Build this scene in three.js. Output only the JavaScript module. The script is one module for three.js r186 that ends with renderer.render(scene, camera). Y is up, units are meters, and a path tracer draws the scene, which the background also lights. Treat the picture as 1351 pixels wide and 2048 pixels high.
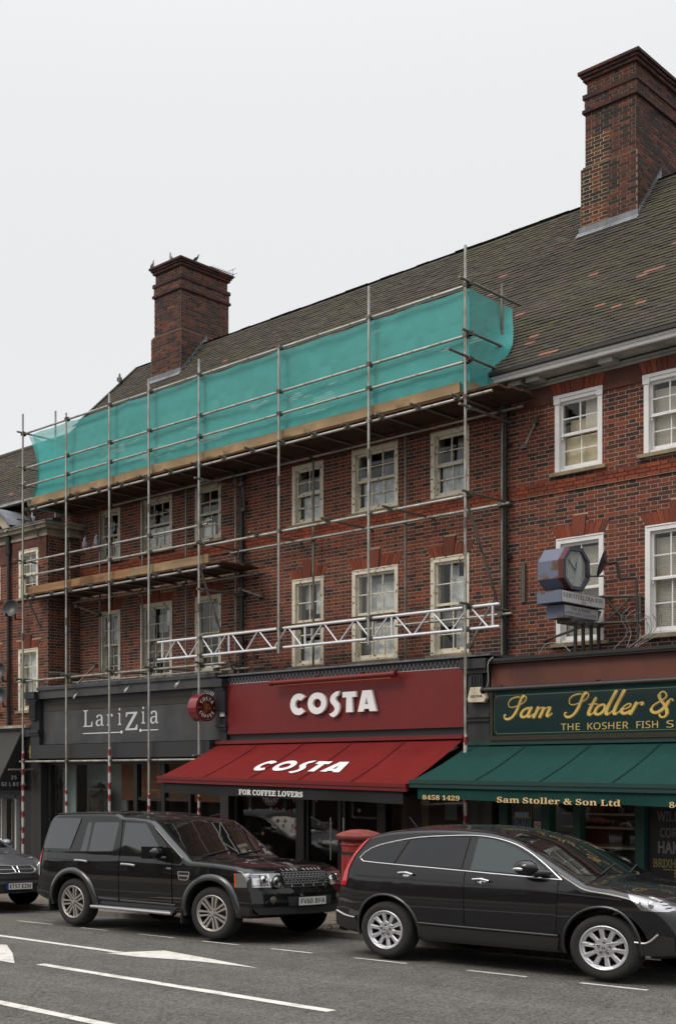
import * as THREE from 'three';
import { mergeGeometries } from 'three/addons/utils/BufferGeometryUtils.js';
import { TessellateModifier } from 'three/addons/modifiers/TessellateModifier.js';
import { Brush, Evaluator, SUBTRACTION } from 'three-bvh-csg';

// ---------- camera, sky, sun, exposure ----------
const scene = new THREE.Scene();
const camera = new THREE.PerspectiveCamera(64.265, 1802 / 3090, 0.1, 600);
camera.position.set(18, 2.1, 17.1);
camera.lookAt(18 - 0.71283, 2.1, 17.1 - 0.70135);
camera.setViewOffset(1802, 3090, 451, 0, 1351, 2048);       // a shifted lens: the horizon stays low in the frame
scene.add(camera);
const renderer = new THREE.WebGLRenderer({ antialias: true });
renderer.setSize(675, 1024);
renderer.toneMapping = THREE.LinearToneMapping;
renderer.toneMappingExposure = 1.1;
renderer.shadowMap.enabled = true;
{
  const W = 256, H = 128, d = new Float32Array(W * H * 4);
  for (let j = 0; j < H; j++) for (let i = 0; i < W; i++) {
    const el = ((j + 0.5) / H - 0.5) * Math.PI, s = Math.max(0, Math.sin(el));
    const L = el < 0 ? 0.5 : 0.745 + 0.09 * Math.max(0, 1 - 2.2 * s) ** 2 + 2.5 * s ** 6;   // overcast: brighter towards the zenith
    const o = (j * W + i) * 4;
    d[o] = L * 0.985; d[o + 1] = L * 1.0; d[o + 2] = L * 1.022; d[o + 3] = 1;
  }
  const sky = new THREE.DataTexture(d, W, H, THREE.RGBAFormat, THREE.FloatType);
  sky.mapping = THREE.EquirectangularReflectionMapping; sky.magFilter = THREE.LinearFilter; sky.needsUpdate = true;
  scene.background = sky; scene.environment = sky;
}
const sun = new THREE.DirectionalLight(0xfff4e6, 1.4);
sun.position.set(-6, 30, 26); sun.target.position.set(4, 3, 2);
sun.shadow.radius = 45; sun.castShadow = true; sun.shadow.mapSize.set(2048, 2048);
Object.assign(sun.shadow.camera, { left: -30, right: 30, top: 30, bottom: -30, near: 1, far: 90 });
scene.add(sun, sun.target);

// ---------- helpers ----------
let seed = 12345;
const rnd = () => { seed = (seed * 1664525 + 1013904223) >>> 0; return seed / 4294967296; };
const rr = (a, b) => a + (b - a) * rnd();
const pick = (a) => a[Math.floor(rnd() * a.length)];
const lerp = (a, b, t) => a + (b - a) * t, clamp = (x, a, b) => Math.min(b, Math.max(a, x));
const hash = (x, y) => { let h = (x * 374761393 + y * 668265263) | 0; h = Math.imul(h ^ (h >>> 13), 1274126177); return ((h ^ (h >>> 16)) >>> 0) / 4294967296; };
function vnoise(x, y, p = 0) {                                        // value noise; p wraps it
  const xi = Math.floor(x), yi = Math.floor(y), fx = x - xi, fy = y - yi, w = (v) => (p ? ((v % p) + p) % p : v);
  const s = fx * fx * (3 - 2 * fx), t = fy * fy * (3 - 2 * fy);
  return lerp(lerp(hash(w(xi), w(yi)), hash(w(xi + 1), w(yi)), s), lerp(hash(w(xi), w(yi + 1)), hash(w(xi + 1), w(yi + 1)), s), t);
}
const fbm = (x, y, p = 0, o = 4) => { let a = 0, k = 0.5, n = 0; for (let i = 0; i < o; i++) { a += k * vnoise(x, y, p); n += k; x *= 2; y *= 2; p *= 2; k *= 0.5; } return a / n; };
function tex(N, fn, srgb = false) {                                   // fn(u, v) -> grey or [r, g, b], 0..1
  const d = new Uint8Array(N * N * 4);
  for (let j = 0; j < N; j++) for (let i = 0; i < N; i++) {
    const c = fn(i / N, j / N), o = (j * N + i) * 4, a = Array.isArray(c) ? c : [c, c, c];
    for (let k = 0; k < 3; k++) d[o + k] = clamp(a[k], 0, 1) * 255;
    d[o + 3] = 255;
  }
  const t = new THREE.DataTexture(d, N, N, THREE.RGBAFormat);
  t.wrapS = t.wrapT = THREE.RepeatWrapping; t.magFilter = THREE.LinearFilter; t.minFilter = THREE.LinearMipmapLinearFilter; t.generateMipmaps = true;
  if (srgb) t.colorSpace = THREE.SRGBColorSpace;
  t.needsUpdate = true;
  return t;
}
function rep(t, x, y = x) { const c = t.clone(); c.repeat.set(x, y); c.needsUpdate = true; return c; }
function canvasTex(w, h, draw) {
  const c = document.createElement('canvas'); c.width = w; c.height = h;
  draw(c.getContext('2d'), w, h);
  const t = new THREE.CanvasTexture(c); t.colorSpace = THREE.SRGBColorSpace; t.magFilter = THREE.LinearFilter; return t;
}
const M = (c, rough = 0.8, o = {}) => new THREE.MeshStandardMaterial({ color: new THREE.Color().setRGB(...c), roughness: rough, ...o });
const MP = (c, rough = 0.8, o = {}) => new THREE.MeshPhysicalMaterial({ color: new THREE.Color().setRGB(...c), roughness: rough, ...o });

const used = {};
function numbered(n) { const k = (used[n] = (used[n] ?? -1) + 1); return k ? n + '_' + String(k).padStart(3, '0') : n; }
const OFF = new WeakMap();
function tag(o, label, category, group) { Object.assign(o.userData, { label, category }); if (group) o.userData.group = group; return o; }
function thing(name, label, category, p = [0, 0, 0], group) {
  const o = new THREE.Group(); o.name = numbered(name); o.position.set(...p); scene.add(o); OFF.set(o, p);
  return tag(o, label, category, group);
}
const V = (x, y, z) => new THREE.Vector3(x, y, z);
function norm(g) { g = g.index ? g.toNonIndexed() : g; for (const k of Object.keys(g.attributes)) if (!['position', 'normal', 'uv', 'color'].includes(k)) g.deleteAttribute(k); if (!g.attributes.normal) g.computeVertexNormals(); return g; }
function bxuv(g) {                                                    // uv in metres, projected along each face's main axis
  const p = g.attributes.position, n = g.attributes.normal, uv = new Float32Array(p.count * 2);
  for (let i = 0; i < p.count; i++) {
    const ax = Math.abs(n.getX(i)), ay = Math.abs(n.getY(i)), az = Math.abs(n.getZ(i));
    const a = ax > ay && ax > az ? [p.getZ(i), p.getY(i)] : ay > az ? [p.getX(i), p.getZ(i)] : [p.getX(i), p.getY(i)];
    uv[i * 2] = a[0]; uv[i * 2 + 1] = a[1];
  }
  g.setAttribute('uv', new THREE.BufferAttribute(uv, 2)); return g;
}
const G = (...gs) => { const l = gs.flat().filter(Boolean).map((g) => norm(g)); return bxuv(l.length > 1 ? mergeGeometries(l.map((g) => { if (!g.attributes.uv) bxuv(g); return g; })) : l[0].clone()); };
function part(parent, name, geos, mat, keepUv = false) {              // geometry in world metres; the thing's own place is taken off
  let g = keepUv ? norm([].concat(geos)[0]).clone() : G([].concat(geos));
  const off = OFF.get(parent) ?? [0, 0, 0];
  g.translate(-off[0], -off[1], -off[2]);
  const m = new THREE.Mesh(g, mat); m.name = name; m.castShadow = m.receiveShadow = true;
  parent.add(m); OFF.set(m, off); return m;
}
function solo(name, label, category, geos, mat, group) { const m = part(scene, numbered(name), geos, mat); return tag(m, label, category, group); }
function struct(name, geos, mat, parent = scene) { const m = part(parent, parent === scene ? numbered(name) : name, geos, mat); if (parent === scene) m.userData.kind = 'structure'; return m; }
const box = (x0, x1, y0, y1, z0, z1) => new THREE.BoxGeometry(x1 - x0, y1 - y0, z1 - z0).translate((x0 + x1) / 2, (y0 + y1) / 2, (z0 + z1) / 2);
function cyl(p, q, r, seg = 10, r2 = r, open = false) {
  const a = V(...p), b = V(...q), d = b.clone().sub(a), g = new THREE.CylinderGeometry(r2, r, d.length(), seg, 1, open);
  g.applyQuaternion(new THREE.Quaternion().setFromUnitVectors(V(0, 1, 0), d.clone().normalize()));
  return g.translate(...a.add(b).multiplyScalar(0.5).toArray());
}
const shp = (pts, holes = []) => { const s = new THREE.Shape(pts.map((p) => new THREE.Vector2(...p))); for (const h of holes) s.holes.push(new THREE.Path(h.map((p) => new THREE.Vector2(...p)))); return s; };
const ext = (s, z0, z1, bevel = 0) => new THREE.ExtrudeGeometry(s, { depth: z1 - z0 - 2 * bevel, bevelEnabled: bevel > 0, bevelThickness: bevel, bevelSize: bevel, bevelSegments: 1, curveSegments: 20 }).translate(0, 0, z0 + bevel);
const prismZ = (pts, z0, z1) => ext(shp(pts), z0, z1);                                            // pts are (x, y)
const prismX = (pts, x0, x1) => ext(shp(pts.map(([z, y]) => [-z, y])), x0, x1).rotateY(Math.PI / 2); // pts are (z, y)
const tube = (pts, r, seg = 24, rad = 6) => new THREE.TubeGeometry(new THREE.CatmullRomCurve3(pts.map((p) => V(...p))), seg, r, rad);
function panelTex(x0, x1, y0, y1, z) { return new THREE.PlaneGeometry(x1 - x0, y1 - y0).translate((x0 + x1) / 2, (y0 + y1) / 2, z); }
function panelTexX(z0, z1, y0, y1, x) { return new THREE.PlaneGeometry(z0 - z1, y1 - y0).rotateY(Math.PI / 2).translate(x, (y0 + y1) / 2, (z0 + z1) / 2); } // z0 (near) > z1
const groundY = (x) => 0.0243 * (x - 9.3);                             // the street falls gently to the left
const roadY = (x, z) => groundY(x) - 0.04 * Math.max(0, 6.3 - z);

// ---------- textures and materials ----------
const tGrain = tex(256, (u, v) => 0.72 + 0.28 * (0.6 * vnoise(u * 128, v * 128, 128) + 0.4 * fbm(u * 8, v * 8, 8)));
const tBump = tex(256, (u, v) => 0.5 * vnoise(u * 64, v * 64, 64) + 0.5 * vnoise(u * 128, v * 128, 128));
const tWorn = tex(512, (u, v) => { const n = 0.5 * fbm(u * 9, v * 9, 9, 4) + 0.5 * vnoise(u * 150, v * 150, 150), t = clamp((n - 0.60) * 9, 0, 1); return lerp(0.95 - 0.2 * (fbm(u * 5, v * 5, 5) - 0.4), 0.36, t); });
const tPatch = tex(256, (u, v) => { const n = fbm(u * 6, v * 6, 6, 5); return 0.62 + 0.38 * clamp((n - 0.3) * 2.4, 0, 1); });
const tOldPaint = tex(512, (u, v) => {                                 // flaking cream paint over grey-brown wood
  const n = 0.7 * fbm(u * 11, v * 11, 11, 5) + 0.3 * fbm(u * 40, v * 16 + 3, 40, 3);
  const t = clamp((n - 0.63) * 20, 0, 1), g = fbm(u * 4, v * 4, 4, 3);
  const p = [0.92 - 0.1 * g, 0.9 - 0.12 * g, 0.84 - 0.16 * g], w = [0.42, 0.32, 0.2];
  return p.map((c, i) => lerp(c, w[i], t));
}, true);
const tNewPaint = tex(256, (u, v) => { const n = fbm(u * 10, v * 10, 10, 4), t = clamp((n - 0.5) * 2, 0, 1); return [0.93 - 0.06 * t, 0.925 - 0.065 * t, 0.915 - 0.075 * t]; }, true);
const tWood = tex(512, (u, v) => {
  const n = fbm(u * 3 + 8, v * 40, 0, 4), k = fbm(u * 5, v * 5, 5, 4), s = clamp((fbm(u * 9, v * 9 + 4, 9) - 0.6) * 6, 0, 1);
  const b = 0.72 + 0.22 * n - 0.25 * k;
  return [b * 0.86 - 0.18 * s, b * 0.74 - 0.17 * s, b * 0.56 - 0.14 * s];
}, true);
const tAsph = tex(1024, (u, v) => {
  const a = vnoise(u * 512, v * 512, 512), b = vnoise(u * 256, v * 256, 256), c = fbm(u * 5, v * 5, 5, 4);
  const chip = a > 0.88 ? 0.28 : 0, pit = b < 0.14 ? -0.2 : 0;
  const crack = Math.abs(fbm(u * 4, v * 4, 4, 5) - 0.5) < 0.0022 ? -0.25 : 0;
  const e = vnoise(u * 110, v * 110, 110), e2 = vnoise(u * 52 + 9, v * 52, 52); const x = 0.45 + 0.46 * (e - 0.5) + 0.16 * (e2 - 0.5) + 0.26 * (a - 0.5) + 0.26 * (b - 0.5) + 0.25 * (c - 0.5) + chip + pit + crack;
  return [x * 1.01, x, x * 0.975];
});
const tAsphB = tex(512, (u, v) => 0.5 * vnoise(u * 256, v * 256, 256) + 0.5 * vnoise(u * 128, v * 128, 128));
const tLead = tex(256, (u, v) => { const n = fbm(u * 6, v * 6, 6, 5), m = fbm(u * 24, v * 4, 24, 3); return 0.6 + 0.5 * (n - 0.4) + 0.3 * (m - 0.5); });
const tMoss = tex(256, (u, v) => { const n = fbm(u * 7, v * 7, 7, 5); return clamp((n - 0.45) * 4, 0, 1) > 0.5 ? [0.42, 0.43, 0.2] : [0.4, 0.37, 0.33]; }, true);
const tCloth = tex(256, (u, v) => { const w = 0.5 + 0.5 * Math.sin(u * 256 * Math.PI) * Math.sin(v * 256 * Math.PI), s = fbm(u * 3, v * 3, 3, 4); const dot = vnoise(u * 70, v * 70, 70) > 0.975 ? 0.5 : 0, str = vnoise(u * 40, v * 2, 40); return 0.74 + 0.08 * w + 0.26 * (s - 0.5) + 0.12 * (str - 0.5) + dot; });
const tRust = tex(256, (u, v) => { const n = fbm(u * 5, v * 5, 5, 5), t = clamp((n - 0.53) * 9, 0, 1); return [lerp(0.44, 0.40, t), lerp(0.47, 0.29, t), lerp(0.55, 0.19, t)]; }, true);
const tNet = tex(512, (u, v) => { const row = 0.5 + 0.5 * Math.sin(v * 2 * Math.PI * 24 + 2 * fbm(u * 6, v * 6, 6)), col = vnoise(u * 180, v * 30, 0), s = fbm(u * 4, v * 3, 4, 4); return 0.74 + 0.10 * row + 0.08 * (col - 0.5) + 0.22 * (s - 0.5); });
const tGrille = tex(128, (u, v) => { const a = Math.abs(((u * 8) % 1) - 0.5), b = Math.abs(((v * 8 + (Math.floor(u * 8) % 2) * 0.5) % 1) - 0.5); return a > 0.4 || b > 0.38 ? 0.8 : 0.05; });
const tPole = tex(256, (u, v) => { const n = fbm(u * 10, v * 10, 10, 4), s = clamp((fbm(u * 30, v * 6, 30, 3) - 0.62) * 8, 0, 1); return [0.74 + 0.3 * (n - 0.5) - 0.18 * s, 0.74 + 0.3 * (n - 0.5) - 0.24 * s, 0.72 + 0.3 * (n - 0.5) - 0.3 * s]; }, true);
const tPlaster = tex(256, (u, v) => 0.7 + 0.45 * (fbm(u * 8, v * 8, 8, 5) - 0.4));

const bump = (t, s, rx = 1, ry = rx) => ({ bumpMap: rep(t, rx, ry), bumpScale: s });
const mat = {
  mortar: M([0.42, 0.335, 0.255], 0.95, { map: rep(tGrain, 3) }),
  mortarSoot: M([0.36, 0.29, 0.21], 0.95, { map: rep(tGrain, 3) }),
  mortarNew: M([0.50, 0.43, 0.26], 0.95, { map: rep(tGrain, 3) }),
  frieze: M([0.13, 0.048, 0.032], 0.9, { map: rep(tPatch, 0.7), ...bump(tBump, 0.003, 2) }),
  oldPaint: M([0.92, 0.92, 0.92], 0.75, { map: rep(tOldPaint, 1.7), ...bump(tBump, 0.002, 1) }),
  greyPaint: M([0.66, 0.67, 0.67], 0.75, { map: rep(tOldPaint, 1.1), ...bump(tBump, 0.002, 1) }),
  newPaint: M([0.86, 0.86, 0.86], 0.55, { map: rep(tNewPaint, 1.2) }),
  sillStone: M([0.30, 0.24, 0.15], 0.9, { map: rep(tPatch, 1.5), ...bump(tBump, 0.003, 2) }),
  soffit: M([0.40, 0.40, 0.36], 0.8, { map: rep(tPatch, 0.9) }),
  lead: M([0.26, 0.27, 0.30], 0.6, { map: rep(tLead, 1), metalness: 0.25 }),
  stone: M([0.40, 0.36, 0.27], 0.9, { map: rep(tPatch, 0.8), ...bump(tBump, 0.004, 2) }),
  blackIron: M([0.018, 0.017, 0.016], 0.5, { map: rep(tGrain, 2) }),
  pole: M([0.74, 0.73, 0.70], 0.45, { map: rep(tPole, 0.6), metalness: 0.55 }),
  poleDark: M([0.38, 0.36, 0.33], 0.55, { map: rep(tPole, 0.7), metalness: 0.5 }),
  alu: M([0.78, 0.79, 0.82], 0.4, { metalness: 0.35, map: rep(tGrain, 1) }),
  coupler: M([0.13, 0.12, 0.10], 0.6, { metalness: 0.5, map: rep(tGrain, 5) }),
  yellowCap: M([0.65, 0.42, 0.04], 0.6),
  board: M([0.78, 0.74, 0.70], 0.9, { map: rep(tWood, 0.5) }),
  boardPink: M([0.80, 0.58, 0.46], 0.9, { map: rep(tWood, 0.4) }),
  boardDark: M([0.17, 0.11, 0.085], 0.95, { map: rep(tWood, 0.5) }),
  glass: MP([0.9, 0.93, 0.92], 0.03, { transmission: 1, thickness: 0, ior: 1.52 }),
  shopGlass: MP([0.80, 0.84, 0.83], 0.02, { transmission: 1, thickness: 0, ior: 1.52 }),
  dark: M([0.02, 0.02, 0.02], 0.9),
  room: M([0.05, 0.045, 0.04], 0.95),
  white: M([0.75, 0.75, 0.74], 0.7),
  paper: M([0.82, 0.82, 0.80], 0.9, { map: rep(tPatch, 2) }),
  cream: M([0.82, 0.66, 0.40], 0.85, { map: rep(tPatch, 1) }),
  blind: M([0.78, 0.71, 0.60], 0.8),
  shopGrey: M([0.070, 0.071, 0.074], 0.6, { map: rep(tPlaster, 0.6), ...bump(tBump, 0.002, 1) }),
  shopDark: M([0.026, 0.026, 0.027], 0.5, { map: rep(tGrain, 1) }),
  shopBlack: M([0.010, 0.010, 0.010], 0.4),
  costaRed: M([0.165, 0.0085, 0.0085], 0.45, { map: rep(tGrain, 0.3) }),
  costaCloth: MP([0.185, 0.015, 0.014], 0.9, { specularIntensity: 0.3, map: rep(tCloth, 0.8) }),
  greenCloth: MP([0.013, 0.060, 0.051], 0.9, { specularIntensity: 0.3, map: rep(tCloth, 0.8) }),
  greenDark: M([0.006, 0.038, 0.032], 0.5),
  blackCloth: M([0.012, 0.012, 0.013], 0.9, { map: rep(tCloth, 0.8) }),
  brownPanel: M([0.125, 0.034, 0.018], 0.6, { map: rep(tPatch, 0.35) }),
  gold: M([0.65, 0.48, 0.17], 0.5),
  letterWhite: M([0.80, 0.80, 0.80], 0.5),
  net: M([0.085, 0.52, 0.49], 0.9, { transparent: true, opacity: 0.68, side: THREE.DoubleSide, map: rep(tNet, 1.1, 1.1) }),
  asphalt: M([0.215, 0.203, 0.188], 0.93, { map: rep(tAsph, 0.55), ...bump(tAsphB, 0.012, 0.9) }),
  roadPaint: M([0.62, 0.60, 0.55], 0.9, { map: rep(tWorn, 1), ...bump(tAsphB, 0.004, 0.9) }),
  paving: M([0.26, 0.21, 0.165], 0.95, { map: rep(tPlaster, 1.2), ...bump(tBump, 0.003, 2) }),
  kerb: M([0.20, 0.18, 0.155], 0.95, { map: rep(tPlaster, 1.5), ...bump(tBump, 0.004, 2) }),
  postRed: MP([0.30, 0.014, 0.012], 0.4, { clearcoat: 0.4, clearcoatRoughness: 0.2, map: rep(tGrain, 1.5) }),
  blueTin: M([0.72, 0.72, 0.72], 0.65, { map: rep(tRust, 1.3) }),
  clockRed: M([0.075, 0.009, 0.009], 0.5),
  clockBlue: M([0.075, 0.082, 0.115], 0.5),
  wire: M([0.30, 0.30, 0.29], 0.7),
  tyre: M([0.016, 0.016, 0.016], 0.9, bump(tBump, 0.002, 6)),
  rubber: M([0.012, 0.012, 0.012], 0.75),
  rim: M([0.62, 0.62, 0.64], 0.32, { metalness: 0.75 }),
  rimDull: M([0.44, 0.41, 0.37], 0.4, { metalness: 0.7 }),
  chrome: M([0.80, 0.80, 0.80], 0.12, { metalness: 1 }),
  grilleGrey: M([0.22, 0.22, 0.22], 0.45, { metalness: 0.6 }),
  satin: M([0.50, 0.50, 0.51], 0.35, { metalness: 0.8 }),
  paintBlack: MP([0.0085, 0.0082, 0.0095], 0.5, { specularIntensity: 0.15, clearcoat: 1, clearcoatRoughness: 0.03 }),
  paintJet: MP([0.0055, 0.0055, 0.0055], 0.5, { specularIntensity: 0.1, clearcoat: 1, clearcoatRoughness: 0.03 }),
  paintSilver: MP([0.13, 0.135, 0.15], 0.38, { metalness: 0.55, clearcoat: 1, clearcoatRoughness: 0.04 }),
  archGrey: MP([0.014, 0.014, 0.015], 0.3, { clearcoat: 1, clearcoatRoughness: 0.12 }),
  carGlass: MP([0.006, 0.007, 0.007], 0.02, { ior: 2.0 }),
  carGlassLight: MP([0.028, 0.038, 0.039], 0.02, { ior: 1.75 }),
  carGlassDark: MP([0.006, 0.006, 0.007], 0.02, { ior: 1.6 }),
  tailRed: MP([0.45, 0.008, 0.012], 0.1, { clearcoat: 1, clearcoatRoughness: 0.02 }),
  amber: MP([0.55, 0.12, 0.015], 0.15, { clearcoat: 1 }),
  lampSilver: M([0.72, 0.73, 0.75], 0.15, { metalness: 0.9 }),
  lampInner: M([0.34, 0.34, 0.35], 0.28, { metalness: 0.85 }),
  lampLens: MP([0.95, 0.95, 0.95], 0.02, { transmission: 1, thickness: 0, ior: 1.5 }),
};
// ---------- ground, road, pavement ----------
const tilt = (g) => { const p = g.attributes.position; for (let i = 0; i < p.count; i++) p.setY(i, p.getY(i) + groundY(p.getX(i))); g.computeVertexNormals(); return g; };
{
  const g = new THREE.PlaneGeometry(700, 700, 40, 40).rotateX(-Math.PI / 2).translate(0, -0.45, 0);
  struct('ground', tilt(g), M([0.10, 0.095, 0.085], 0.95, { map: rep(tPlaster, 0.2) }));
}
const road = new THREE.Group(); road.name = 'road'; road.userData.kind = 'structure'; scene.add(road);
{
  const zs = [4.45, 5, 5.6, 6.3, 7, 9, 12, 14.4], pos = [], idx = [], xs = []; for (let x = -60; x <= 70; x += 2) xs.push(x);
  xs.forEach((x) => zs.forEach((z) => pos.push(x, roadY(x, z), z)));
  for (let i = 0; i < xs.length - 1; i++) for (let j = 0; j < zs.length - 1; j++) { const a = i * zs.length + j, b = a + zs.length; idx.push(a, a + 1, b, b, a + 1, b + 1); }
  const g = new THREE.BufferGeometry(); g.setAttribute('position', new THREE.Float32BufferAttribute(pos, 3)); g.setIndex(idx); g.computeVertexNormals();
  struct('carriageway', g, mat.asphalt, road);
  const flat = (pts, name) => {                                         // thin painted sheet 4 mm above the road; pts are (x, z)
    const s = shp(pts.map(([x, z]) => [x, -z])), e = new TessellateModifier(0.4, 5).modify(new THREE.ShapeGeometry(s)); e.rotateX(-Math.PI / 2);
    const p = e.attributes.position; for (let i = 0; i < p.count; i++) p.setY(i, roadY(p.getX(i), p.getZ(i)) + 0.005);
    e.computeVertexNormals(); struct(name, e, mat.roadPaint, road);
  };
  const band = (x0, z0, x1, z1, w, name) => { const dx = x1 - x0, dz = z1 - z0, l = Math.hypot(dx, dz), nx = (-dz / l) * w / 2, nz = (dx / l) * w / 2, n = Math.max(2, Math.round(l / 0.22)), a = [], b = [];
    for (let i = 0; i <= n; i++) { const t = i / n, j = rr(-0.006, 0.006), k = rr(-0.006, 0.006); a.push([x0 + dx * t + nx + j, z0 + dz * t + nz + j]); b.unshift([x0 + dx * t - nx + k, z0 + dz * t - nz + k]); }
    flat([...a, ...b], name); };
  for (const [a, b] of [[-0.2, 0.5], [1.1, 1.8], [2.33, 3.24], [3.94, 4.56], [5.23, 5.96], [6.53, 7.19], [7.76, 8.43], [9.08, 9.82], [10.62, 11.33], [11.93, 12.62], [13.3, 13.95]]) band(a, 6.15 + 0.019 * (a - 3), b, 6.15 + 0.019 * (b - 3), 0.062, 'bay_dash');
  band(-6, 7.05, 6.62, 7.63, 0.10, 'lane_line'); band(6.66, 8.86, 11.1, 9.03, 0.12, 'lane_line'); band(-4, 10.2, 10.9, 10.72, 0.12, 'lane_line'); band(13.2, 9.1, 17.5, 9.25, 0.12, 'lane_line');
  flat([[6.5, 7.78], [6.63, 7.55], [6.87, 7.18], [7.84, 7.35], [8.8, 7.55], [7.92, 7.58], [7.43, 7.67], [7.07, 7.76]], 'turn_arrow');
  flat([[3.2, 8.0], [4.74, 8.1], [4.82, 8.05], [5.6, 8.5], [6.36, 9.0], [6.04, 8.98], [3.0, 8.5]], 'turn_arrow');
}
const pavement = new THREE.Group(); pavement.name = 'pavement'; pavement.userData.kind = 'structure'; scene.add(pavement);
{
  struct('pavement_base', tilt(new THREE.BoxGeometry(130, 0.5, 4.6, 60, 1, 1).translate(5, -0.262, 1.97)), mat.paving, pavement);
  const variants = [0.9, 1.05, 1.2, 0.8].map((k) => M([0.26 * k, 0.205 * k, 0.16 * k], 0.95, { map: rep(tPlaster, 0.8 + k), ...bump(tBump, 0.003, 2) }));
  const slab = G(new THREE.BoxGeometry(0.592, 0.05, 0.442));
  for (let i = 0; i < 16; i++) for (let j = 0; j < 6; j++) {
    const x = 0.6 + i * 0.6 + (j % 2) * 0.3, z = 4.05 - j * 0.45;
    const m = new THREE.Mesh(slab, pick(variants)); m.name = 'paving_slab'; m.position.set(x, groundY(x) - 0.018 + rr(-0.002, 0.003), z); m.rotation.z = 0.0243; pavement.add(m);
  }
  const kerb = new THREE.Group(); kerb.name = 'kerb'; kerb.userData.kind = 'structure'; scene.add(kerb);
  const ks = bxuv(norm(new THREE.BoxGeometry(0.89, 0.34, 0.15, 1, 1, 1)));
  for (let i = 0; i < 40; i++) { const x = -14 + i * 0.9; const m = new THREE.Mesh(ks, mat.kerb); m.name = 'kerb_stone'; m.position.set(x, groundY(x) - 0.164 + rr(-0.004, 0.004), 4.36 + rr(-0.005, 0.005)); m.rotation.z = 0.0243; kerb.add(m); }
  const far = struct('far_pavement', tilt(new THREE.BoxGeometry(130, 0.5, 8, 60, 1, 1).translate(5, -0.24, 18.4)), mat.paving);
}

// ---------- bricks ----------
const BRICK = [[0.325, 0.072, 0.029], [0.275, 0.062, 0.028], [0.235, 0.056, 0.028], [0.195, 0.050, 0.028], [0.158, 0.045, 0.028], [0.124, 0.040, 0.028], [0.088, 0.034, 0.027], [0.058, 0.029, 0.025], [0.043, 0.026, 0.022], [0.145, 0.078, 0.040]];
const brickMats = BRICK.flatMap((c) => [0.88, 1.1].map((k) => M(c.map((x) => x * k), 0.92, { map: rep(tGrain, 1.3 * k, 0.6), ...bump(tBump, 0.004, 1.5, 0.6) })));
const brickField = M([1, 1, 1], 0.92, { vertexColors: true, map: rep(tGrain, 5), ...bump(tBump, 0.004, 7) });
const tileField = M([1, 1, 1], 0.92, { vertexColors: true, map: rep(tGrain, 5), ...bump(tBump, 0.004, 5) });
const unit = norm(new THREE.BoxGeometry(1, 1, 1));
function tone(header, soot) {
  const r = rnd();
  if (r < soot) return pick([6, 7, 7, 8, 5]);
  if (header) return rnd() < 0.24 ? pick([7, 7, 8, 6]) : pick([2, 3, 3, 4, 4, 5]);
  return rnd() < 0.10 ? pick([6, 7]) : pick([1, 2, 2, 3, 3, 3, 4, 4, 5]);
}
const COURSE = 0.0634;
function brickFace(out, o) {
  const rows = Math.round((o.y1 - o.y0) / COURSE), h = (o.y1 - o.y0) / rows;
  for (let r = 0; r < rows; r++) {
    const y = o.y0 + (r + 0.5) * h, shift = (Math.round(y / COURSE) % 2) * 0.169;
    let spans = [[o.a0, o.a1]];
    for (const q of o.openings ?? []) {
      if (y < q.y0 || y > q.y1) continue;
      const sp = (q.splay ?? 0) * (y - q.y0) / (q.y1 - q.y0), b0 = q.x0 - sp, b1 = q.x1 + sp;
      spans = spans.flatMap(([a, b]) => (b1 <= a || b0 >= b ? [[a, b]] : [[a, b0], [b1, b]].filter(([c, d]) => d - c > 0.02)));
    }
    for (const [s0, s1] of spans) {
      let x = Math.floor((s0 - shift) / 0.3375) * 0.3375 + shift;
      for (let k = 0; x < s1; k++) {
        const header = k % 2 === 1, L = header ? 0.1125 : 0.225, a = Math.max(x, s0), b = Math.min(x + L, s1); x += L;
        if (b - a < 0.03) continue;
        const yy = y - 0, soot = o.soot ? o.soot((a + b) / 2, yy) : 0.03;
        const force = o.force && o.force(yy);
        out.push({ axis: o.axis ?? 'z', plane: o.plane + (o.proud ?? 0), a: (a + b) / 2, y: yy, w: b - a - 0.0115, h: h - 0.0112, c: force ? pick(force) : tone(header && b - a < 0.12, soot), d: rr(0.0025, 0.006), deep: (o.proud ?? 0) + 0.02 });
      }
    }
  }
}
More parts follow.
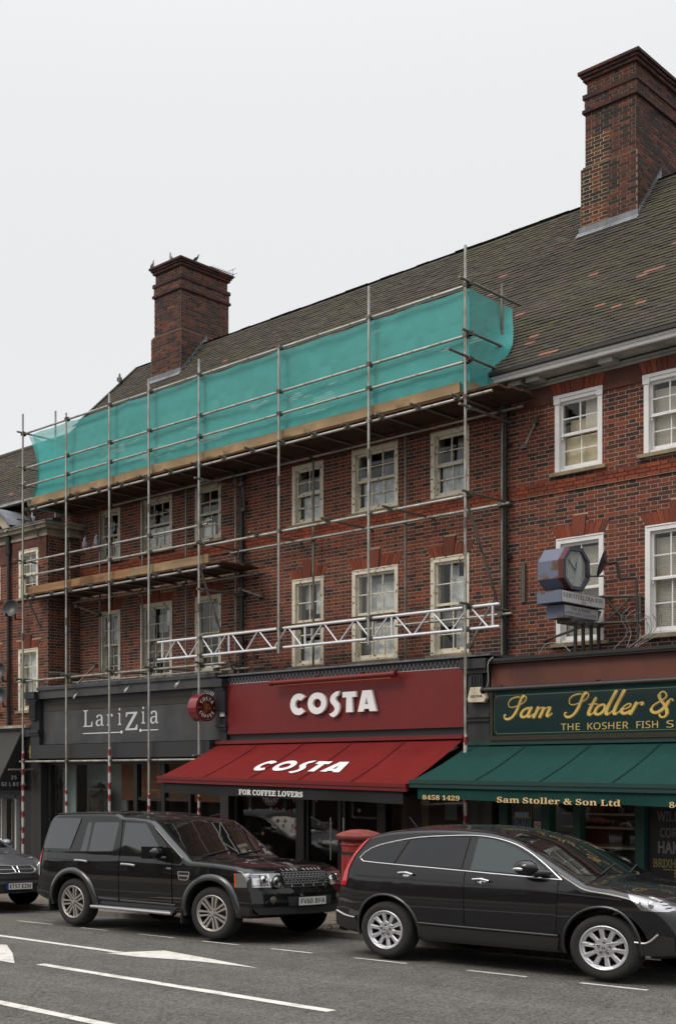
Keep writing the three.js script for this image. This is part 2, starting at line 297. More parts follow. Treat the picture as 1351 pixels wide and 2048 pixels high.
function mergedBoxes(list, colour, parent, name, material) {            // list: {m: Matrix4, c}; five faces of a unit box each
  const faces = [[2, 3, 6, 7, 0, 0, 1]], P = [], N = [], U = [], C = [], v = V(0, 0, 0), n = V(0, 0, 0);
  const F = [[[-1, -1, 1], [1, -1, 1], [1, 1, 1], [-1, 1, 1], [0, 0, 1]], [[1, -1, 1], [1, -1, -1], [1, 1, -1], [1, 1, 1], [1, 0, 0]], [[-1, -1, -1], [-1, -1, 1], [-1, 1, 1], [-1, 1, -1], [-1, 0, 0]], [[-1, 1, 1], [1, 1, 1], [1, 1, -1], [-1, 1, -1], [0, 1, 0]], [[-1, -1, -1], [1, -1, -1], [1, -1, 1], [-1, -1, 1], [0, -1, 0]]];
  const off = OFF.get(parent) ?? [0, 0, 0], nm = new THREE.Matrix3();
  for (const b of list) {
    nm.getNormalMatrix(b.m); const c = colour(b), u0 = rnd(), v0 = rnd();
    for (const f of F) {
      n.set(...f[4]).applyMatrix3(nm).normalize();
      for (const k of [0, 1, 2, 0, 2, 3]) { v.set(f[k][0] / 2, f[k][1] / 2, f[k][2] / 2).applyMatrix4(b.m); P.push(v.x - off[0], v.y - off[1], v.z - off[2]); N.push(n.x, n.y, n.z); U.push(u0 + (f[4][0] ? v.z : v.x), v0 + (f[4][1] ? v.z : v.y)); C.push(...c); }
    }
  }
  const g = new THREE.BufferGeometry();
  for (const [k, a, s] of [['position', P, 3], ['normal', N, 3], ['uv', U, 2], ['color', C, 3]]) g.setAttribute(k, new THREE.Float32BufferAttribute(a, s));
  const m = new THREE.Mesh(g, material); m.name = name; m.userData.kind = 'stuff'; m.castShadow = m.receiveShadow = true; parent.add(m); OFF.set(m, off); return m;
}
const brickMatrix = (b, off = [0, 0, 0]) => { const dd = b.d + b.deep, p = b.plane + b.d - dd / 2; return b.axis === 'z' ? new THREE.Matrix4().makeScale(b.w, b.h, dd).setPosition(b.a - off[0], b.y - off[1], p - off[2]) : new THREE.Matrix4().makeRotationY(Math.PI / 2).scale(V(b.w, b.h, dd)).setPosition(p - off[0], b.y - off[1], b.a - off[2]); };
function layBricks(parent, bricks, score, n = 300, tint = [1, 1, 1]) {
  const off = OFF.get(parent); if (score) bricks.sort((a, b) => score(b) - score(a));
  const single = score ? bricks.splice(0, n) : [];
  for (const b of single) { const m = new THREE.Mesh(unit, brickMats[b.c * 2 + (rnd() < 0.5 ? 0 : 1)]); m.name = 'brick'; brickMatrix(b, off).decompose(m.position, m.quaternion, m.scale); m.castShadow = m.receiveShadow = true; parent.add(m); }
  if (bricks.length) mergedBoxes(bricks.map((b) => ({ m: brickMatrix(b), c: b.c })), (b) => { const k = rr(0.82, 1.16); return BRICK[b.c].map((x, i) => x * k * tint[i]); }, parent, 'brickwork', brickField);
}
const inView = (x, y, z, m = 0) => { const U = x - 18, D = 17.1 - z, r = U * 0.70133 + D * 0.71284, t = -0.71283 * U + 0.70135 * D, px = 450 + 2459.7 * r / t; return px > -m && px < 1351 + m ? 1 / t : 0; };

// ---------- sash windows ----------
function voussoirs(root, x0, x1, y0, y1, splay, key, z) {
  const n = Math.max(9, Math.round((x1 - x0) / 0.085)) | 1, mid = (n - 1) / 2;
  for (let i = 0; i < n; i++) {
    const k = Math.abs(i - mid) < 1 && key, a = lerp(x0, x1, i / n), b = lerp(x0, x1, (i + 1) / n), A = lerp(x0 - splay, x1 + splay, i / n), B = lerp(x0 - splay, x1 + splay, (i + 1) / n);
    if (k && i !== mid) continue;
    const w = k ? 0.09 : 0, q = 0.004, c = (x0 + x1) / 2;
    const pts = k ? [[c - 0.085, y0], [c + 0.085, y0], [c + 0.12, key], [c - 0.12, key]] : [[a + q, y0], [b - q, y0], [B - q, y1], [A + q, y1]];
    part(root, 'voussoir', prismZ(pts, z - 0.06, z + (k ? 0.032 : 0.012) + rr(0, 0.003)), brickMats[pick(k ? [6, 8, 7] : [2, 4, 4, 5, 6, 8])]);
  }
}
function sashWindow(root, x0, x1, y0, y1, o) {
  const z = o.z ?? 0, w = new THREE.Group(); w.name = 'window'; root.add(w); OFF.set(w, OFF.get(root));
  const fm = o.mat ?? mat.oldPaint, J = 0.075, H = 0.085, zf = z + 0.02, gs = [];
  gs.push(box(x0, x0 + J, y0, y1, z - 0.17, zf), box(x1 - J, x1, y0, y1, z - 0.17, zf), box(x0 + J, x1 - J, y1 - H, y1, z - 0.17, zf), box(x0 + J, x1 - J, y0, y0 + 0.05, z - 0.17, z - 0.01));
  if (o.drip) gs.push(box(x0 - 0.015, x1 + 0.015, y1 - 0.03, y1 + 0.02, zf, zf + 0.02), box(x0 - 0.012, x0 + J + 0.02, y1 - 0.115, y1 - 0.03, zf, zf + 0.016), box(x1 - J - 0.02, x1 + 0.012, y1 - 0.115, y1 - 0.03, zf, zf + 0.016));
  else gs.push(box(x0 + 0.02, x1 - 0.02, y1 - 0.022, y1 - 0.006, zf, zf + 0.012));
  part(w, 'frame', gs, fm);
  const ym = lerp(y0, y1, o.meet ?? 0.5), xi0 = x0 + J, xi1 = x1 - J;
  const sash = (a, b, zc, rows, label) => {
    const s = 0.034, br = 0.018, zz0 = zc - 0.018, zz1 = zc + 0.018, f = [box(xi0, xi0 + s, a, b, zz0, zz1), box(xi1 - s, xi1, a, b, zz0, zz1), box(xi0 + s, xi1 - s, b - 0.04, b, zz0, zz1), box(xi0 + s, xi1 - s, a, a + (label === 'L' ? 0.065 : 0.035), zz0, zz1)];
    if (label === 'U') f.push(box(xi0 + 0.004, xi0 + s - 0.002, a - 0.06, a, zz0 + 0.004, zz1 - 0.004), box(xi1 - s + 0.002, xi1 - 0.004, a - 0.06, a, zz0 + 0.004, zz1 - 0.004), box(xi0, xi1, a - 0.012, a + 0.018, zz1, zz1 + 0.012));
    const gx0 = xi0 + s, gx1 = xi1 - s, gy0 = a + (label === 'L' ? 0.065 : 0.035), gy1 = b - 0.04;
    for (let i = 1; i < o.cols; i++) { const x = lerp(gx0, gx1, i / o.cols); f.push(box(x - br / 2, x + br / 2, gy0, gy1, zc - 0.012, zc + 0.012)); }
    for (let j = 1; j < rows; j++) { const y = lerp(gy0, gy1, j / rows); f.push(box(gx0, gx1, y - br / 2, y + br / 2, zc - 0.011, zc + 0.0112)); }
    part(w, 'sash', f, fm);
    for (let i = 0; i < o.cols; i++) for (let j = 0; j < rows; j++) {
      if (o.broken && o.broken === label + i + j) continue;
      const c0 = lerp(gx0, gx1, i / o.cols), c1 = lerp(gx0, gx1, (i + 1) / o.cols), r0 = lerp(gy0, gy1, j / rows), r1 = lerp(gy0, gy1, (j + 1) / rows);
      const p = part(w, 'pane', new THREE.PlaneGeometry(c1 - c0, r1 - r0).rotateX(rr(-0.012, 0.012)).rotateY(rr(-0.012, 0.012)).translate((c0 + c1) / 2, (r0 + r1) / 2, zc), mat.glass);
    }
  };
  sash(ym - 0.02, y1 - H, z - 0.055, o.rU, 'U'); sash(y0 + 0.05, ym + 0.018, z - 0.1, o.rL, 'L');
  part(w, 'sill', [box(x0 - 0.075, x1 + 0.075, y0 - 0.055, y0, z - 0.1, z + 0.075)], o.sillMat ?? mat.sillStone);
  for (const s of o.sheets ?? []) part(w, s[6] ?? 'paper_sheet', box(lerp(xi0, xi1, s[0]), lerp(xi0, xi1, s[1]), lerp(y0, y1, s[2]), lerp(y0, y1, s[3]), z - (s[4] ?? 0.17) * 0.9 - 0.004, z - (s[4] ?? 0.17) * 0.9), s[5] ?? mat.paper);
  if (o.slats) { const l = []; const [a, b] = o.slats; for (let y = lerp(y0, y1, a); y < lerp(y0, y1, b); y += 0.026) l.push(new THREE.BoxGeometry(xi1 - xi0 - 0.02, 0.024, 0.003).rotateX(0.6).translate((xi0 + xi1) / 2, y, z - 0.17)); const m = part(w, 'venetian_blind', l, mat.blind); m.userData.kind = 'stuff'; }
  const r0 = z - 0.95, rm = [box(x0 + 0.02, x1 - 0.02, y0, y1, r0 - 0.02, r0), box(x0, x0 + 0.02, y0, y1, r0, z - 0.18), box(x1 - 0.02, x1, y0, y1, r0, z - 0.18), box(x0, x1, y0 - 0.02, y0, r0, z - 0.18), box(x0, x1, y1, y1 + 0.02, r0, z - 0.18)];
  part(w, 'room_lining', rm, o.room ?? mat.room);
  return w;
}

// ---------- roof tiles ----------
const TH = Math.atan(1.16), SU = V(0, Math.sin(TH), -Math.cos(TH)), SN = V(0, Math.cos(TH), Math.sin(TH));
const TILE = [[0.066, 0.054, 0.036], [0.058, 0.048, 0.033], [0.072, 0.059, 0.040], [0.050, 0.043, 0.032], [0.064, 0.058, 0.031], [0.075, 0.071, 0.030], [0.085, 0.066, 0.045], [0.30, 0.125, 0.088], [0.30, 0.27, 0.235]];
const tileMats = TILE.map((c) => M(c, 0.92, { map: rep(tGrain, 1.4), ...bump(tBump, 0.004, 2) }));
const eaveZ = 0.47, eaveY = 8.41;
function tiles(roof, x0f, x1, sTop, skip, fresh, score) {
  const rows = Math.round(sTop / 0.091), list = [], off = OFF.get(roof), rot = new THREE.Matrix4().makeBasis(V(1, 0, 0), SN, SU.clone().negate()), tiltM = new THREE.Matrix4().makeRotationX(-0.14);
  for (let r = 0; r < rows; r++) {
    const s = (r + 0.5) * 0.091, base = V(0, eaveY, eaveZ).addScaledVector(SU, s), x0 = x0f(base.z), sag = 0.012 * (vnoise(r * 0.13, 3) - 0.5);
    for (let x = Math.floor(x0 / 0.168) * 0.168 + (r % 2) * 0.084; x < x1 + 0.05; x += 0.168) {
      if (x < x0 || x > x1 || skip(x, base.z)) continue;
      const moss = fbm(x * 0.55 + 40, s * 0.8 + 9, 0, 4), pos = base.clone().addScaledVector(SN, 0.021 + rr(-0.003, 0.003) + sag + 0.02 * (vnoise(x * 0.6, s * 0.7) - 0.5));
      let c = moss > 0.55 && rnd() < 0.5 ? pick([4, 5, 4, 4]) : pick([0, 0, 1, 1, 2, 3, 3, 6]);
      if (fresh.some(([fx, fz]) => Math.abs(fx - x) < 0.072 && Math.abs(fz - base.z) < 0.029)) c = 7; else if (x < 6.6 && x > -4 && s < 1.35 && s > 0.15 && fbm(x * 1.5 + 3, s * 2.6, 0, 2) > 0.665) c = pick([8, 8, 6]); else if (rnd() < 0.004) c = 6;
      const m = new THREE.Matrix4().makeTranslation(x + rr(-0.0008, 0.0008), pos.y, pos.z).multiply(rot).multiply(tiltM).multiply(new THREE.Matrix4().makeRotationY(rr(-0.012, 0.012))).scale(V(0.1672, 0.011, 0.125));
      list.push({ m, c, k: score ? score(x, pos.y, pos.z) : 0 });
    }
  }
  list.sort((a, b) => b.k - a.k);
  const single = list.splice(0, Math.min(300, score ? 300 : 0)), sh = new THREE.Matrix4().makeTranslation(-off[0], -off[1], -off[2]);
  for (const t of single) { const me = new THREE.Mesh(unit, tileMats[t.c]); me.name = 'tile'; sh.clone().multiply(t.m).decompose(me.position, me.quaternion, me.scale); me.castShadow = me.receiveShadow = true; roof.add(me); }
  mergedBoxes(list, (b) => { const k = rr(0.86, 1.14); return TILE[b.c].map((x) => x * k); }, roof, 'roof_tiling', tileField);
}
const ridge = V(0, eaveY, eaveZ).addScaledVector(SU, 4.8);                // about (y 12.05, z -2.67)
const FRESH = [[8.121, -0.961], [8.575, -0.257], [8.918, -0.143], [9.326, -0.078], [9.056, -0.653], [9.185, -0.66], [9.367, -0.66], [9.354, -1.128], [6.957, -0.589], [7.564, -0.023], [7.566, 0.098], [8.111, 0.363], [8.015, 0.404], [7.636, 0.414], [7.482, 0.425], [5.905, -1.278], [5.947, -1.622], [-1.2, -1.9], [0.6, -1.5], [3.4, -1.3]];
const CHIM = [[-3.86, -2.9, -0.09], [7.29, 8.25, 0]];                     // x0, x1, drop
function chimney(root, x0, x1, dy, pointed) {
  const zf = -2.05, zb = -3.6, c = new THREE.Group(); c.name = 'chimney'; root.add(c); OFF.set(c, OFF.get(root));
  const Y = (y) => y + dy, tiers = [[10.6, 12.4, 0.055], [12.4, 13.36, 0], [13.42, 13.6, 0.012], [13.68, 13.91, -0.02]], list = [];
  const soot = (a, y) => 0.26 + 0.42 * fbm(a * 3, y * 1.3, 0, 3);
  for (const [y0, y1, e] of tiers) {
    part(c, 'core', box(x0 - e + 0.002, x1 + e - 0.002, Y(y0), Y(y1), zb - e, zf + e - 0.002), mat.mortarSoot);
    brickFace(list, { axis: 'z', plane: zf + e, a0: x0 - e, a1: x1 + e, y0: Y(y0), y1: Y(y1), soot });
    brickFace(list, { axis: 'x', plane: x1 + e, a0: zb - e, a1: zf + e, y0: Y(y0), y1: Y(y1), soot });
    if (pointed && y0 < 13) part(c, 'new_pointing', box(x0 - e + 0.002, lerp(x0, x1, 0.48), Math.max(Y(y0), 11.2), Math.min(Y(y1), 12.95), zf + e - 0.004, zf + e + 0.0012), mat.mortarNew);
  }
  const ring = (y0, y1, e, m) => { part(c, 'corbel', [box(x0 - e + 0.001, x1 + e - 0.001, Y(y0), Y(y1), zb - e, zf + e - 0.001)], m); const n = Math.max(1, Math.round((y1 - y0) / COURSE)), dark = () => [4, 5, 5, 6, 6, 7]; for (let i = 0; i < n; i++) { const a = lerp(Y(y0), Y(y1), i / n), b = lerp(Y(y0), Y(y1), (i + 1) / n); if (b - a < 0.045) continue; brickFace(list, { axis: 'z', plane: zf + e, a0: x0 - e, a1: x1 + e, y0: a, y1: b, force: dark }); brickFace(list, { axis: 'x', plane: x1 + e, a0: zb - e, a1: zf + e, y0: a, y1: b, force: dark }); } };
  ring(13.36, 13.42, 0.04, brickMats[12]); ring(13.6, 13.68, 0.035, brickMats[13]);
  ring(13.91, 13.97, 0.03, brickMats[13]); ring(13.97, 14.02, 0.06, brickMats[14]); ring(14.02, 14.075, 0.095, brickMats[15]);
  ring(12.4, 12.44, 0.03, brickMats[18]);
  layBricks(c, list, null, 0, [0.66, 0.82, 0.9]);
  // lead flashing: an apron in front, stepped teeth up the side
  const yR = (z) => eaveY + 1.16 * (eaveZ - z);
  part(c, 'flashing', [box(x0 - 0.08, x1 + 0.075, yR(zf) - 0.02, yR(zf) + 0.075, zf + 0.055, zf + 0.075), new THREE.BoxGeometry(x1 - x0 + 0.2, 0.012, 0.12).rotateX(TH).translate((x0 + x1) / 2, yR(zf + 0.125) + 0.07, zf + 0.125)], mat.lead);
  const teeth = []; for (let i = 0; i < 13; i++) { const z = zf + 0.04 - i * 0.062; teeth.push(prismX([[z, yR(z) - 0.03], [z - 0.062, yR(z - 0.062) - 0.03], [z - 0.062, yR(z - 0.062) + 0.045], [z - 0.05, yR(z - 0.05) + 0.15], [z, yR(z) + 0.06]], x1 + 0.06, x1 + 0.078)); }
  part(c, 'flashing', teeth, mat.lead);
  return c;
}
// ---------- the terrace ----------
const windowsOf = {
  left: [[-3.33, -2.6, 6.741, 7.85, 2, 'U'], [-1.92, -0.93, 6.76, 7.87, 3, 'U'], [-0.235, 0.521, 6.763, 7.88, 2, 'U'], [-3.30, -2.6, 4.1, 5.64, 2, 'L'], [-1.93, -0.93, 4.08, 5.67, 3, 'L'], [-0.235, 0.521, 4.1, 5.66, 2, 'L']],
  middle: [[2.427, 3.195, 6.72, 7.83, 2, 'U'], [3.868, 4.899, 6.722, 7.86, 3, 'U'], [5.59, 6.36, 6.71, 7.84, 2, 'U'], [2.427, 3.2, 4.075, 5.71, 2, 'L'], [3.875, 4.899, 4.075, 5.715, 3, 'L'], [5.59, 6.36, 4.075, 5.725, 2, 'L']],
  right: [[7.945, 8.745, 6.75, 7.93, 2, 'U'], [9.41, 10.42, 6.78, 7.92, 3, 'U'], [11.15, 11.93, 6.75, 7.93, 2, 'U'], [7.965, 8.765, 4.095, 5.727, 2, 'L'], [9.43, 10.43, 4.12, 5.722, 3, 'L'], [11.15, 11.93, 4.1, 5.727, 2, 'L']],
};
const G1 = mat.paper, G2 = mat.white, BD = M([0.30, 0.30, 0.30], 0.9, { map: rep(tPatch, 1) }), MILK = M([0.62, 0.63, 0.64], 0.5, { map: rep(tPatch, 2.5) }), KRAFT = M([0.30, 0.19, 0.10], 0.9);
const dress = {
  left: [
    { sheets: [[0, 0.3, 0.5, 0.66, 0.2, G2], [0.4, 1, 0.06, 0.45, 0.2, G1], [0.45, 1, 0.45, 0.68, 0.25, G2]] },
    { sheets: [[0, 1, 0.06, 0.46, 0.14, G1], [0.02, 0.98, 0.5, 0.53, 0.12, G2], [0.02, 0.9, 0.9, 0.93, 0.1, G2]] },
    { sheets: [[0, 0.62, 0.06, 0.34, 0.14, G2], [0.05, 0.3, 0.34, 0.45, 0.16, G1], [0.62, 1, 0.2, 0.46, 0.2, BD], [0.7, 1, 0.05, 0.25, 0.15, KRAFT], [0, 0.98, 0.5, 0.54, 0.12, G2]] },
    { sheets: [[0.35, 1, 0.55, 0.95, 0.2, G1], [0.5, 1, 0.3, 0.5, 0.22, BD]] },
    { sheets: [[0.3, 1, 0.3, 0.5, 0.2, KRAFT], [0.3, 0.65, 0.62, 0.85, 0.24, BD], [0.65, 0.95, 0.7, 0.9, 0.2, G2]] },
    { sheets: [[0.35, 0.9, 0.55, 0.9, 0.2, BD], [0.1, 0.9, 0.04, 0.1, 0.14, G2]] },
  ],
  middle: [
    { sheets: [[0.18, 1, 0.07, 0.47, 0.15, MILK], [0, 1, 0.5, 0.56, 0.13, G2], [0.55, 1, 0.5, 0.95, 0.3, BD]] },
    { sheets: [[0.12, 1, 0.07, 0.48, 0.15, MILK], [0.02, 0.24, 0.5, 0.57, 0.13, G2], [0.4, 0.75, 0.5, 0.53, 0.13, G2], [0.4, 1, 0.5, 0.95, 0.35, BD]] },
    { sheets: [[0.12, 1, 0.07, 0.48, 0.15, MILK], [0, 1, 0.5, 0.55, 0.13, G2], [0.45, 1, 0.56, 0.92, 0.3, BD]] },
    { sheets: [[0.15, 0.45, 0.66, 0.92, 0.2, BD], [0.55, 1, 0.6, 0.95, 0.22, G1], [0.1, 0.9, 0.05, 0.3, 0.2, MILK]] },
    { sheets: [[0, 1, 0.5, 0.92, 0.3, MILK], [0.35, 0.9, 0.5, 0.85, 0.24, G1], [0.3, 1, 0.05, 0.42, 0.22, G1], [0.0, 0.3, 0.05, 0.45, 0.3, BD]] },
    { sheets: [[0.25, 0.55, 0.5, 0.92, 0.24, MILK], [0.5, 1, 0.5, 0.8, 0.2, G1], [0.5, 1, 0.05, 0.45, 0.2, MILK], [0.0, 0.45, 0.3, 0.45, 0.2, BD]] },
  ],
  right: [
    { sheets: [[0.0, 1, 0.05, 0.48, 0.2, mat.cream], [0.05, 1, 0.52, 0.72, 0.3, mat.cream], [0.5, 1, 0.55, 0.95, 0.24, mat.blind]] },
    { slats: [0.06, 0.85] }, { slats: [0.06, 0.9] }, { slats: [0.06, 0.92] }, { slats: [0.06, 0.9] }, { slats: [0.06, 0.9] },
  ],
};
function house(key, label, x0, x1, o) {
  const root = thing('terraced_house', label, 'terraced house', [(x0 + x1) / 2, groundY((x0 + x1) / 2), 0], 'houses of the brick terrace');
  const wins = windowsOf[key], holes = wins.map(([a, b, c, d]) => [[a + 0.03, c + 0.02], [b - 0.03, c + 0.02], [b - 0.03, d - 0.03], [a + 0.03, d - 0.03]]);
  part(root, 'wall', ext(shp([[x0, 3.6], [x1, 3.6], [x1, 8.25], [x0, 8.25]], holes), -0.34, 0), mat.mortar);
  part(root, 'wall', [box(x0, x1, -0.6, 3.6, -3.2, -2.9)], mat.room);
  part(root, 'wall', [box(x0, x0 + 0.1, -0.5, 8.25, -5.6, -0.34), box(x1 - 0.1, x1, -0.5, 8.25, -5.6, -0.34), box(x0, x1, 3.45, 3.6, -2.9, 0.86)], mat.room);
  const list = [], ops = wins.map(([a, b, c, d]) => ({ x0: a + 0.02, x1: b - 0.02, y0: c - 0.05, y1: d }));
  for (const [a, b, c, d, n, f] of wins) if (f === 'L') ops.push({ x0: a, x1: b, y0: d, y1: d + 0.19, splay: 0.11 }, { x0: (a + b) / 2 - 0.11, x1: (a + b) / 2 + 0.11, y0: d + 0.19, y1: d + 0.33 });
  const soot = (a, y) => 0.04 + (y < 4.25 ? 0.4 : y > 7.6 ? 0.14 : 0) + (y > 6.3 && y < 6.45 ? 0.35 * fbm(a * 2, 5, 0, 2) : 0) + (wins.some(([p, q, r]) => a > p - 0.12 && a < q + 0.12 && y < r && y > r - 0.34) ? 0.5 * fbm(a * 5, y * 4, 0, 3) : 0) + 0.22 * clamp((fbm(a * 0.9 + 7, y * 1.1, 0, 4) - 0.5) * 5, 0, 1) + (o.soot ?? 0);
  brickFace(list, { plane: 0, a0: x0, a1: x1, y0: 3.75, y1: 3.75 + 42 * COURSE + 0.04, openings: ops, soot });
  brickFace(list, { plane: 0, proud: 0.022, a0: x0, a1: x1, y0: 6.453, y1: 6.453 + 3 * COURSE, openings: ops, soot: () => 0.02, force: o.band ?? ((y) => [0, 1, 1, 2, 3]) });
  brickFace(list, { plane: 0, a0: x0, a1: x1, y0: 6.643, y1: 7.86, openings: ops, soot });
  part(root, 'string_course', box(x0, x1, 6.448, 6.455, -0.05, 0.03), mat.mortarSoot);
  layBricks(root, list, (b) => (b.y < 7.8 ? inView(b.a, b.y, 0) + (b.plane > 0 ? 0.0001 : 0) : 0));
  wins.forEach(([a, b, c, d, n, f], i) => {
    sashWindow(root, a, b, c, d, { cols: n, rU: 2, rL: f === 'L' && key !== 'right' ? 3 : 2, mat: o.paint, drip: key === 'right' && f === 'U', sillMat: o.sill, meet: f === 'L' ? 0.52 : 0.5, ...dress[key][i] });
    if (f === 'L') voussoirs(root, a, b, d + 0.004, d + 0.185, 0.1, d + 0.32, 0.0);
  });
  // frieze of rubbed brick, eaves cornice, gutter
  const fr = []; let cx = x0; for (const [a, b, c, d, n, f] of wins.slice(0, 3)) { fr.push(box(cx, a - 0.02, 7.86, 8.14, -0.02, 0.03)); cx = b + 0.02; if (d < 8.1) voussoirs(root, a - 0.01, b + 0.01, d + 0.025, 8.135, 0.06, 8.138, 0.03); } fr.push(box(cx, x1, 7.86, 8.14, -0.02, 0.03));
  for (const f of fr) part(root, 'frieze', f, mat.frieze);
  const eavePaint = o.eaves ?? mat.greyPaint;
  part(root, 'bed_mould', [box(x0, x1, 8.14, 8.18, 0, 0.06), box(x0, x1, 8.18, 8.215, 0, 0.1)], mat.soffit);
  part(root, 'soffit', box(x0, x1, 8.245, 8.262, 0, 0.42), mat.soffit);
  const mod = o.modillions ?? []; for (const m of mod) part(root, 'modillion', box(m, m + 0.22, 8.17, 8.243, 0.1, 0.33), mat.soffit);
  part(root, 'fascia_board', [box(x0, x1, 8.262, 8.315, 0.36, 0.425), box(x0, x1, 8.315, 8.355, 0.34, 0.45)], eavePaint); part(root, 'gutter', [box(x0, x1, 8.357, 8.41, 0.38, 0.515)], mat.blackIron);
  const roof = new THREE.Group(); roof.name = 'roof'; root.add(roof); OFF.set(roof, OFF.get(root));
  part(roof, 'roof_deck', prismX([[eaveZ - 0.01, eaveY - 0.03], [ridge.z, ridge.y - 0.02], [2 * ridge.z - eaveZ, eaveY - 0.03]], o.deck0 ?? x0, x1), mat.boardDark);
  tiles(roof, o.x0f ?? (() => x0), x1, 4.78, (x, z) => CHIM.some(([a, b]) => x > a - 0.06 && x < b + 0.06 && z < -1.95), FRESH, (x, y, z) => inView(x, y, z) * (key === 'left' && y < 10.6 ? 0.4 : 1));
  const rt = new THREE.CylinderGeometry(0.1, 0.1, 0.3, 10, 1, false, 0, Math.PI).rotateX(-Math.PI / 2).rotateY(Math.PI / 2);
  for (let x = (o.deck0 ?? x0) + 0.15; x < x1; x += 0.305) part(roof, 'ridge_tile', rt.clone().rotateZ(rr(-0.015, 0.015)).translate(x, ridge.y - 0.015 + rr(-0.008, 0.008), ridge.z), tileMats[pick([0, 1, 3, 4])]);
  return root;
}
const hipX = (z) => -5.25 - 0.59 * (z + 2.63);
const left = house('left', 'brick terraced house over the dark grey shoe shop, with scaffolding across it', -4.23, 1.16, { soot: 0.08, paint: mat.greyPaint, x0f: (z) => (z > -1.38 ? -4.23 : hipX(z)), deck0: -5.25, eaves: mat.greyPaint });
{ // the hip end of the roof
  const a = V(-5.25, ridge.y - 0.02, ridge.z), b = V(-7.08, eaveY, eaveZ), c = V(-7.08, eaveY, 2 * ridge.z - eaveZ), d = V(-5.25, eaveY, eaveZ), e = V(-5.25, eaveY, 2 * ridge.z - eaveZ), g = new THREE.BufferGeometry();
  const F = [a, c, b, a, b, d, a, e, c, b, c, d, d, c, e]; g.setAttribute('position', new THREE.Float32BufferAttribute(F.flatMap((p) => p.toArray()), 3)); g.computeVertexNormals();
  const roof = left.children.find((o) => o.name === 'roof'); part(roof, 'hip_slope', g, tileMats[1]);
  const hip = V(-5.22, ridge.y, ridge.z), dir = V(-1.83, eaveY - ridge.y, eaveZ - ridge.z).normalize();
  for (let i = 0; i < 9; i++) { const p = hip.clone().addScaledVector(dir, 0.1 + i * 0.22); part(roof, 'hip_tile', new THREE.BoxGeometry(0.2, 0.05, 0.25).applyQuaternion(new THREE.Quaternion().setFromUnitVectors(V(0, 0, 1), dir)).translate(p.x, p.y + 0.035, p.z), tileMats[pick([0, 1, 3])]); }
}
const middle = house('middle', 'brick terraced house over the red coffee shop, with peeling sash windows', 1.16, 7.06, { deck0: 1.16, eaves: mat.greyPaint });
const right = house('right', 'brick terraced house over the green fishmonger, with clean white sash windows', 7.06, 13.2, { paint: mat.newPaint, eaves: mat.newPaint, modillions: [7.3, 7.62, 8.85, 11.4], band: () => [0, 1, 1, 2, 2, 3] });
chimney(left, -3.84, -2.92, -0.1, false); chimney(right, 7.31, 8.23, 0, true);

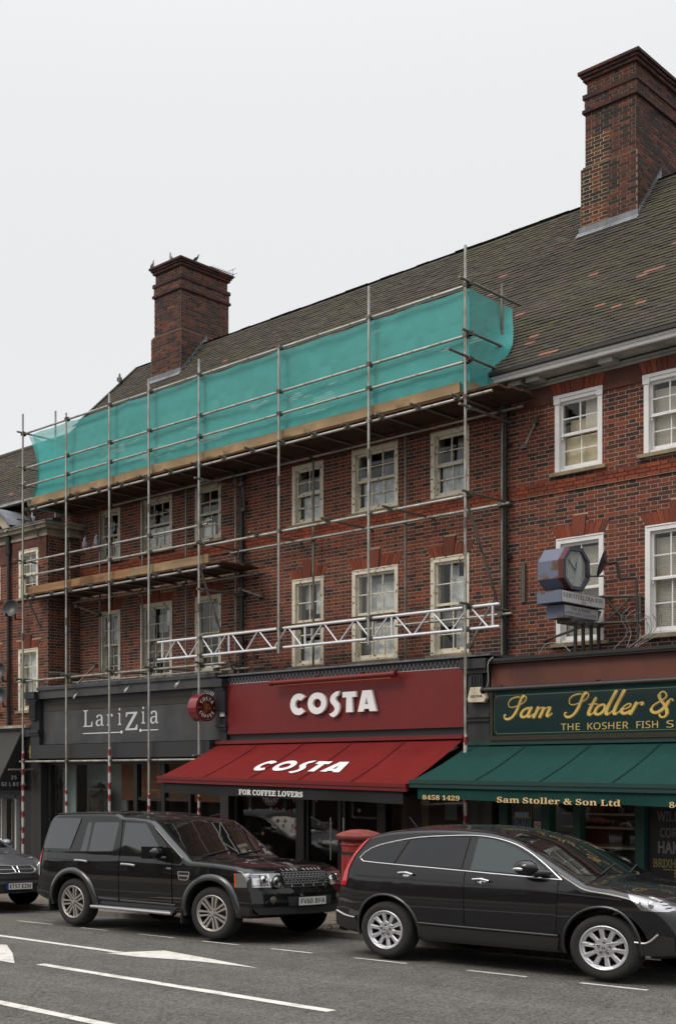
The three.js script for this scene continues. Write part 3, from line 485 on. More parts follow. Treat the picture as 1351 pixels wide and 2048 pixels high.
// ---------- the projecting brick wing at the left ----------
const wing = thing('wing_building', 'projecting brick block with stone cornice and curved pediment at the left end of the terrace', 'building', [-8.2, groundY(-8.2), 0.76]);
{
  const x0 = -12.4, x1 = -4.23, zf = 0.76, W = [[-5.29, -4.55, 6.06, 7.15, 2], [-5.31, -4.55, 3.5, 4.9, 2], [-6.75, -6.03, 6.1, 7.2, 2], [-6.75, -6.05, 3.5, 4.9, 2]];
  const holes = W.map(([a, b, c, d]) => [[a + 0.03, c + 0.02], [b - 0.03, c + 0.02], [b - 0.03, d - 0.03], [a + 0.03, d - 0.03]]);
  part(wing, 'wall', ext(shp([[x0, 2.9], [x1, 2.9], [x1, 7.45], [x0, 7.45]], holes), zf - 0.34, zf), mat.mortar);
  part(wing, 'wall', [box(x0, x1, -0.7, 2.9, zf - 3.2, zf - 3), box(x1 - 0.34, x1, 2.9, 7.45, 0, zf - 0.34), box(x1 - 0.3, x1 + 0.2, 3.6, 7.3, -0.3, 0.28), box(x0, x1, 7.6, 8.4, -0.34, 0)], mat.mortarSoot);
  const list = [], ops = W.map(([a, b, c, d]) => ({ x0: a + 0.02, x1: b - 0.02, y0: c - 0.05, y1: d })).concat(W.filter((_, i) => i % 2).map(([a, b, c, d]) => ({ x0: a, x1: b, y0: d, y1: d + 0.19, splay: 0.1 })));
  const soot = (a, y) => 0.06 + 0.25 * clamp((fbm(a * 0.9, y, 0, 4) - 0.5) * 5, 0, 1);
  brickFace(list, { plane: zf, a0: x0, a1: x1, y0: 2.95, y1: 6.9, openings: ops, soot });
  brickFace(list, { axis: 'x', plane: x1, a0: 0.28, a1: zf, y0: 2.95, y1: 7.35, soot: () => 0.45 });
  brickFace(list, { axis: 'x', plane: x1 + 0.2, a0: 0, a1: 0.28, y0: 3.7, y1: 7.3, soot: () => 0.5 });
  brickFace(list, { plane: 0.28, a0: x1, a1: x1 + 0.2, y0: 3.7, y1: 7.3, soot: () => 0.5 });
  brickFace(list, { plane: 0, a0: x0, a1: x1 + 0.3, y0: 7.66, y1: 8.38, soot });
  layBricks(wing, list, (b) => (b.axis === 'z' && b.plane > 0.7 ? inView(b.a, b.y, zf) : 0));
  for (const f of [box(x0, -5.3, 6.9, 7.4, zf - 0.02, zf + 0.03), box(-4.5, x1, 6.9, 7.4, zf - 0.02, zf + 0.03), box(-5.3, -4.5, 7.16, 7.4, zf - 0.02, zf + 0.028)]) part(wing, 'frieze', f, mat.frieze);
  W.forEach(([a, b, c, d, n], i) => { sashWindow(wing, a, b, c, d, { z: zf, cols: n, rU: 2, rL: 2, mat: mat.oldPaint, sheets: i === 0 ? [[0, 1, 0.35, 0.97, 0.2, MILK]] : [[0, 1, 0.3, 0.97, 0.2, G1]] }); if (i % 2) voussoirs(wing, a, b, d + 0.004, d + 0.185, 0.09, d + 0.3, zf); });
  const run = (y0, y1, e) => [box(x0, x1 + e, y0, y1, zf - 0.1, zf + e), box(x1 - 0.1, x1 + e, y0, y1, -0.1, zf - 0.1), box(x1 + e, x1 + 0.2 + e, y0, y1, -0.1, 0.28 + e)];
  part(wing, 'cornice', [...run(7.36, 7.42, 0.06), ...run(7.52, 7.60, 0.16), ...run(7.60, 7.64, 0.22), ...run(7.42, 7.52, 0.025)], mat.stone);
  part(wing, 'lead_flat', [box(x0, x1 + 0.24, 7.64, 7.665, 0, zf + 0.24), box(x1 - 0.75, x1 - 0.02, 7.665, 7.80, 0.35, 0.6)], mat.lead);
  const arc = (r, n = 24) => Array.from({ length: n + 1 }, (_, i) => { const t = lerp(0.18, 0.82, i / n) * Math.PI; return [-6.75 - Math.cos(t) * r * 1.06, 7.0 + Math.sin(t) * r * 0.78]; });
  part(wing, 'pediment', prismZ([...arc(1.62), ...arc(1.38).reverse()], 0.3, zf + 0.24), mat.stone);
  part(wing, 'pediment_lead', prismZ([...arc(1.70), ...arc(1.62).reverse()], 0.2, zf + 0.3), mat.lead);
  part(wing, 'tympanum', prismZ(arc(1.38), 0.3, zf), brickMats[12]);
  part(wing, 'drainpipe', [cyl([-5.62, 2.9, zf + 0.07], [-5.62, 7.5, zf + 0.07], 0.045), cyl([-5.62, 7.1, zf + 0.07], [-5.62, 7.5, zf + 0.07], 0.085, 4)], mat.blackIron);
  part(wing, 'gutter', [box(-12.4, x1 + 0.05, 8.36, 8.415, 0.38, 0.5)], mat.soffit);
  const roof = new THREE.Group(); roof.name = 'roof'; wing.add(roof); OFF.set(roof, OFF.get(wing));
  const s2 = 2.46, rz = eaveZ - s2 * Math.cos(TH), ry = eaveY + s2 * Math.sin(TH);
  part(roof, 'roof_deck', prismX([[eaveZ - 0.01, eaveY - 0.03], [rz, ry - 0.02], [2 * rz - eaveZ, eaveY - 0.03]], -12.4, -4.23), mat.boardDark);
  tiles(roof, () => -12.4, -4.24, s2 - 0.03, () => false, [[-6.2, -0.02], [-6.05, 0.02], [-6.35, 0.2]], (x, y, z) => inView(x, y, z));
  part(roof, 'ridge_tile', cyl([-12.4, ry - 0.03, rz], [-4.8, ry - 0.03, rz], 0.09), tileMats[4]);
}
// drainpipes
function pipe(x, label) {
  const d = thing('drainpipe', label, 'drainpipe', [x, 3.95, 0.08]);
  part(d, 'pipe', cyl([x, 3.95, 0.085], [x, 7.95, 0.085], 0.05, 12), mat.blackIron);
  part(d, 'hopper_head', [cyl([x, 7.78, 0.09], [x, 8.0, 0.09], 0.06, 8, 0.11), box(x - 0.11, x + 0.11, 8.0, 8.05, 0.005, 0.2)], mat.blackIron);
  for (const y of [4.6, 5.5, 6.4, 7.3]) part(d, 'pipe_collar', [cyl([x, y, 0.085], [x, y + 0.09, 0.085], 0.062, 12), box(x - 0.1, x + 0.1, y + 0.02, y + 0.07, 0.012, 0.06)], mat.blackIron);
}
pipe(1.16, 'black cast iron drainpipe beside the upper windows above the round coffee sign');
pipe(7.08, 'black cast iron drainpipe between the peeling and the white sash windows');
{ const a = solo('wall_plate', 'rusty vertical iron strip on the brick wall beside the clock', 'iron strip', [box(7.36, 7.43, 4.8, 5.41, 0.008, 0.05)], mat.coupler); }
// ---------- scaffold ----------
const scaf = thing('scaffold', 'steel tube scaffold with plank decks standing in front of the terrace', 'scaffold', [1.3, groundY(1.3), 1.2]);
{
  const R = 0.0225, ZF = 1.2, ZB = 0.17;
  const FX = [-4.53, -2.955, -1.516, -0.291, 1.141, 3.186, 5.203, 7.1], FT = [10.03, 9.73, 9.82, 9.84, 9.89, 9.585, 10.11, 10.21];
  const BX = [-4.72, -3.105, -1.685, -0.335, 1.084, 3.089, 5.178, 7.09], BT = [10.35, 7.85, 7.85, 7.9, 7.9, 7.9, 7.9, 9.92];
  const pole = (a, b, m = mat.pole, r = R) => part(scaf, 'tube', cyl(a, b, r, 10), m);
  const cg = G(new THREE.BoxGeometry(0.075, 0.07, 0.1), cyl([-0.05, 0, 0.03], [0.06, 0, 0.03], 0.012, 6), cyl([0, -0.035, 0], [0, 0.035, 0], 0.04, 8)), off = OFF.get(scaf);
  const coupler = (x, y, z) => { const m = new THREE.Mesh(cg, mat.coupler); m.name = 'coupler'; m.position.set(x - off[0], y - off[1], z - off[2]); m.rotation.set(rr(-0.2, 0.2), pick([0, 1.57]), rr(-0.3, 0.3)); scaf.add(m); };
  FX.forEach((x, i) => pole([x + (i === 7 ? 0.0 : 0), i === 5 || i === 6 ? 4.2 : groundY(x) - 0.01, ZF], [x + rr(-0.01, 0.01), FT[i], ZF]));
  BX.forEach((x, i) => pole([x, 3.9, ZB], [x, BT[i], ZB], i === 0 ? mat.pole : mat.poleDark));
  FX.forEach((x, i) => { if (i < 5 || i === 7) { part(scaf, 'base_plate', box(x - 0.075, x + 0.075, groundY(x), groundY(x) + 0.012, ZF - 0.075, ZF + 0.075), mat.coupler); } });
  for (const [x, y] of [[-4.53, 5.1], [-2.955, 5.3], [-1.516, 5.25], [-0.291, 7.3], [1.141, 5.2], [3.186, 7.25], [5.203, 7.35], [7.1, 5.95]]) part(scaf, 'sleeve_coupler', cyl([x, y - 0.08, ZF], [x, y + 0.08, ZF], 0.034, 10), mat.coupler);
  // ledgers along the front: [height, from, to, depth]
  const L = [[9.6, -4.62, 7.13], [8.83, -4.62, 7.12], [8.435, -4.62, 7.12], [7.885, -4.3, 7.55], [6.76, -4.75, 1.32], [6.44, -4.72, 1.4], [6.36, 1.2, 7.13], [5.935, -4.35, 1.62], [4.12, -4.8, 1.8], [2.34, -4.72, 1.2]];
  for (const [y, a, b] of L) { pole([a, y, 1.152], [b, y + 0.006, 1.152]); FX.forEach((x) => { if (x > a && x < b) coupler(x, y, 1.175); }); }
  for (const [y, a, b] of [[7.86, -2.6, 7.5], [6.372, 1.0, 7.25], [4.11, -4.65, 1.88], [5.9, -4.5, 1.7], [4.62, 5.0, 7.3]]) { pole([a, y, 0.222], [b, y, 0.222], mat.pole); BX.forEach((x) => { if (x > a && x < b && rnd() < 0.7) coupler(x, y, 0.2); }); }
  // transoms
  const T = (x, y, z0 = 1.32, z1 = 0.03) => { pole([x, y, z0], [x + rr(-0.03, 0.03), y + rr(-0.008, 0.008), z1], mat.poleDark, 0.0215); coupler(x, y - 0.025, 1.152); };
  for (let x = -4.1; x < 7.4; x += 0.735) T(x, 7.932, 1.34 + rr(-0.05, 0.06));
  for (let x = -4.2; x < 1.6; x += 0.68) T(x, 5.982, 1.32 + rr(-0.05, 0.06));
  for (const x of [-4.58, -2.9, -1.46, -0.24, 1.19]) T(x, 4.165, 1.38, 0.1);
  for (const x of [2.62, 4.3, 1.22, 5.62]) T(x, 6.405, 1.36, 0.02);
  for (const [x, y, a, b] of [[7.145, 9.65, 1.42, -0.24], [7.145, 8.88, 1.36, -0.28], [7.145, 8.49, 1.72, 0.12], [7.145, 7.72, 1.42, 0.0], [7.145, 6.41, 1.36, -0.0], [7.145, 4.69, 1.42, 0.05], [1.19, 7.62, 1.36, 0.1], [1.19, 5.55, 1.3, 0.08], [-4.58, 9.63, 1.32, 0.0], [-4.58, 8.86, 1.32, 0.02], [-4.58, 8.47, 1.32, 0.02], [-4.58, 7.7, 1.34, 0.9], [-4.58, 6.79, 1.4, 0.8], [-4.58, 2.16, 1.55, 0.92], [1.19, 2.42, 1.4, 1.0], [-3.0, 4.2, 1.6, 0.5]]) T(x, y, a, b);
  for (const [y, a] of [[6.8, 1.2], [6.47, 1.2]]) pole([1.15, y, 1.15], [1.46, y + 0.02, 1.15], mat.poleDark);
  // braces
  const br = [[[-4.5, 7.93, 1.12], [-4.45, 6.2, 0.2]], [[-4.5, 6.0, 1.12], [-4.45, 4.3, 0.2]], [[7.05, 6.35, 1.12], [7.05, 4.62, 0.12]], [[7.17, 4.75, 0.6], [7.15, 4.05, 1.15]], [[1.1, 5.95, 1.12], [1.1, 4.05, 0.25]], [[7.55, 7.2, 0.25], [7.62, 7.62, 0.05]], [[1.5, 7.6, 0.4], [1.25, 7.2, 0.1]], [[-3.5, 5.75, 0.5], [-3.1, 5.55, 0.2]], [[1.45, 5.6, 0.4], [1.8, 5.45, 0.2]], [[-3.4, 4.0, 0.6], [-3.3, 4.45, 0.15]], [[1.3, 4.05, 0.9], [1.75, 4.3, 0.3]]];
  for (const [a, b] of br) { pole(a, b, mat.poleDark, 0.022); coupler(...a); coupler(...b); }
  for (const [x, y, z] of [[-4.58, 2.16, 0.92], [-3.6, 5.98, 0.02], [-2.2, 5.98, 0.02], [-1.0, 4.1, 0.2], [0.3, 4.1, 0.2], [1.19, 5.55, 0.08]]) part(scaf, 'end_cap', cyl([x, y, z], [x, y, z - 0.05], 0.028, 8), mat.yellowCap);
  // decks and toe boards
  const deck = (y, z0, z1, a, b, m) => { const n = Math.round((z1 - z0) / 0.23); for (let i = 0; i < n; i++) { let x = a + (i % 2) * rr(0, 0.5); const zz = z0 + i * (z1 - z0) / n; let s = a - rr(0, 0.15); while (s < b - 0.3) { const e = Math.min(s + 3.9, b + rr(-0.08, 0.05)); part(scaf, 'scaffold_board', box(s, e - 0.01, y + rr(-0.002, 0.004), y + 0.036, zz + 0.004, zz + (z1 - z0) / n - 0.004), m); s = e; } } };
  deck(7.957, 0.12, 1.13, -4.3, 7.72, mat.boardDark); deck(6.006, 0.1, 1.13, -4.42, 1.72, mat.boardDark); deck(4.68, 0.55, 1.08, 1.2, 5.6, mat.boardDark);
  const toe = (y0, y1, segs) => segs.forEach(([a, b, m, k]) => part(scaf, 'toe_board', [box(a, b - 0.008, y0 + (k ?? 0), y1 + (k ?? 0), 1.085, 1.122)], m));
  toe(7.995, 8.155, [[-4.32, -1.12, mat.board], [-1.12, 1.02, mat.board, 0.005], [1.02, 3.18, mat.board, 0.0], [3.18, 5.2, mat.board, 0.006], [5.2, 6.95, mat.board, 0.01]]);
  toe(6.045, 6.205, [[-4.46, -0.95, mat.boardPink], [-0.95, 1.32, mat.board, 0.002]]);
  toe(4.648, 4.69, [[1.1, 5.6, mat.board]]);
  part(scaf, 'toe_board', box(7.02, 7.055, 8.0, 8.17, 0.55, 1.1), mat.board); part(scaf, 'toe_board', box(-4.5, -4.46, 8.0, 8.15, 0.7, 1.1), mat.board);
  // lattice girder
  pole([-0.1, 4.646, 1.14], [7.67, 4.646, 1.14], mat.alu, 0.025); pole([-0.1, 4.306, 1.14], [7.67, 4.306, 1.14], mat.alu, 0.025);
  const GV = [0.034, 1.879, 3.754, 5.636, 7.553];
  for (const x of GV) pole([x, 4.306, 1.14], [x, 4.646, 1.14], mat.alu, 0.02);
  for (let i = 0; i < 4; i++) { const a = GV[i], w = GV[i + 1] - a, up = i % 2 === 0; const K = [0.05, 0.2, 0.24, 0.385, 0.42, 0.58, 0.615, 0.76, 0.8, 0.95];
    for (let j = 0; j < 5; j++) { const lo = (j % 2 === 0) === up; pole([a + w * K[2 * j], lo ? 4.325 : 4.627, 1.14], [a + w * K[2 * j + 1], lo ? 4.627 : 4.325, 1.14], mat.alu, 0.0145); } }
  for (const x of [1.141, 3.186, 5.203, 7.1, -0.291]) { coupler(x, 4.646, 1.17); coupler(x, 4.306, 1.17); }
  // red and white tape round the feet
  const tTape = canvasTex(64, 512, (c, w, h) => { c.fillStyle = '#c4c2be'; c.fillRect(0, 0, w, h); c.fillStyle = '#8e1a20'; for (let i = 0; i < 9; i++) { const y = i * 57 + 6 * ((i * 7) % 3); c.beginPath(); c.moveTo(0, y + 10); c.lineTo(w, y); c.lineTo(w, y + 24); c.lineTo(0, y + 34); c.fill(); } c.fillStyle = 'rgba(120,118,115,0.5)'; for (let i = 0; i < 60; i++) c.fillRect((i * 37) % 64, (i * 89) % 512, 2, 14); });
  const tm = M([0.9, 0.9, 0.9], 0.5, { map: tTape });
  [[0, 2.57], [1, 1.76], [2, 2.62], [3, 1.7], [4, 1.68], [7, 2.69]].forEach(([i, t]) => { const g = new THREE.CylinderGeometry(0.028, 0.032, t - groundY(FX[i]) - 0.1, 10, 16, true).translate(FX[i], (t + groundY(FX[i]) + 0.1) / 2, ZF); const p = g.attributes.position; for (let k = 0; k < p.count; k++) { const j = 1 + 0.16 * (vnoise(p.getY(k) * 9 + i, k * 0.7) - 0.4); p.setX(k, FX[i] + (p.getX(k) - FX[i]) * j); p.setZ(k, ZF + (p.getZ(k) - ZF) * j); } g.computeVertexNormals(); part(scaf, 'hazard_tape', g, tm, true); });
}
// ---------- netting ----------
{
  const net = thing('debris_net', 'turquoise debris netting tied along the top deck of the scaffold', 'netting', [1.3, 8.0, 1.1]);
  const sheet = (nu, nv, f) => { const g = new THREE.PlaneGeometry(1, 1, nu, nv), p = g.attributes.position; for (let i = 0; i < p.count; i++) { const q = f(p.getX(i) + 0.5, p.getY(i) + 0.5); p.setXYZ(i, ...q); } g.computeVertexNormals(); return g; };
  part(net, 'net_sheet', sheet(260, 26, (u, v) => { const edge = -4.42 + 0.3 * Math.sin(Math.PI * clamp(v, 0, 1)) ; const x = lerp(edge, 7.08, u), y = lerp(7.99, 9.60, v); const tie = Math.abs(Math.sin(x * 3.1)); return [x, y - v ** 6 * 0.012 * tie, 1.062 + 0.10 * (fbm(x * 0.9, y * 0.8, 0, 4) - 0.5) + 0.035 * (fbm(x * 3.5 + y * 1.5, y * 1.2, 0, 3) - 0.5) - 0.02 * tie * v]; }), mat.net);
  part(net, 'net_sheet', sheet(30, 26, (u, v) => { const y = lerp(8.02, 9.64, v), z0 = 1.12, k = clamp((v - 0.53) / 0.47, 0, 1), z1 = v > 0.53 ? lerp(0.18, -0.24, k) : lerp(0.48, 0.18, v / 0.53), z = lerp(z0, z1, u), out = v > 0.53 ? lerp(0.28, 0.0, k) : lerp(0.04, 0.28, v / 0.53); return [7.02 + out * u ** 7 + 0.03 * (fbm(u * 5, v * 4, 0, 3) - 0.5), y - 0.012 * Math.sin(u * Math.PI), z + 0.006 * u * Math.sin(v * 17)]; }), mat.net);
  part(net, 'net_sheet', sheet(14, 14, (u, v) => { const y = lerp(7.95, 9.55 - 0.1 * u, v), z = lerp(1.1, -0.02, u), pull = 0.32 * Math.sin(Math.PI * v) * (1 - u); return [-4.45 + pull + 0.02 * Math.sin(u * 14), y, z]; }), mat.net);
}
// ---------- shopfronts ----------
const GZ = 0.72;                                                       // plane of the shop glass
function flat(parent, name, tx, x0, x1, y0, y1, z, o = {}) { return part(parent, name, panelTex(x0, x1, y0, y1, z), new THREE.MeshStandardMaterial({ map: tx, roughness: o.rough ?? 0.6, transparent: !!o.alpha, alphaTest: o.alpha ? 0.4 : 0, metalness: o.metal ?? 0 }), true); }
function pilaster(root, x0, x1, top, m) {
  part(root, 'pilaster', [box(x0, x1, -0.4, top - 1.35, 0.6, 0.92), box(x0 - 0.02, x1 + 0.02, groundY(x0) - 0.1, groundY(x0) + 0.5, 0.6, 0.945), box(x0 + 0.02, x1 - 0.02, top - 1.35, top - 0.15, 0.6, 0.95)], m);
  const cx = (x0 + x1) / 2;
  part(root, 'console_bracket', [box(x0 - 0.02, x1 + 0.02, top - 0.15, top, 0.6, 1.12), box(x0, x1, top - 0.22, top - 0.15, 0.6, 1.06), box(cx - 0.12, cx + 0.12, top - 0.62, top - 0.22, 0.9, 1.03), ...[-0.075, -0.025, 0.025, 0.075].map((d) => box(cx + d - 0.015, cx + d + 0.015, top - 0.58, top - 0.26, 1.03, 1.045))], m);
  part(root, 'capital', [box(x0 - 0.02, x1 + 0.02, top - 0.9, top - 0.84, 0.6, 1.02), box(x0, x1, top - 0.96, top - 0.9, 0.6, 0.99)], m); part(root, 'necking', box(x0 - 0.015, x1 + 0.015, top - 1.35, top - 1.28, 0.6, 1.0), m);
}
// Larizia
const lar = thing('shopfront', 'dark grey shoe shop front with lettered fascia and wide display windows', 'shopfront', [-1.6, groundY(-1.6), 0.8]);
{
  pilaster(lar, -4.62, -4.25, 3.88, mat.shopDark);
  part(lar, 'fascia', [box(-4.25, 1.40, 2.72, 3.72, 0.4, 0.85)], mat.shopGrey);
  part(lar, 'cornice', [box(-4.25, 1.40, 3.72, 3.9, 0.3, 1.0), box(-4.25, 1.40, 3.9, 3.96, 0, 1.04)], mat.shopGrey);
  part(lar, 'lead_capping', [box(-4.25, 1.40, 3.962, 3.985, 0.0, 1.03)], mat.lead);
  part(lar, 'shutter_box', [box(-4.37, 1.335, 2.405, 2.70, 0.6, 1.12)], mat.shopDark);
  part(lar, 'end_cap', [box(-4.40, -4.372, 2.42, 2.69, 0.9, 1.11)], mat.yellowCap);
  part(lar, 'stall_riser', box(-4.25, 1.40, -0.6, 0.12, 0.5, 0.8), mat.shopDark);
  const vs = [-4.12, -1.2, -0.36, 0.42, 1.36];
  part(lar, 'window_frame', [...vs.map((x, i) => box(x - (i === 1 || i === 2 ? 0.055 : 0.03), x + (i === 1 || i === 2 ? 0.055 : 0.03), 0.12, 2.405, 0.66, 0.78)), box(-4.2, 1.38, 2.27, 2.405, 0.66, 0.775), box(-4.2, 1.38, 0.12, 0.2, 0.66, 0.775), box(-1.2, 0.42, 1.54, 1.6, 0.68, 0.76)], mat.shopBlack);
  for (let i = 0; i < 4; i++) part(lar, 'pane', panelTex(vs[i] + 0.05, vs[i + 1] - 0.05, 0.2, 2.27, GZ), mat.shopGlass);
  part(lar, 'display_wall', [box(-4.1, -2.7, -0.2, 2.4, -0.3, -0.25)], M([0.56, 0.62, 0.60], 0.85)); part(lar, 'display_wall', box(-4.2, -3.75, 0, 2.4, 0.3, 0.34), M([0.36, 0.42, 0.42], 0.8));
  part(lar, 'display_wall', box(-2.7, 1.4, 1.5, 2.5, -0.2, -0.1), M([0.34, 0.15, 0.08], 0.85)); part(lar, 'display_wall', [box(-2.7, 1.4, -0.2, 1.5, -0.9, -0.8)], mat.dark);  // upper brown wall: reflection of the houses opposite put into its colour
  part(lar, 'display_shelf', [box(-2.4, -1.4, 1.0, 1.03, -0.5, 0.2), box(-2.4, -1.4, 0.55, 0.58, -0.5, 0.2), box(-0.25, 0.3, 0.9, 0.93, -0.5, 0.2)], M([0.25, 0.03, 0.025], 0.6));
  for (const [x, y, z] of [[-2.78, 3.74, 1.03], [-1.1, 3.79, 1.03], [0.42, 3.82, 1.03]]) part(lar, 'sign_hook', tube([[x, y + 0.08, z - 0.03], [x + 0.03, y + 0.02, z + 0.06], [x, y - 0.07, z + 0.1], [x - 0.09, y - 0.05, z + 0.05], [x - 0.08, y + 0.02, z]], 0.011), mat.satin);
}
{
  // fascia lettering: flat cut letters
  const sg = thing('fascia_sign', 'pale serif lettering and underline on the dark grey fascia', 'shop lettering', [-1.6, 2.9, 0.86]);
  const cell = [['L', 3.07, 3.43, -2.83, -2.5], ['a', 3.075, 3.32, -2.4, -2.13], ['r', 3.08, 3.32, -2.03, -1.83], ['i', 3.08, 3.44, -1.67, -1.55], ['z', 2.965, 3.34, -1.43, -1.04], ['i', 3.09, 3.44, -0.925, -0.805], ['a', 3.08, 3.34, -0.66, -0.41]];
  for (const [ch, y0, y1, x0, x1] of cell) {
    const t = canvasTex(128, 128, (c) => { c.fillStyle = '#c9cac8'; c.font = '100px serif'; c.textBaseline = 'alphabetic'; const m = c.measureText(ch), bw = m.actualBoundingBoxLeft + m.actualBoundingBoxRight, bh = m.actualBoundingBoxAscent + m.actualBoundingBoxDescent; c.setTransform(128 / bw, 0, 0, 128 / bh, 0, 0); c.fillText(ch, m.actualBoundingBoxLeft, m.actualBoundingBoxAscent); });
    flat(sg, 'letter', t, x0, x1, y0, y1, 0.855, { alpha: true });
  }
  part(sg, 'underline', [box(-2.83, -1.6, 2.922, 2.938, 0.851, 0.858), box(-0.93, -0.41, 2.945, 2.961, 0.851, 0.858), cyl([-1.55, 2.932, 0.851], [-1.55, 2.932, 0.858], 0.032, 14), cyl([-0.95, 2.953, 0.851], [-0.95, 2.953, 0.858], 0.032, 14)], mat.letterWhite);
}
{ // coat on a bust in the window
  const b = thing('shop_bust', 'brown coat on a headless bust in the grey shop window', 'display bust', [-3.2, groundY(-3), 0.1]);
  const prof = [[0.02, 1.95], [0.05, 1.9], [0.07, 1.86], [0.2, 1.80], [0.25, 1.7], [0.22, 1.45], [0.19, 1.3], [0.24, 1.0], [0.26, 0.8], [0.05, 0.78], [0.03, -0.1], [0.18, -0.12]].map(([r, y]) => new THREE.Vector2(r, y));
  part(b, 'coat', [new THREE.LatheGeometry(prof, 20).scale(1.15, 1, 0.75).translate(-3.2, -0.05, 0.1), cyl([-2.93, 1.68, 0.1], [-2.87, 0.95, 0.14], 0.075, 10, 0.085), cyl([-3.47, 1.68, 0.1], [-3.53, 0.95, 0.14], 0.075, 10, 0.085), tube([[-3.36, 1.72, 0.22], [-3.2, 1.62, 0.3], [-3.04, 1.72, 0.22], [-3.2, 1.8, 0.02], [-3.36, 1.72, 0.22]], 0.05)], M([0.09, 0.075, 0.055], 0.95, { map: rep(tPatch, 3) }));
}
// Costa
const costa = thing('shopfront', 'black coffee shop front with glazed doors under the red awning', 'shopfront', [4.3, groundY(4.3), 0.8]);
{
  pilaster(costa, 1.42, 1.64, 3.85, mat.shopDark); pilaster(costa, 6.955, 7.39, 3.85, mat.shopDark);
  part(costa, 'fascia', [box(1.64, 6.955, 2.6, 3.9, 0.4, 0.885)], mat.shopDark);
  part(costa, 'lead_capping', [box(1.40, 7.4, 3.9, 3.93, 0, 0.98)], mat.lead);
  part(costa, 'stall_riser', box(1.64, 3.3, -0.5, 0.28, 0.5, 0.78), mat.shopBlack); part(costa, 'stall_riser', box(5.2, 6.95, -0.5, 0.28, 0.5, 0.78), mat.shopBlack);
  part(costa, 'window_frame', [box(1.64, 1.74, 0, 2.6, 0.62, 0.8), box(3.23, 3.42, 0, 2.6, 0.62, 0.8), box(5.1, 5.24, 0, 2.6, 0.62, 0.8), box(6.86, 6.95, 0, 2.6, 0.62, 0.8), box(1.64, 6.95, 2.35, 2.6, 0.62, 0.79), box(1.64, 3.23, 0.28, 0.34, 0.64, 0.78), box(5.24, 6.86, 0.28, 0.34, 0.64, 0.78)], mat.shopBlack);
  part(costa, 'pane', panelTex(1.74, 3.23, 0.34, 2.35, GZ), mat.shopGlass); part(costa, 'pane', panelTex(5.24, 6.86, 0.34, 2.35, GZ), mat.shopGlass);
  for (const [a, b, h] of [[3.42, 4.24, 4.07], [4.27, 5.1, 4.36]]) { const d = part(costa, 'door', [box(a, a + 0.07, -0.1, 2.34, 0.68, 0.76), box(b - 0.07, b, -0.1, 2.34, 0.68, 0.76), box(a + 0.07, b - 0.07, 2.25, 2.34, 0.68, 0.76), box(a + 0.07, b - 0.07, -0.1, 0.14, 0.68, 0.76)], mat.shopBlack); part(d, 'pane', panelTex(a + 0.07, b - 0.07, 0.14, 2.25, GZ), mat.shopGlass); part(d, 'handle', [cyl([h, 0.58, 0.83], [h, 1.32, 0.83], 0.013, 8), cyl([h, 0.7, 0.76], [h, 0.7, 0.83], 0.01, 6), cyl([h, 1.2, 0.76], [h, 1.2, 0.83], 0.01, 6)], mat.chrome); }
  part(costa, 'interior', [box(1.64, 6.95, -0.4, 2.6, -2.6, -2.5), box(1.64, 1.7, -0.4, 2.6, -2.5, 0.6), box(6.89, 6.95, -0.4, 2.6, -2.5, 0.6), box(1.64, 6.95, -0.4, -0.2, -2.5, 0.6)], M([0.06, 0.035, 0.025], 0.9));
  part(costa, 'counter', [box(3.2, 6.2, -0.2, 0.85, -1.9, -1.4), box(3.3, 5.0, 1.5, 1.85, -2.48, -2.44)], M([0.12, 0.07, 0.04], 0.7));
}
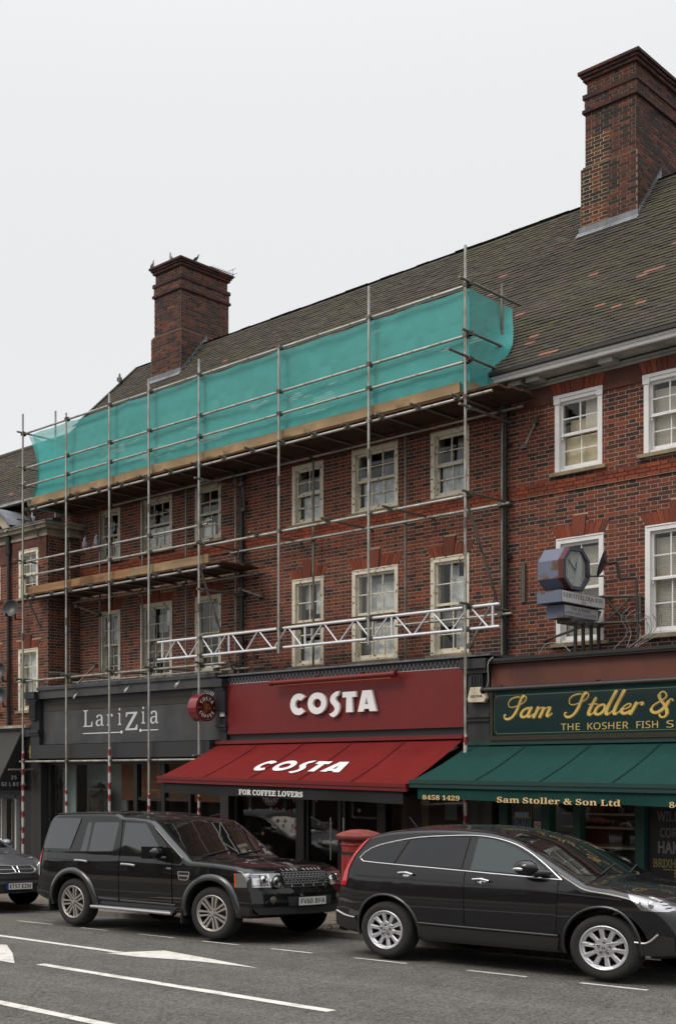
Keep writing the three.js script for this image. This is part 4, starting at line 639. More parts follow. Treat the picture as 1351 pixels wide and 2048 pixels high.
{
  const sg = thing('fascia_sign', 'wide red fascia board with raised white capital letters', 'shop sign', [4.3, 2.8, 0.92]);
  part(sg, 'sign_board', box(1.652, 6.935, 2.812, 3.742, 0.886, 0.955), mat.costaRed);
  const ringArc = (cx, cy, rx, ry, a0, a1, t) => { const o = [], n = 30; for (let i = 0; i <= n; i++) { const a = lerp(a0, a1, i / n); o.push([cx + Math.cos(a) * rx, cy + Math.sin(a) * ry]); } for (let i = n; i >= 0; i--) { const a = lerp(a0 + 0.12, a1 - 0.12, i / n); o.push([cx + Math.cos(a) * (rx - t), cy + Math.sin(a) * (ry - t * 0.92)]); } return shp(o); };
  const ell = (cx, cy, rx, ry, n = 36) => Array.from({ length: n }, (_, i) => [cx + rx * Math.cos(i / n * 2 * Math.PI), cy + ry * Math.sin(i / n * 2 * Math.PI)]);
  const sS = new THREE.Shape(); { const x0 = 4.197, w = 0.235, y0 = 3.045, h = 0.44, P = (a, b) => [x0 + a * w, y0 + b * h]; sS.moveTo(...P(1, 1)); sS.bezierCurveTo(...P(0.5, 1.0), ...P(0.12, 0.86), ...P(0.1, 0.68)); sS.bezierCurveTo(...P(0.1, 0.52), ...P(0.56, 0.46), ...P(0.54, 0.32)); sS.bezierCurveTo(...P(0.52, 0.22), ...P(0.3, 0.16), ...P(0.02, 0.13)); sS.bezierCurveTo(...P(0.2, 0.02), ...P(0.4, -0.02), ...P(0.52, 0.02)); sS.bezierCurveTo(...P(0.8, 0.08), ...P(1.0, 0.22), ...P(0.98, 0.38)); sS.bezierCurveTo(...P(0.96, 0.56), ...P(0.6, 0.6), ...P(0.62, 0.72)); sS.bezierCurveTo(...P(0.64, 0.8), ...P(0.76, 0.82), ...P(0.86, 0.84)); sS.lineTo(...P(1, 1)); }
  const letters = [ringArc(3.49, 3.297, 0.19, 0.187, 0.72, 5.5, 0.112), shp(ell(3.922, 3.297, 0.21, 0.185), [ell(3.922, 3.297, 0.098, 0.083).reverse()]), sS,
    shp([[4.498, 3.463], [4.788, 3.463], [4.788, 3.375], [4.70, 3.375], [4.715, 3.121], [4.575, 3.121], [4.585, 3.375], [4.498, 3.375]]),
    shp([[4.83, 3.121], [4.93, 3.469], [5.12, 3.469], [5.222, 3.121], [5.085, 3.121], [5.065, 3.165], [4.965, 3.165], [4.95, 3.121]], [[[4.985, 3.24], [5.05, 3.24], [5.018, 3.36]].reverse()])];
  for (const s of letters) part(sg, 'letter', ext(s, 0.972, 1.025, 0.004), mat.letterWhite);
  for (const s of letters) part(sg, 'letter_return', ext(s, 0.956, 0.971), mat.satin);
}
{
  const l = thing('sign_light', 'dark red trough light above the raised white letters', 'sign light', [4.3, 3.7, 1.1]);
  part(l, 'housing', [cyl([2.93, 3.695, 1.12], [5.68, 3.705, 1.12], 0.045, 12), cyl([5.6, 3.705, 1.12], [5.7, 3.705, 1.12], 0.058, 12), cyl([2.9, 3.695, 1.12], [2.98, 3.695, 1.12], 0.05, 12)], mat.costaRed);
  part(l, 'bracket', [2.96, 3.9, 4.9, 5.6].map((x) => cyl([x, 3.72, 1.12], [x, 3.80, 0.9], 0.012, 6)), mat.costaRed);
  const paintedGlow = part(l, 'lamp_strip', box(3.0, 5.6, 3.640, 3.648, 1.10, 1.13), M([0.30, 0.17, 0.05], 0.6));  // unlit strip: the warm line of light under the trough is painted in its colour
  const sp = thing('bird_spikes', 'row of clear bird spikes along the top of the red sign', 'bird spikes', [4.3, 3.74, 0.92]);
  part(sp, 'strip', box(1.65, 6.93, 3.743, 3.752, 0.87, 0.95), mat.satin);
  const g = []; for (let x = 1.7; x < 6.9; x += 0.085) for (const [dx, dz] of [[-0.02, 0.05], [0.02, 0.0], [0.0, 0.1]]) g.push(cyl([x, 3.75, 0.91], [x + dx, 3.745 + 0.115, 0.89 + dz], 0.0035, 4));
  part(sp, 'spike', g, mat.satin).userData.kind = 'stuff';
}
function awning(name, label, o) {
  const a = thing(name, label, 'awning', [(o.x0 + o.x1) / 2, 1.9, 1.6]);
  const Y = (x, l, r) => lerp(l, r, (x - o.x0) / (o.x1 - o.x0));
  const g = new THREE.PlaneGeometry(1, 1, 60, 20), p = g.attributes.position, uv = g.attributes.uv;
  const surf = (x, t) => { const seam = Math.abs((((x - o.x0) / o.seam) % 1 + 1) % 1 - 0.5); return [x, lerp(o.yt, Y(x, o.yl, o.yr), t) - 0.025 * Math.sin(Math.PI * t) + 0.055 * t * (1.15 - t) * (fbm(x * 3.2 - t * 1.1, t * 0.7, 0, 3) - 0.5) * 2 + 0, lerp(0.9, 2.4, t)]; };
  const gg = new THREE.PlaneGeometry(1, 1, 360, 24), q = gg.attributes.position;
  for (let i = 0; i < q.count; i++) q.setXYZ(i, ...surf(lerp(o.x0, o.x1, q.getX(i) + 0.5), 0.5 - q.getY(i)));
  gg.computeVertexNormals(); part(a, 'canopy', gg, o.cloth).material.side = THREE.DoubleSide;
  const dk = o.cloth.clone(); dk.color.multiplyScalar(0.72); for (let x = o.x0 + o.seam; x < o.x1 - 0.2; x += o.seam) { const sg2 = new THREE.PlaneGeometry(1, 1, 2, 24), sp = sg2.attributes.position; for (let i = 0; i < sp.count; i++) { const q2 = surf(x + sp.getX(i) * 0.035, 0.5 - sp.getY(i)); sp.setXYZ(i, q2[0], q2[1] + 0.009, q2[2] + 0.004); } sg2.computeVertexNormals(); part(a, 'seam', sg2, dk); }
  const bar = (y0, y1, z0, z1, m, nm) => { const b = new THREE.BoxGeometry(o.x1 - o.x0 + 0.04, 1, z1 - z0, 40, 1, 1), s = b.attributes.position; for (let i = 0; i < s.count; i++) { const x = s.getX(i) + (o.x0 + o.x1) / 2, top = s.getY(i) > 0; s.setXYZ(i, x, Y(x, o.yl, o.yr) + (top ? y1 : y0), s.getZ(i) + (z0 + z1) / 2); } b.computeVertexNormals(); return part(a, nm, b, m); };
  bar(-0.045, 0.012, 2.385, 2.47, o.bar, 'front_bar'); bar(-0.105, -0.048, 2.39, 2.455, o.bar, 'front_bar');
  const vg = new THREE.PlaneGeometry(1, 1, 160, 5), vp = vg.attributes.position; for (let i = 0; i < vp.count; i++) { const x = lerp(o.x0 + 0.1, o.x1 - 0.06, vp.getX(i) + 0.5), t = 0.5 - vp.getY(i); vp.setXYZ(i, x, Y(x, o.yl, o.yr) - 0.1 - t * (o.valance + (o.wave ?? 0) * Math.sin(x * 3)), 2.42 + 0.012 * t * Math.sin(x * 4.1)); } vg.computeVertexNormals();
  part(a, 'valance', vg, o.valMat).material.side = THREE.DoubleSide;
  part(a, 'cassette', [box(o.x0 - 0.02, o.x1 + 0.02, o.yt - 0.02, o.yt + 0.045, 0.89, 1.02)], o.bar);
  for (const x of [o.x0 + 0.15, o.x1 - 0.15]) part(a, 'arm', [cyl([x, o.yt - 0.15, 0.9], [x + 0.35 * Math.sign((o.x0 + o.x1) / 2 - x), lerp(o.yt, 1.9, 0.5) - 0.12, 1.65], 0.022, 8), cyl([x + 0.35 * Math.sign((o.x0 + o.x1) / 2 - x), lerp(o.yt, 1.9, 0.5) - 0.12, 1.65], [x, Y(x, o.yl, o.yr) - 0.06, 2.38], 0.022, 8)], mat.satin);
  o.text?.(a, surf, Y); return a;
}
const onCanopy = (a, surf, tx, x0, x1, t0, t1, shear = 0) => { const g = new THREE.PlaneGeometry(1, 1, 40, 6), p = g.attributes.position; for (let i = 0; i < p.count; i++) { const u = p.getX(i) + 0.5, t = lerp(t0, t1, 0.5 - p.getY(i)), s = surf(lerp(x0, x1, u), t); p.setXYZ(i, s[0], s[1] + 0.014, s[2] + 0.007); } g.computeVertexNormals(); part(a, 'lettering', g, new THREE.MeshStandardMaterial({ map: tx, roughness: 0.7, alphaTest: 0.4, transparent: true }), true); };
const onValance = (a, Y, o, tx, x0, x1, y0, y1) => { const g = new THREE.PlaneGeometry(x1 - x0, y1 - y0).rotateZ(Math.atan2(o.yr - o.yl, o.x1 - o.x0)).translate((x0 + x1) / 2, (y0 + y1) / 2, 2.436); part(a, 'lettering', g, new THREE.MeshStandardMaterial({ map: tx, roughness: 0.7, alphaTest: 0.4, transparent: true }), true); };
const fitText = (w, h, font, text, color, pre) => canvasTex(w, h, (c) => { c.font = font; const m = c.measureText(text), bw = m.actualBoundingBoxLeft + m.actualBoundingBoxRight, bh = m.actualBoundingBoxAscent + m.actualBoundingBoxDescent; c.setTransform((w - 8) / bw, 0, 0, (h - 8) / bh, 4, 4); c.fillStyle = color; c.fillText(text, m.actualBoundingBoxLeft, m.actualBoundingBoxAscent); if (pre) { c.strokeStyle = color; c.lineWidth = pre; c.strokeText(text, m.actualBoundingBoxLeft, m.actualBoundingBoxAscent); } });
const drawCosta = (c, w, h) => { // the same five capitals as on the board
  const X = (v) => (v - 3.3) / 1.93 * w, Y = (v) => (3.49 - v) / 0.45 * h; c.fillStyle = '#dcdcda'; c.strokeStyle = '#dcdcda'; c.lineWidth = 0.105 / 1.93 * w; c.lineCap = 'butt';
  c.beginPath(); c.ellipse(X(3.49), Y(3.297), X(3.435) - X(3.3), Y(3.3) - Y(3.432), 0, 0.85, 5.43); c.stroke(); c.beginPath(); c.ellipse(X(3.922), Y(3.297), X(3.455) - X(3.3), Y(3.3) - Y(3.432), 0, 0, 7); c.stroke();
  const P = (a, b) => [X(4.197 + a * 0.235), Y(3.045 + b * 0.44)]; c.beginPath(); c.moveTo(...P(1, 1)); c.bezierCurveTo(...P(0.5, 1), ...P(0.12, 0.86), ...P(0.1, 0.68)); c.bezierCurveTo(...P(0.1, 0.52), ...P(0.56, 0.46), ...P(0.54, 0.32)); c.bezierCurveTo(...P(0.52, 0.22), ...P(0.3, 0.16), ...P(0.02, 0.13)); c.bezierCurveTo(...P(0.2, 0.02), ...P(0.4, 0), ...P(0.52, 0.02)); c.bezierCurveTo(...P(0.8, 0.08), ...P(1, 0.22), ...P(0.98, 0.38)); c.bezierCurveTo(...P(0.96, 0.56), ...P(0.6, 0.6), ...P(0.62, 0.72)); c.bezierCurveTo(...P(0.64, 0.8), ...P(0.76, 0.82), ...P(0.86, 0.84)); c.fill();
  const poly = (a) => { c.beginPath(); a.forEach(([x, y], i) => (i ? c.lineTo(X(x), Y(y)) : c.moveTo(X(x), Y(y)))); c.closePath(); };
  poly([[4.498, 3.463], [4.788, 3.463], [4.788, 3.375], [4.70, 3.375], [4.715, 3.121], [4.575, 3.121], [4.585, 3.375], [4.498, 3.375]]); c.fill();
  poly([[4.83, 3.121], [4.93, 3.469], [5.12, 3.469], [5.222, 3.121], [5.085, 3.121], [5.065, 3.165], [4.965, 3.165], [4.95, 3.121]]); c.fill(); c.globalCompositeOperation = 'destination-out'; poly([[4.985, 3.24], [5.05, 3.24], [5.018, 3.36]]); c.fill(); c.globalCompositeOperation = 'source-over';
};
const oC = { x0: 1.4, x1: 6.9, yt: 2.65, yl: 2.03, yr: 1.922, seam: 1.1, cloth: mat.costaCloth, bar: mat.costaRed, valMat: mat.blackCloth, valance: 0.19, wave: 0.004 };
oC.text = (a, surf, Y) => { onCanopy(a, surf, canvasTex(640, 160, drawCosta), 3.3, 5.31, 0.5, 0.83); onValance(a, Y, oC, fitText(512, 64, 'bold 48px serif', 'FOR COFFEE LOVERS', '#e4e4e2', 1.5), 3.41, 4.87, 1.715, 1.812); };
awning('awning', 'red fabric awning with white capital lettering and a black valance', oC);
const oG = { x0: 7.0, x1: 13.0, yt: 2.54, yl: 1.985, yr: 1.925, seam: 1.05, cloth: mat.greenCloth, bar: mat.greenDark, valMat: mat.greenCloth, valance: 0.17, wave: 0.006 };
oG.text = (a, surf, Y) => { const c = '#d9b981'; onValance(a, Y, oG, fitText(256, 64, 'bold 48px serif', '8458 1429', c), 7.19, 7.86, 1.70, 1.778); onValance(a, Y, oG, fitText(512, 64, 'bold 48px serif', 'Sam Stoller & Son Ltd', c), 8.45, 10.33, 1.672, 1.765); onValance(a, Y, oG, fitText(256, 64, 'bold 48px serif', '8458 1429', c), 10.95, 11.6, 1.655, 1.74); };
awning('awning', 'dark green fabric awning with gold lettering on its valance', oG);
// Stoller
const sto = thing('shopfront', 'green framed fishmonger front with a lit chiller and chalked board', 'shopfront', [10, groundY(10), 0.8]);
{
  part(sto, 'fascia_panel', box(7.40, 13.0, 3.36, 3.79, 0.4, 0.95), mat.brownPanel);
  part(sto, 'lead_capping', [box(7.36, 13.0, 3.79, 3.84, 0, 1.06), box(7.36, 13.0, 3.76, 3.79, 0.9, 1.04)], mat.blackIron);
  part(sto, 'fascia', box(7.40, 13.0, 2.5, 3.36, 0.4, 0.94), mat.shopDark);
  const fr = M([0.008, 0.06, 0.052], 0.5), xs = [7.55, 8.24, 8.76, 9.74, 11.2, 12.9];
  part(sto, 'window_frame', [box(7.45, 7.6, -0.4, 2.5, 0.6, 0.82), box(8.18, 8.32, -0.4, 2.5, 0.6, 0.82), box(8.70, 8.82, -0.4, 2.5, 0.64, 0.80), box(9.68, 9.82, -0.4, 2.5, 0.6, 0.82), box(12.8, 13, -0.4, 2.5, 0.6, 0.82), box(7.45, 13, 2.2, 2.5, 0.6, 0.81), box(7.45, 13, -0.4, 0.35, 0.6, 0.815)], fr);
  for (const [a, b] of [[7.6, 8.18], [8.32, 8.70], [8.82, 9.68], [9.82, 12.8]]) part(sto, 'pane', panelTex(a, b, 0.35, 2.2, GZ), mat.shopGlass);
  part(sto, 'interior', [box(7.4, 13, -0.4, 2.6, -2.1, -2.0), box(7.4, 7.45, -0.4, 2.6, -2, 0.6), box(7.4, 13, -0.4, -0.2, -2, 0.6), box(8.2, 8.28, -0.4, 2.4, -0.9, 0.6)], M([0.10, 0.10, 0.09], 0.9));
  const shelfM = M([0.50, 0.42, 0.30], 0.7), goods = [M([0.12, 0.03, 0.02], 0.6), M([0.25, 0.12, 0.06], 0.6), M([0.3, 0.28, 0.24], 0.6), M([0.05, 0.04, 0.035], 0.6)];
  part(sto, 'chiller_back', box(8.28, 9.72, 0.2, 2.0, -0.25, -0.2), M([0.09, 0.07, 0.055], 0.8));
  for (const y of [1.66, 1.47, 1.27, 0.98]) part(sto, 'chiller_shelf', [box(8.3, 9.72, y, y + 0.03, -0.2, 0.42)], shelfM);
  const gs = [[], [], [], []]; for (const [y, n, h] of [[1.69, 15, 0.09], [1.50, 22, 0.11], [1.30, 9, 0.1]]) for (let i = 0; i < n; i++) { const x = 8.34 + (i + rnd() * 0.6) * 1.34 / n; gs[Math.floor(rnd() * 4)].push(box(x, x + rr(0.03, 0.075), y, y + h * rr(0.6, 1), 0.0, rr(0.12, 0.3))); }
  gs.forEach((l, i) => { if (l.length) part(sto, 'packet', l, goods[i]).userData.kind = 'stuff'; });
  const st = part(sto, 'chiller_lamp', box(8.4, 9.65, 1.93, 1.945, 0.3, 0.34), new THREE.MeshStandardMaterial({ color: 0xfff0dc, emissive: 0xffe2c0, emissiveIntensity: 1.4 }));
  const ra = new THREE.RectAreaLight(0xffe0c0, 5, 1.25, 0.04); ra.position.set(9.02, 1.925, 0.32); ra.lookAt(9.02, 1.0, 0.2); scene.add(ra);
  const tChalk = canvasTex(512, 512, (c) => { c.fillStyle = '#17181a'; c.fillRect(0, 0, 512, 512); c.fillStyle = '#212325'; for (let i = 0; i < 40; i++) c.fillRect((i * 97) % 512, (i * 61) % 512, 120, 3);
    const hand = (t, x, y, s, col, w) => { c.save(); c.translate(x, y); c.scale(s * 0.8, s); c.strokeStyle = col; c.lineWidth = w; c.font = '40px sans-serif'; c.strokeText(t, 0, 0); c.restore(); };
    hand('WILD', 60, 150, 2.0, '#9ea0a0', 1.2); hand('CORNI', 75, 250, 1.9, '#a5a7a6', 1.2); hand('HAKE', 60, 350, 2.4, '#b4b5b3', 1.5); hand('BRIXHAM', 30, 440, 1.75, '#b3a35c', 1.8); hand('ER', 170, 500, 1.7, '#b3a35c', 1.8); c.fillStyle = '#b3a35c'; c.fillRect(100, 452, 140, 4); });
  flat(sto, 'chalk_board', tChalk, 9.84, 10.95, 0.62, 1.76, 0.735, { rough: 0.4 });
  const tPoster = canvasTex(256, 256, (c) => { c.fillStyle = '#4a4f4c'; c.fillRect(0, 0, 256, 256); c.strokeStyle = '#5e8fb0'; c.lineWidth = 9; for (let i = 0; i < 7; i++) { c.beginPath(); c.moveTo(20 + i * 34, 240); c.bezierCurveTo(0 + i * 40, 180, 90 + i * 20, 170, 30 + i * 34, 90 + (i % 3) * 20); c.stroke(); } c.strokeStyle = '#a08a3c'; c.lineWidth = 5; c.strokeRect(10, 10, 236, 90); c.fillStyle = '#8fb0c0'; c.fillRect(40, 70, 170, 26); });
  flat(sto, 'window_decal', tPoster, 7.62, 7.98, 0.95, 1.7, 0.73, { rough: 0.5 });
  const tNo = canvasTex(96, 160, (c) => { c.fillStyle = '#d5d4d0'; c.fillRect(0, 0, 96, 160); c.strokeStyle = '#b01820'; c.lineWidth = 9; c.beginPath(); c.arc(48, 50, 32, 0, 7); c.stroke(); c.beginPath(); c.moveTo(26, 28); c.lineTo(70, 72); c.stroke(); c.fillStyle = '#222'; c.fillRect(28, 46, 40, 8); c.fillStyle = '#b01820'; c.fillRect(10, 96, 76, 50); });
  flat(sto, 'no_smoking_notice', tNo, 8.02, 8.13, 1.16, 1.36, 0.732, {});
  const s2 = flat(costa, 'no_smoking_notice', tNo, 3.12, 3.21, 1.05, 1.28, 0.735, {});
}
{
  const sg = thing('fascia_sign', 'dark green signboard with gold script lettering', 'shop sign', [10, 2.6, 1.0]);
  part(sg, 'sign_board', [box(7.44, 13.0, 2.63, 3.33, 0.944, 1.0)], M([0.006, 0.03, 0.028], 0.25));
  part(sg, 'board_edge', [box(7.43, 7.475, 2.61, 3.335, 1.0, 1.03), box(7.43, 13.0, 2.585, 2.655, 0.95, 1.04)], M([0.26, 0.25, 0.22], 0.95, { map: rep(tMoss, 2.3, 6), ...bump(tBump, 0.004, 3) }));
  const t = canvasTex(2048, 256, (c, w, h) => {
    c.fillStyle = '#0b2a29'; c.fillRect(0, 0, w, h);
    const X = (x) => (x - 7.475) / (13.0 - 7.475) * w, Y = (y) => (3.33 - y) / (3.33 - 2.655) * h;
    c.strokeStyle = '#8f8f68'; c.lineWidth = 2; c.beginPath(); c.moveTo(X(7.53), Y(3.265)); c.lineTo(w, Y(3.265)); c.moveTo(X(7.53), Y(2.69)); c.lineTo(w, Y(2.69)); c.moveTo(X(7.49), Y(3.21)); c.lineTo(X(7.49), Y(2.745)); c.stroke();
    c.beginPath(); c.arc(X(7.49), Y(3.265), X(7.53) - X(7.49), 0, 1.57); c.stroke(); c.beginPath(); c.arc(X(7.49), Y(2.69), X(7.53) - X(7.49), -1.57, 0); c.stroke();
    // script capitals and small letters drawn as thick and thin pen strokes on a slant
    const glyph = (ch, x, y, s, col, dx, dy) => {
      const st = { S: [[0.45, 9.6, -11.4, 5, -11.6, 2.2, -9.6, 2.8, -7.0], [0.4, 2.8, -7, 3.4, -4.6, 9, -6.4, 12.4, -8.4], [0.45, 12.4, -8.4, 14.2, -10, 14.2, -12, 12.2, -11.8], [1.15, 12.2, -11.8, 10, -11, 9.6, -6, 6.6, -2.2], [0.95, 6.6, -2.2, 4.6, 0.6, 2, 1, 0.8, 0.3], [0.6, 0.8, 0.3, -0.4, -0.6, 0, -2, 1, -1.8]],
        a: [[0.9, 4.2, -4.4, 2.4, -5.4, 0.4, -3.4, 0.8, -1.4], [0.9, 0.8, -1.4, 1.2, 0.4, 3, 0.2, 4, -2], [1, 4.5, -4.8, 4.0, -2.8, 3.4, -0.4, 4.6, -0.3], [0.4, 4.6, -0.3, 5, -0.3, 5.6, -0.9, 6, -1.6]],
        m: [[1, 0.8, -4.8, 0.8, -3.2, 0.3, -1.4, 0, 0], [0.4, 0.4, -2, 1.2, -4.4, 2.6, -5.4, 3.2, -4.4], [1, 3.2, -4.4, 3.4, -3.4, 2.8, -1.4, 2.6, 0], [0.4, 2.9, -2, 3.7, -4.4, 5.1, -5.4, 5.8, -4.4], [1, 5.8, -4.4, 6.0, -3.2, 4.8, -0.6, 5.9, -0.3], [0.4, 5.9, -0.3, 6.4, -0.3, 7, -1, 7.3, -1.6]],
        t: [[1, 2.4, -8, 1.9, -5.5, 0.2, -0.4, 1.8, -0.2], [0.4, 1.8, -0.2, 2.4, -0.3, 3, -1, 3.3, -1.6], [0.4, 0.4, -5.2, 1.6, -5.4, 2.8, -5.4, 3.8, -5.2]],
        o: [[0.9, 3.2, -4.8, 1.2, -5.2, 0, -2.4, 0.8, -0.8], [0.9, 0.8, -0.8, 1.8, 0.8, 4.2, -1, 4, -3.2], [0.6, 4, -3.2, 3.8, -4.6, 3.4, -4.8, 3.2, -4.8], [0.35, 3.6, -4.4, 4.4, -4, 5, -4.2, 5.6, -4.8]],
        l: [[1.05, 2.6, -11, 2.0, -7.5, -0.2, -0.4, 1.6, -0.2], [0.4, 1.6, -0.2, 2.2, -0.3, 2.8, -1, 3.2, -1.6]],
        e: [[0.4, 0.8, -2.2, 2.6, -2.4, 4.0, -3.4, 3.6, -4.4], [0.5, 3.6, -4.4, 3.0, -5.4, 1.2, -4.4, 0.8, -2.4], [1, 0.8, -2.4, 0.4, 0, 2.4, 0.4, 4, -1.2], [0.4, 4, -1.2, 4.4, -1.6, 4.6, -2, 4.8, -2.4]],
        r: [[1, 1.2, -5.0, 1.1, -3.2, 0.4, -1.2, 0.1, 0], [0.4, 0.7, -2.6, 1.4, -4.4, 2.4, -5.4, 3.4, -5.0], [0.9, 3.4, -5.0, 3.8, -4.8, 3.7, -4.4, 3.5, -4.2]],
        n: [[1, 0.8, -4.8, 0.8, -3.2, 0.3, -1.4, 0, 0], [0.4, 0.4, -2, 1.2, -4.4, 2.8, -5.4, 3.4, -4.4], [1, 3.4, -4.4, 3.6, -3.2, 2.4, -0.6, 3.5, -0.3], [0.4, 3.5, -0.3, 4, -0.3, 4.6, -1, 5, -1.6]],
        '&': [[0.5, 6.8, -8.2, 6.8, -10.8, 4.2, -11, 3.8, -8.6], [1.1, 3.8, -8.6, 3.4, -6, 7.4, -3.4, 7.0, 0.6], [0.7, 7.0, 0.6, 6.6, 3, 3.8, 3.2, 3.9, 1.2], [0.5, 6.8, -8.2, 6.6, -5.6, 0.6, -5, 0.4, -1.6], [1.1, 0.4, -1.6, 0.6, 1.4, 5, 0.6, 7.6, -5.2], [0.5, 7.6, -5.2, 8.4, -7, 9.6, -6.6, 9.4, -5.6]] }[ch];
      c.save(); c.translate(x + dx, y + dy); c.scale(s * (ch === 'S' ? 1.0 : ch === '&' ? 1.22 : 1.42), s * (ch === 'S' || ch === '&' ? 1 : 1.08)); if (ch !== '&' && ch !== 'S') c.transform(1, 0, -0.22, 1, 0, 0); c.strokeStyle = col; c.lineCap = 'round';
      for (const k of st) { const q = k.filter((v) => v !== 'M'); c.lineWidth = q[0] * 1.25; c.beginPath(); c.moveTo(q[1], q[2]); c.bezierCurveTo(q[3], q[4], q[5], q[6], q[7], q[8]); c.stroke(); } c.restore();
    };
    const word = [['S', 7.66, 0], ['a', 7.91, 0], ['m', 8.17, 0], ['S', 8.68, 0], ['t', 9.01, 0], ['o', 9.13, 0], ['l', 9.29, 0], ['l', 9.41, 0], ['e', 9.53, 0], ['r', 9.70, 0], ['&', 10.0, -2], ['S', 10.62, 0], ['o', 10.98, 0], ['n', 11.16, 0]], s = h * 0.0405;
    for (const [dx, dy, col] of [[7, 5, '#4d4a16'], [4, 3, '#6f6526'], [0, 0, '#d9b566']]) for (const [ch, x, d] of word) glyph(ch, X(x), Y(2.925) + d, s, col, dx, dy);
    const txt = (t, x0, x1) => { c.save(); c.font = '60px sans-serif'; const m = c.measureText(t); c.translate(X(x0), Y(2.715)); c.scale((X(x1) - X(x0)) / m.width, (Y(2.715) - Y(2.815)) / 44); c.fillStyle = '#c9a95c'; c.fillText(t, 0, 0); c.restore(); };
    txt('THE', 8.62, 8.94); txt('KOSHER', 9.03, 9.68); txt('FISH', 9.78, 10.13); txt('SPECIALISTS', 10.22, 11.6);
  });
  flat(sg, 'lettering', t, 7.475, 13.0, 2.655, 3.33, 1.003, { rough: 0.18 });
  solo('blind_roller', 'long black tubular light above the gold script signboard', 'sign light', [cyl([7.40, 3.35, 1.2], [13, 3.345, 1.2], 0.042, 12), cyl([7.40, 3.35, 1.2], [7.44, 3.35, 1.2], 0.055, 12), ...[7.6, 9.2, 10.8].map((x) => cyl([x, 3.36, 1.2], [x, 3.42, 0.95], 0.015, 6))], mat.blackIron);
}
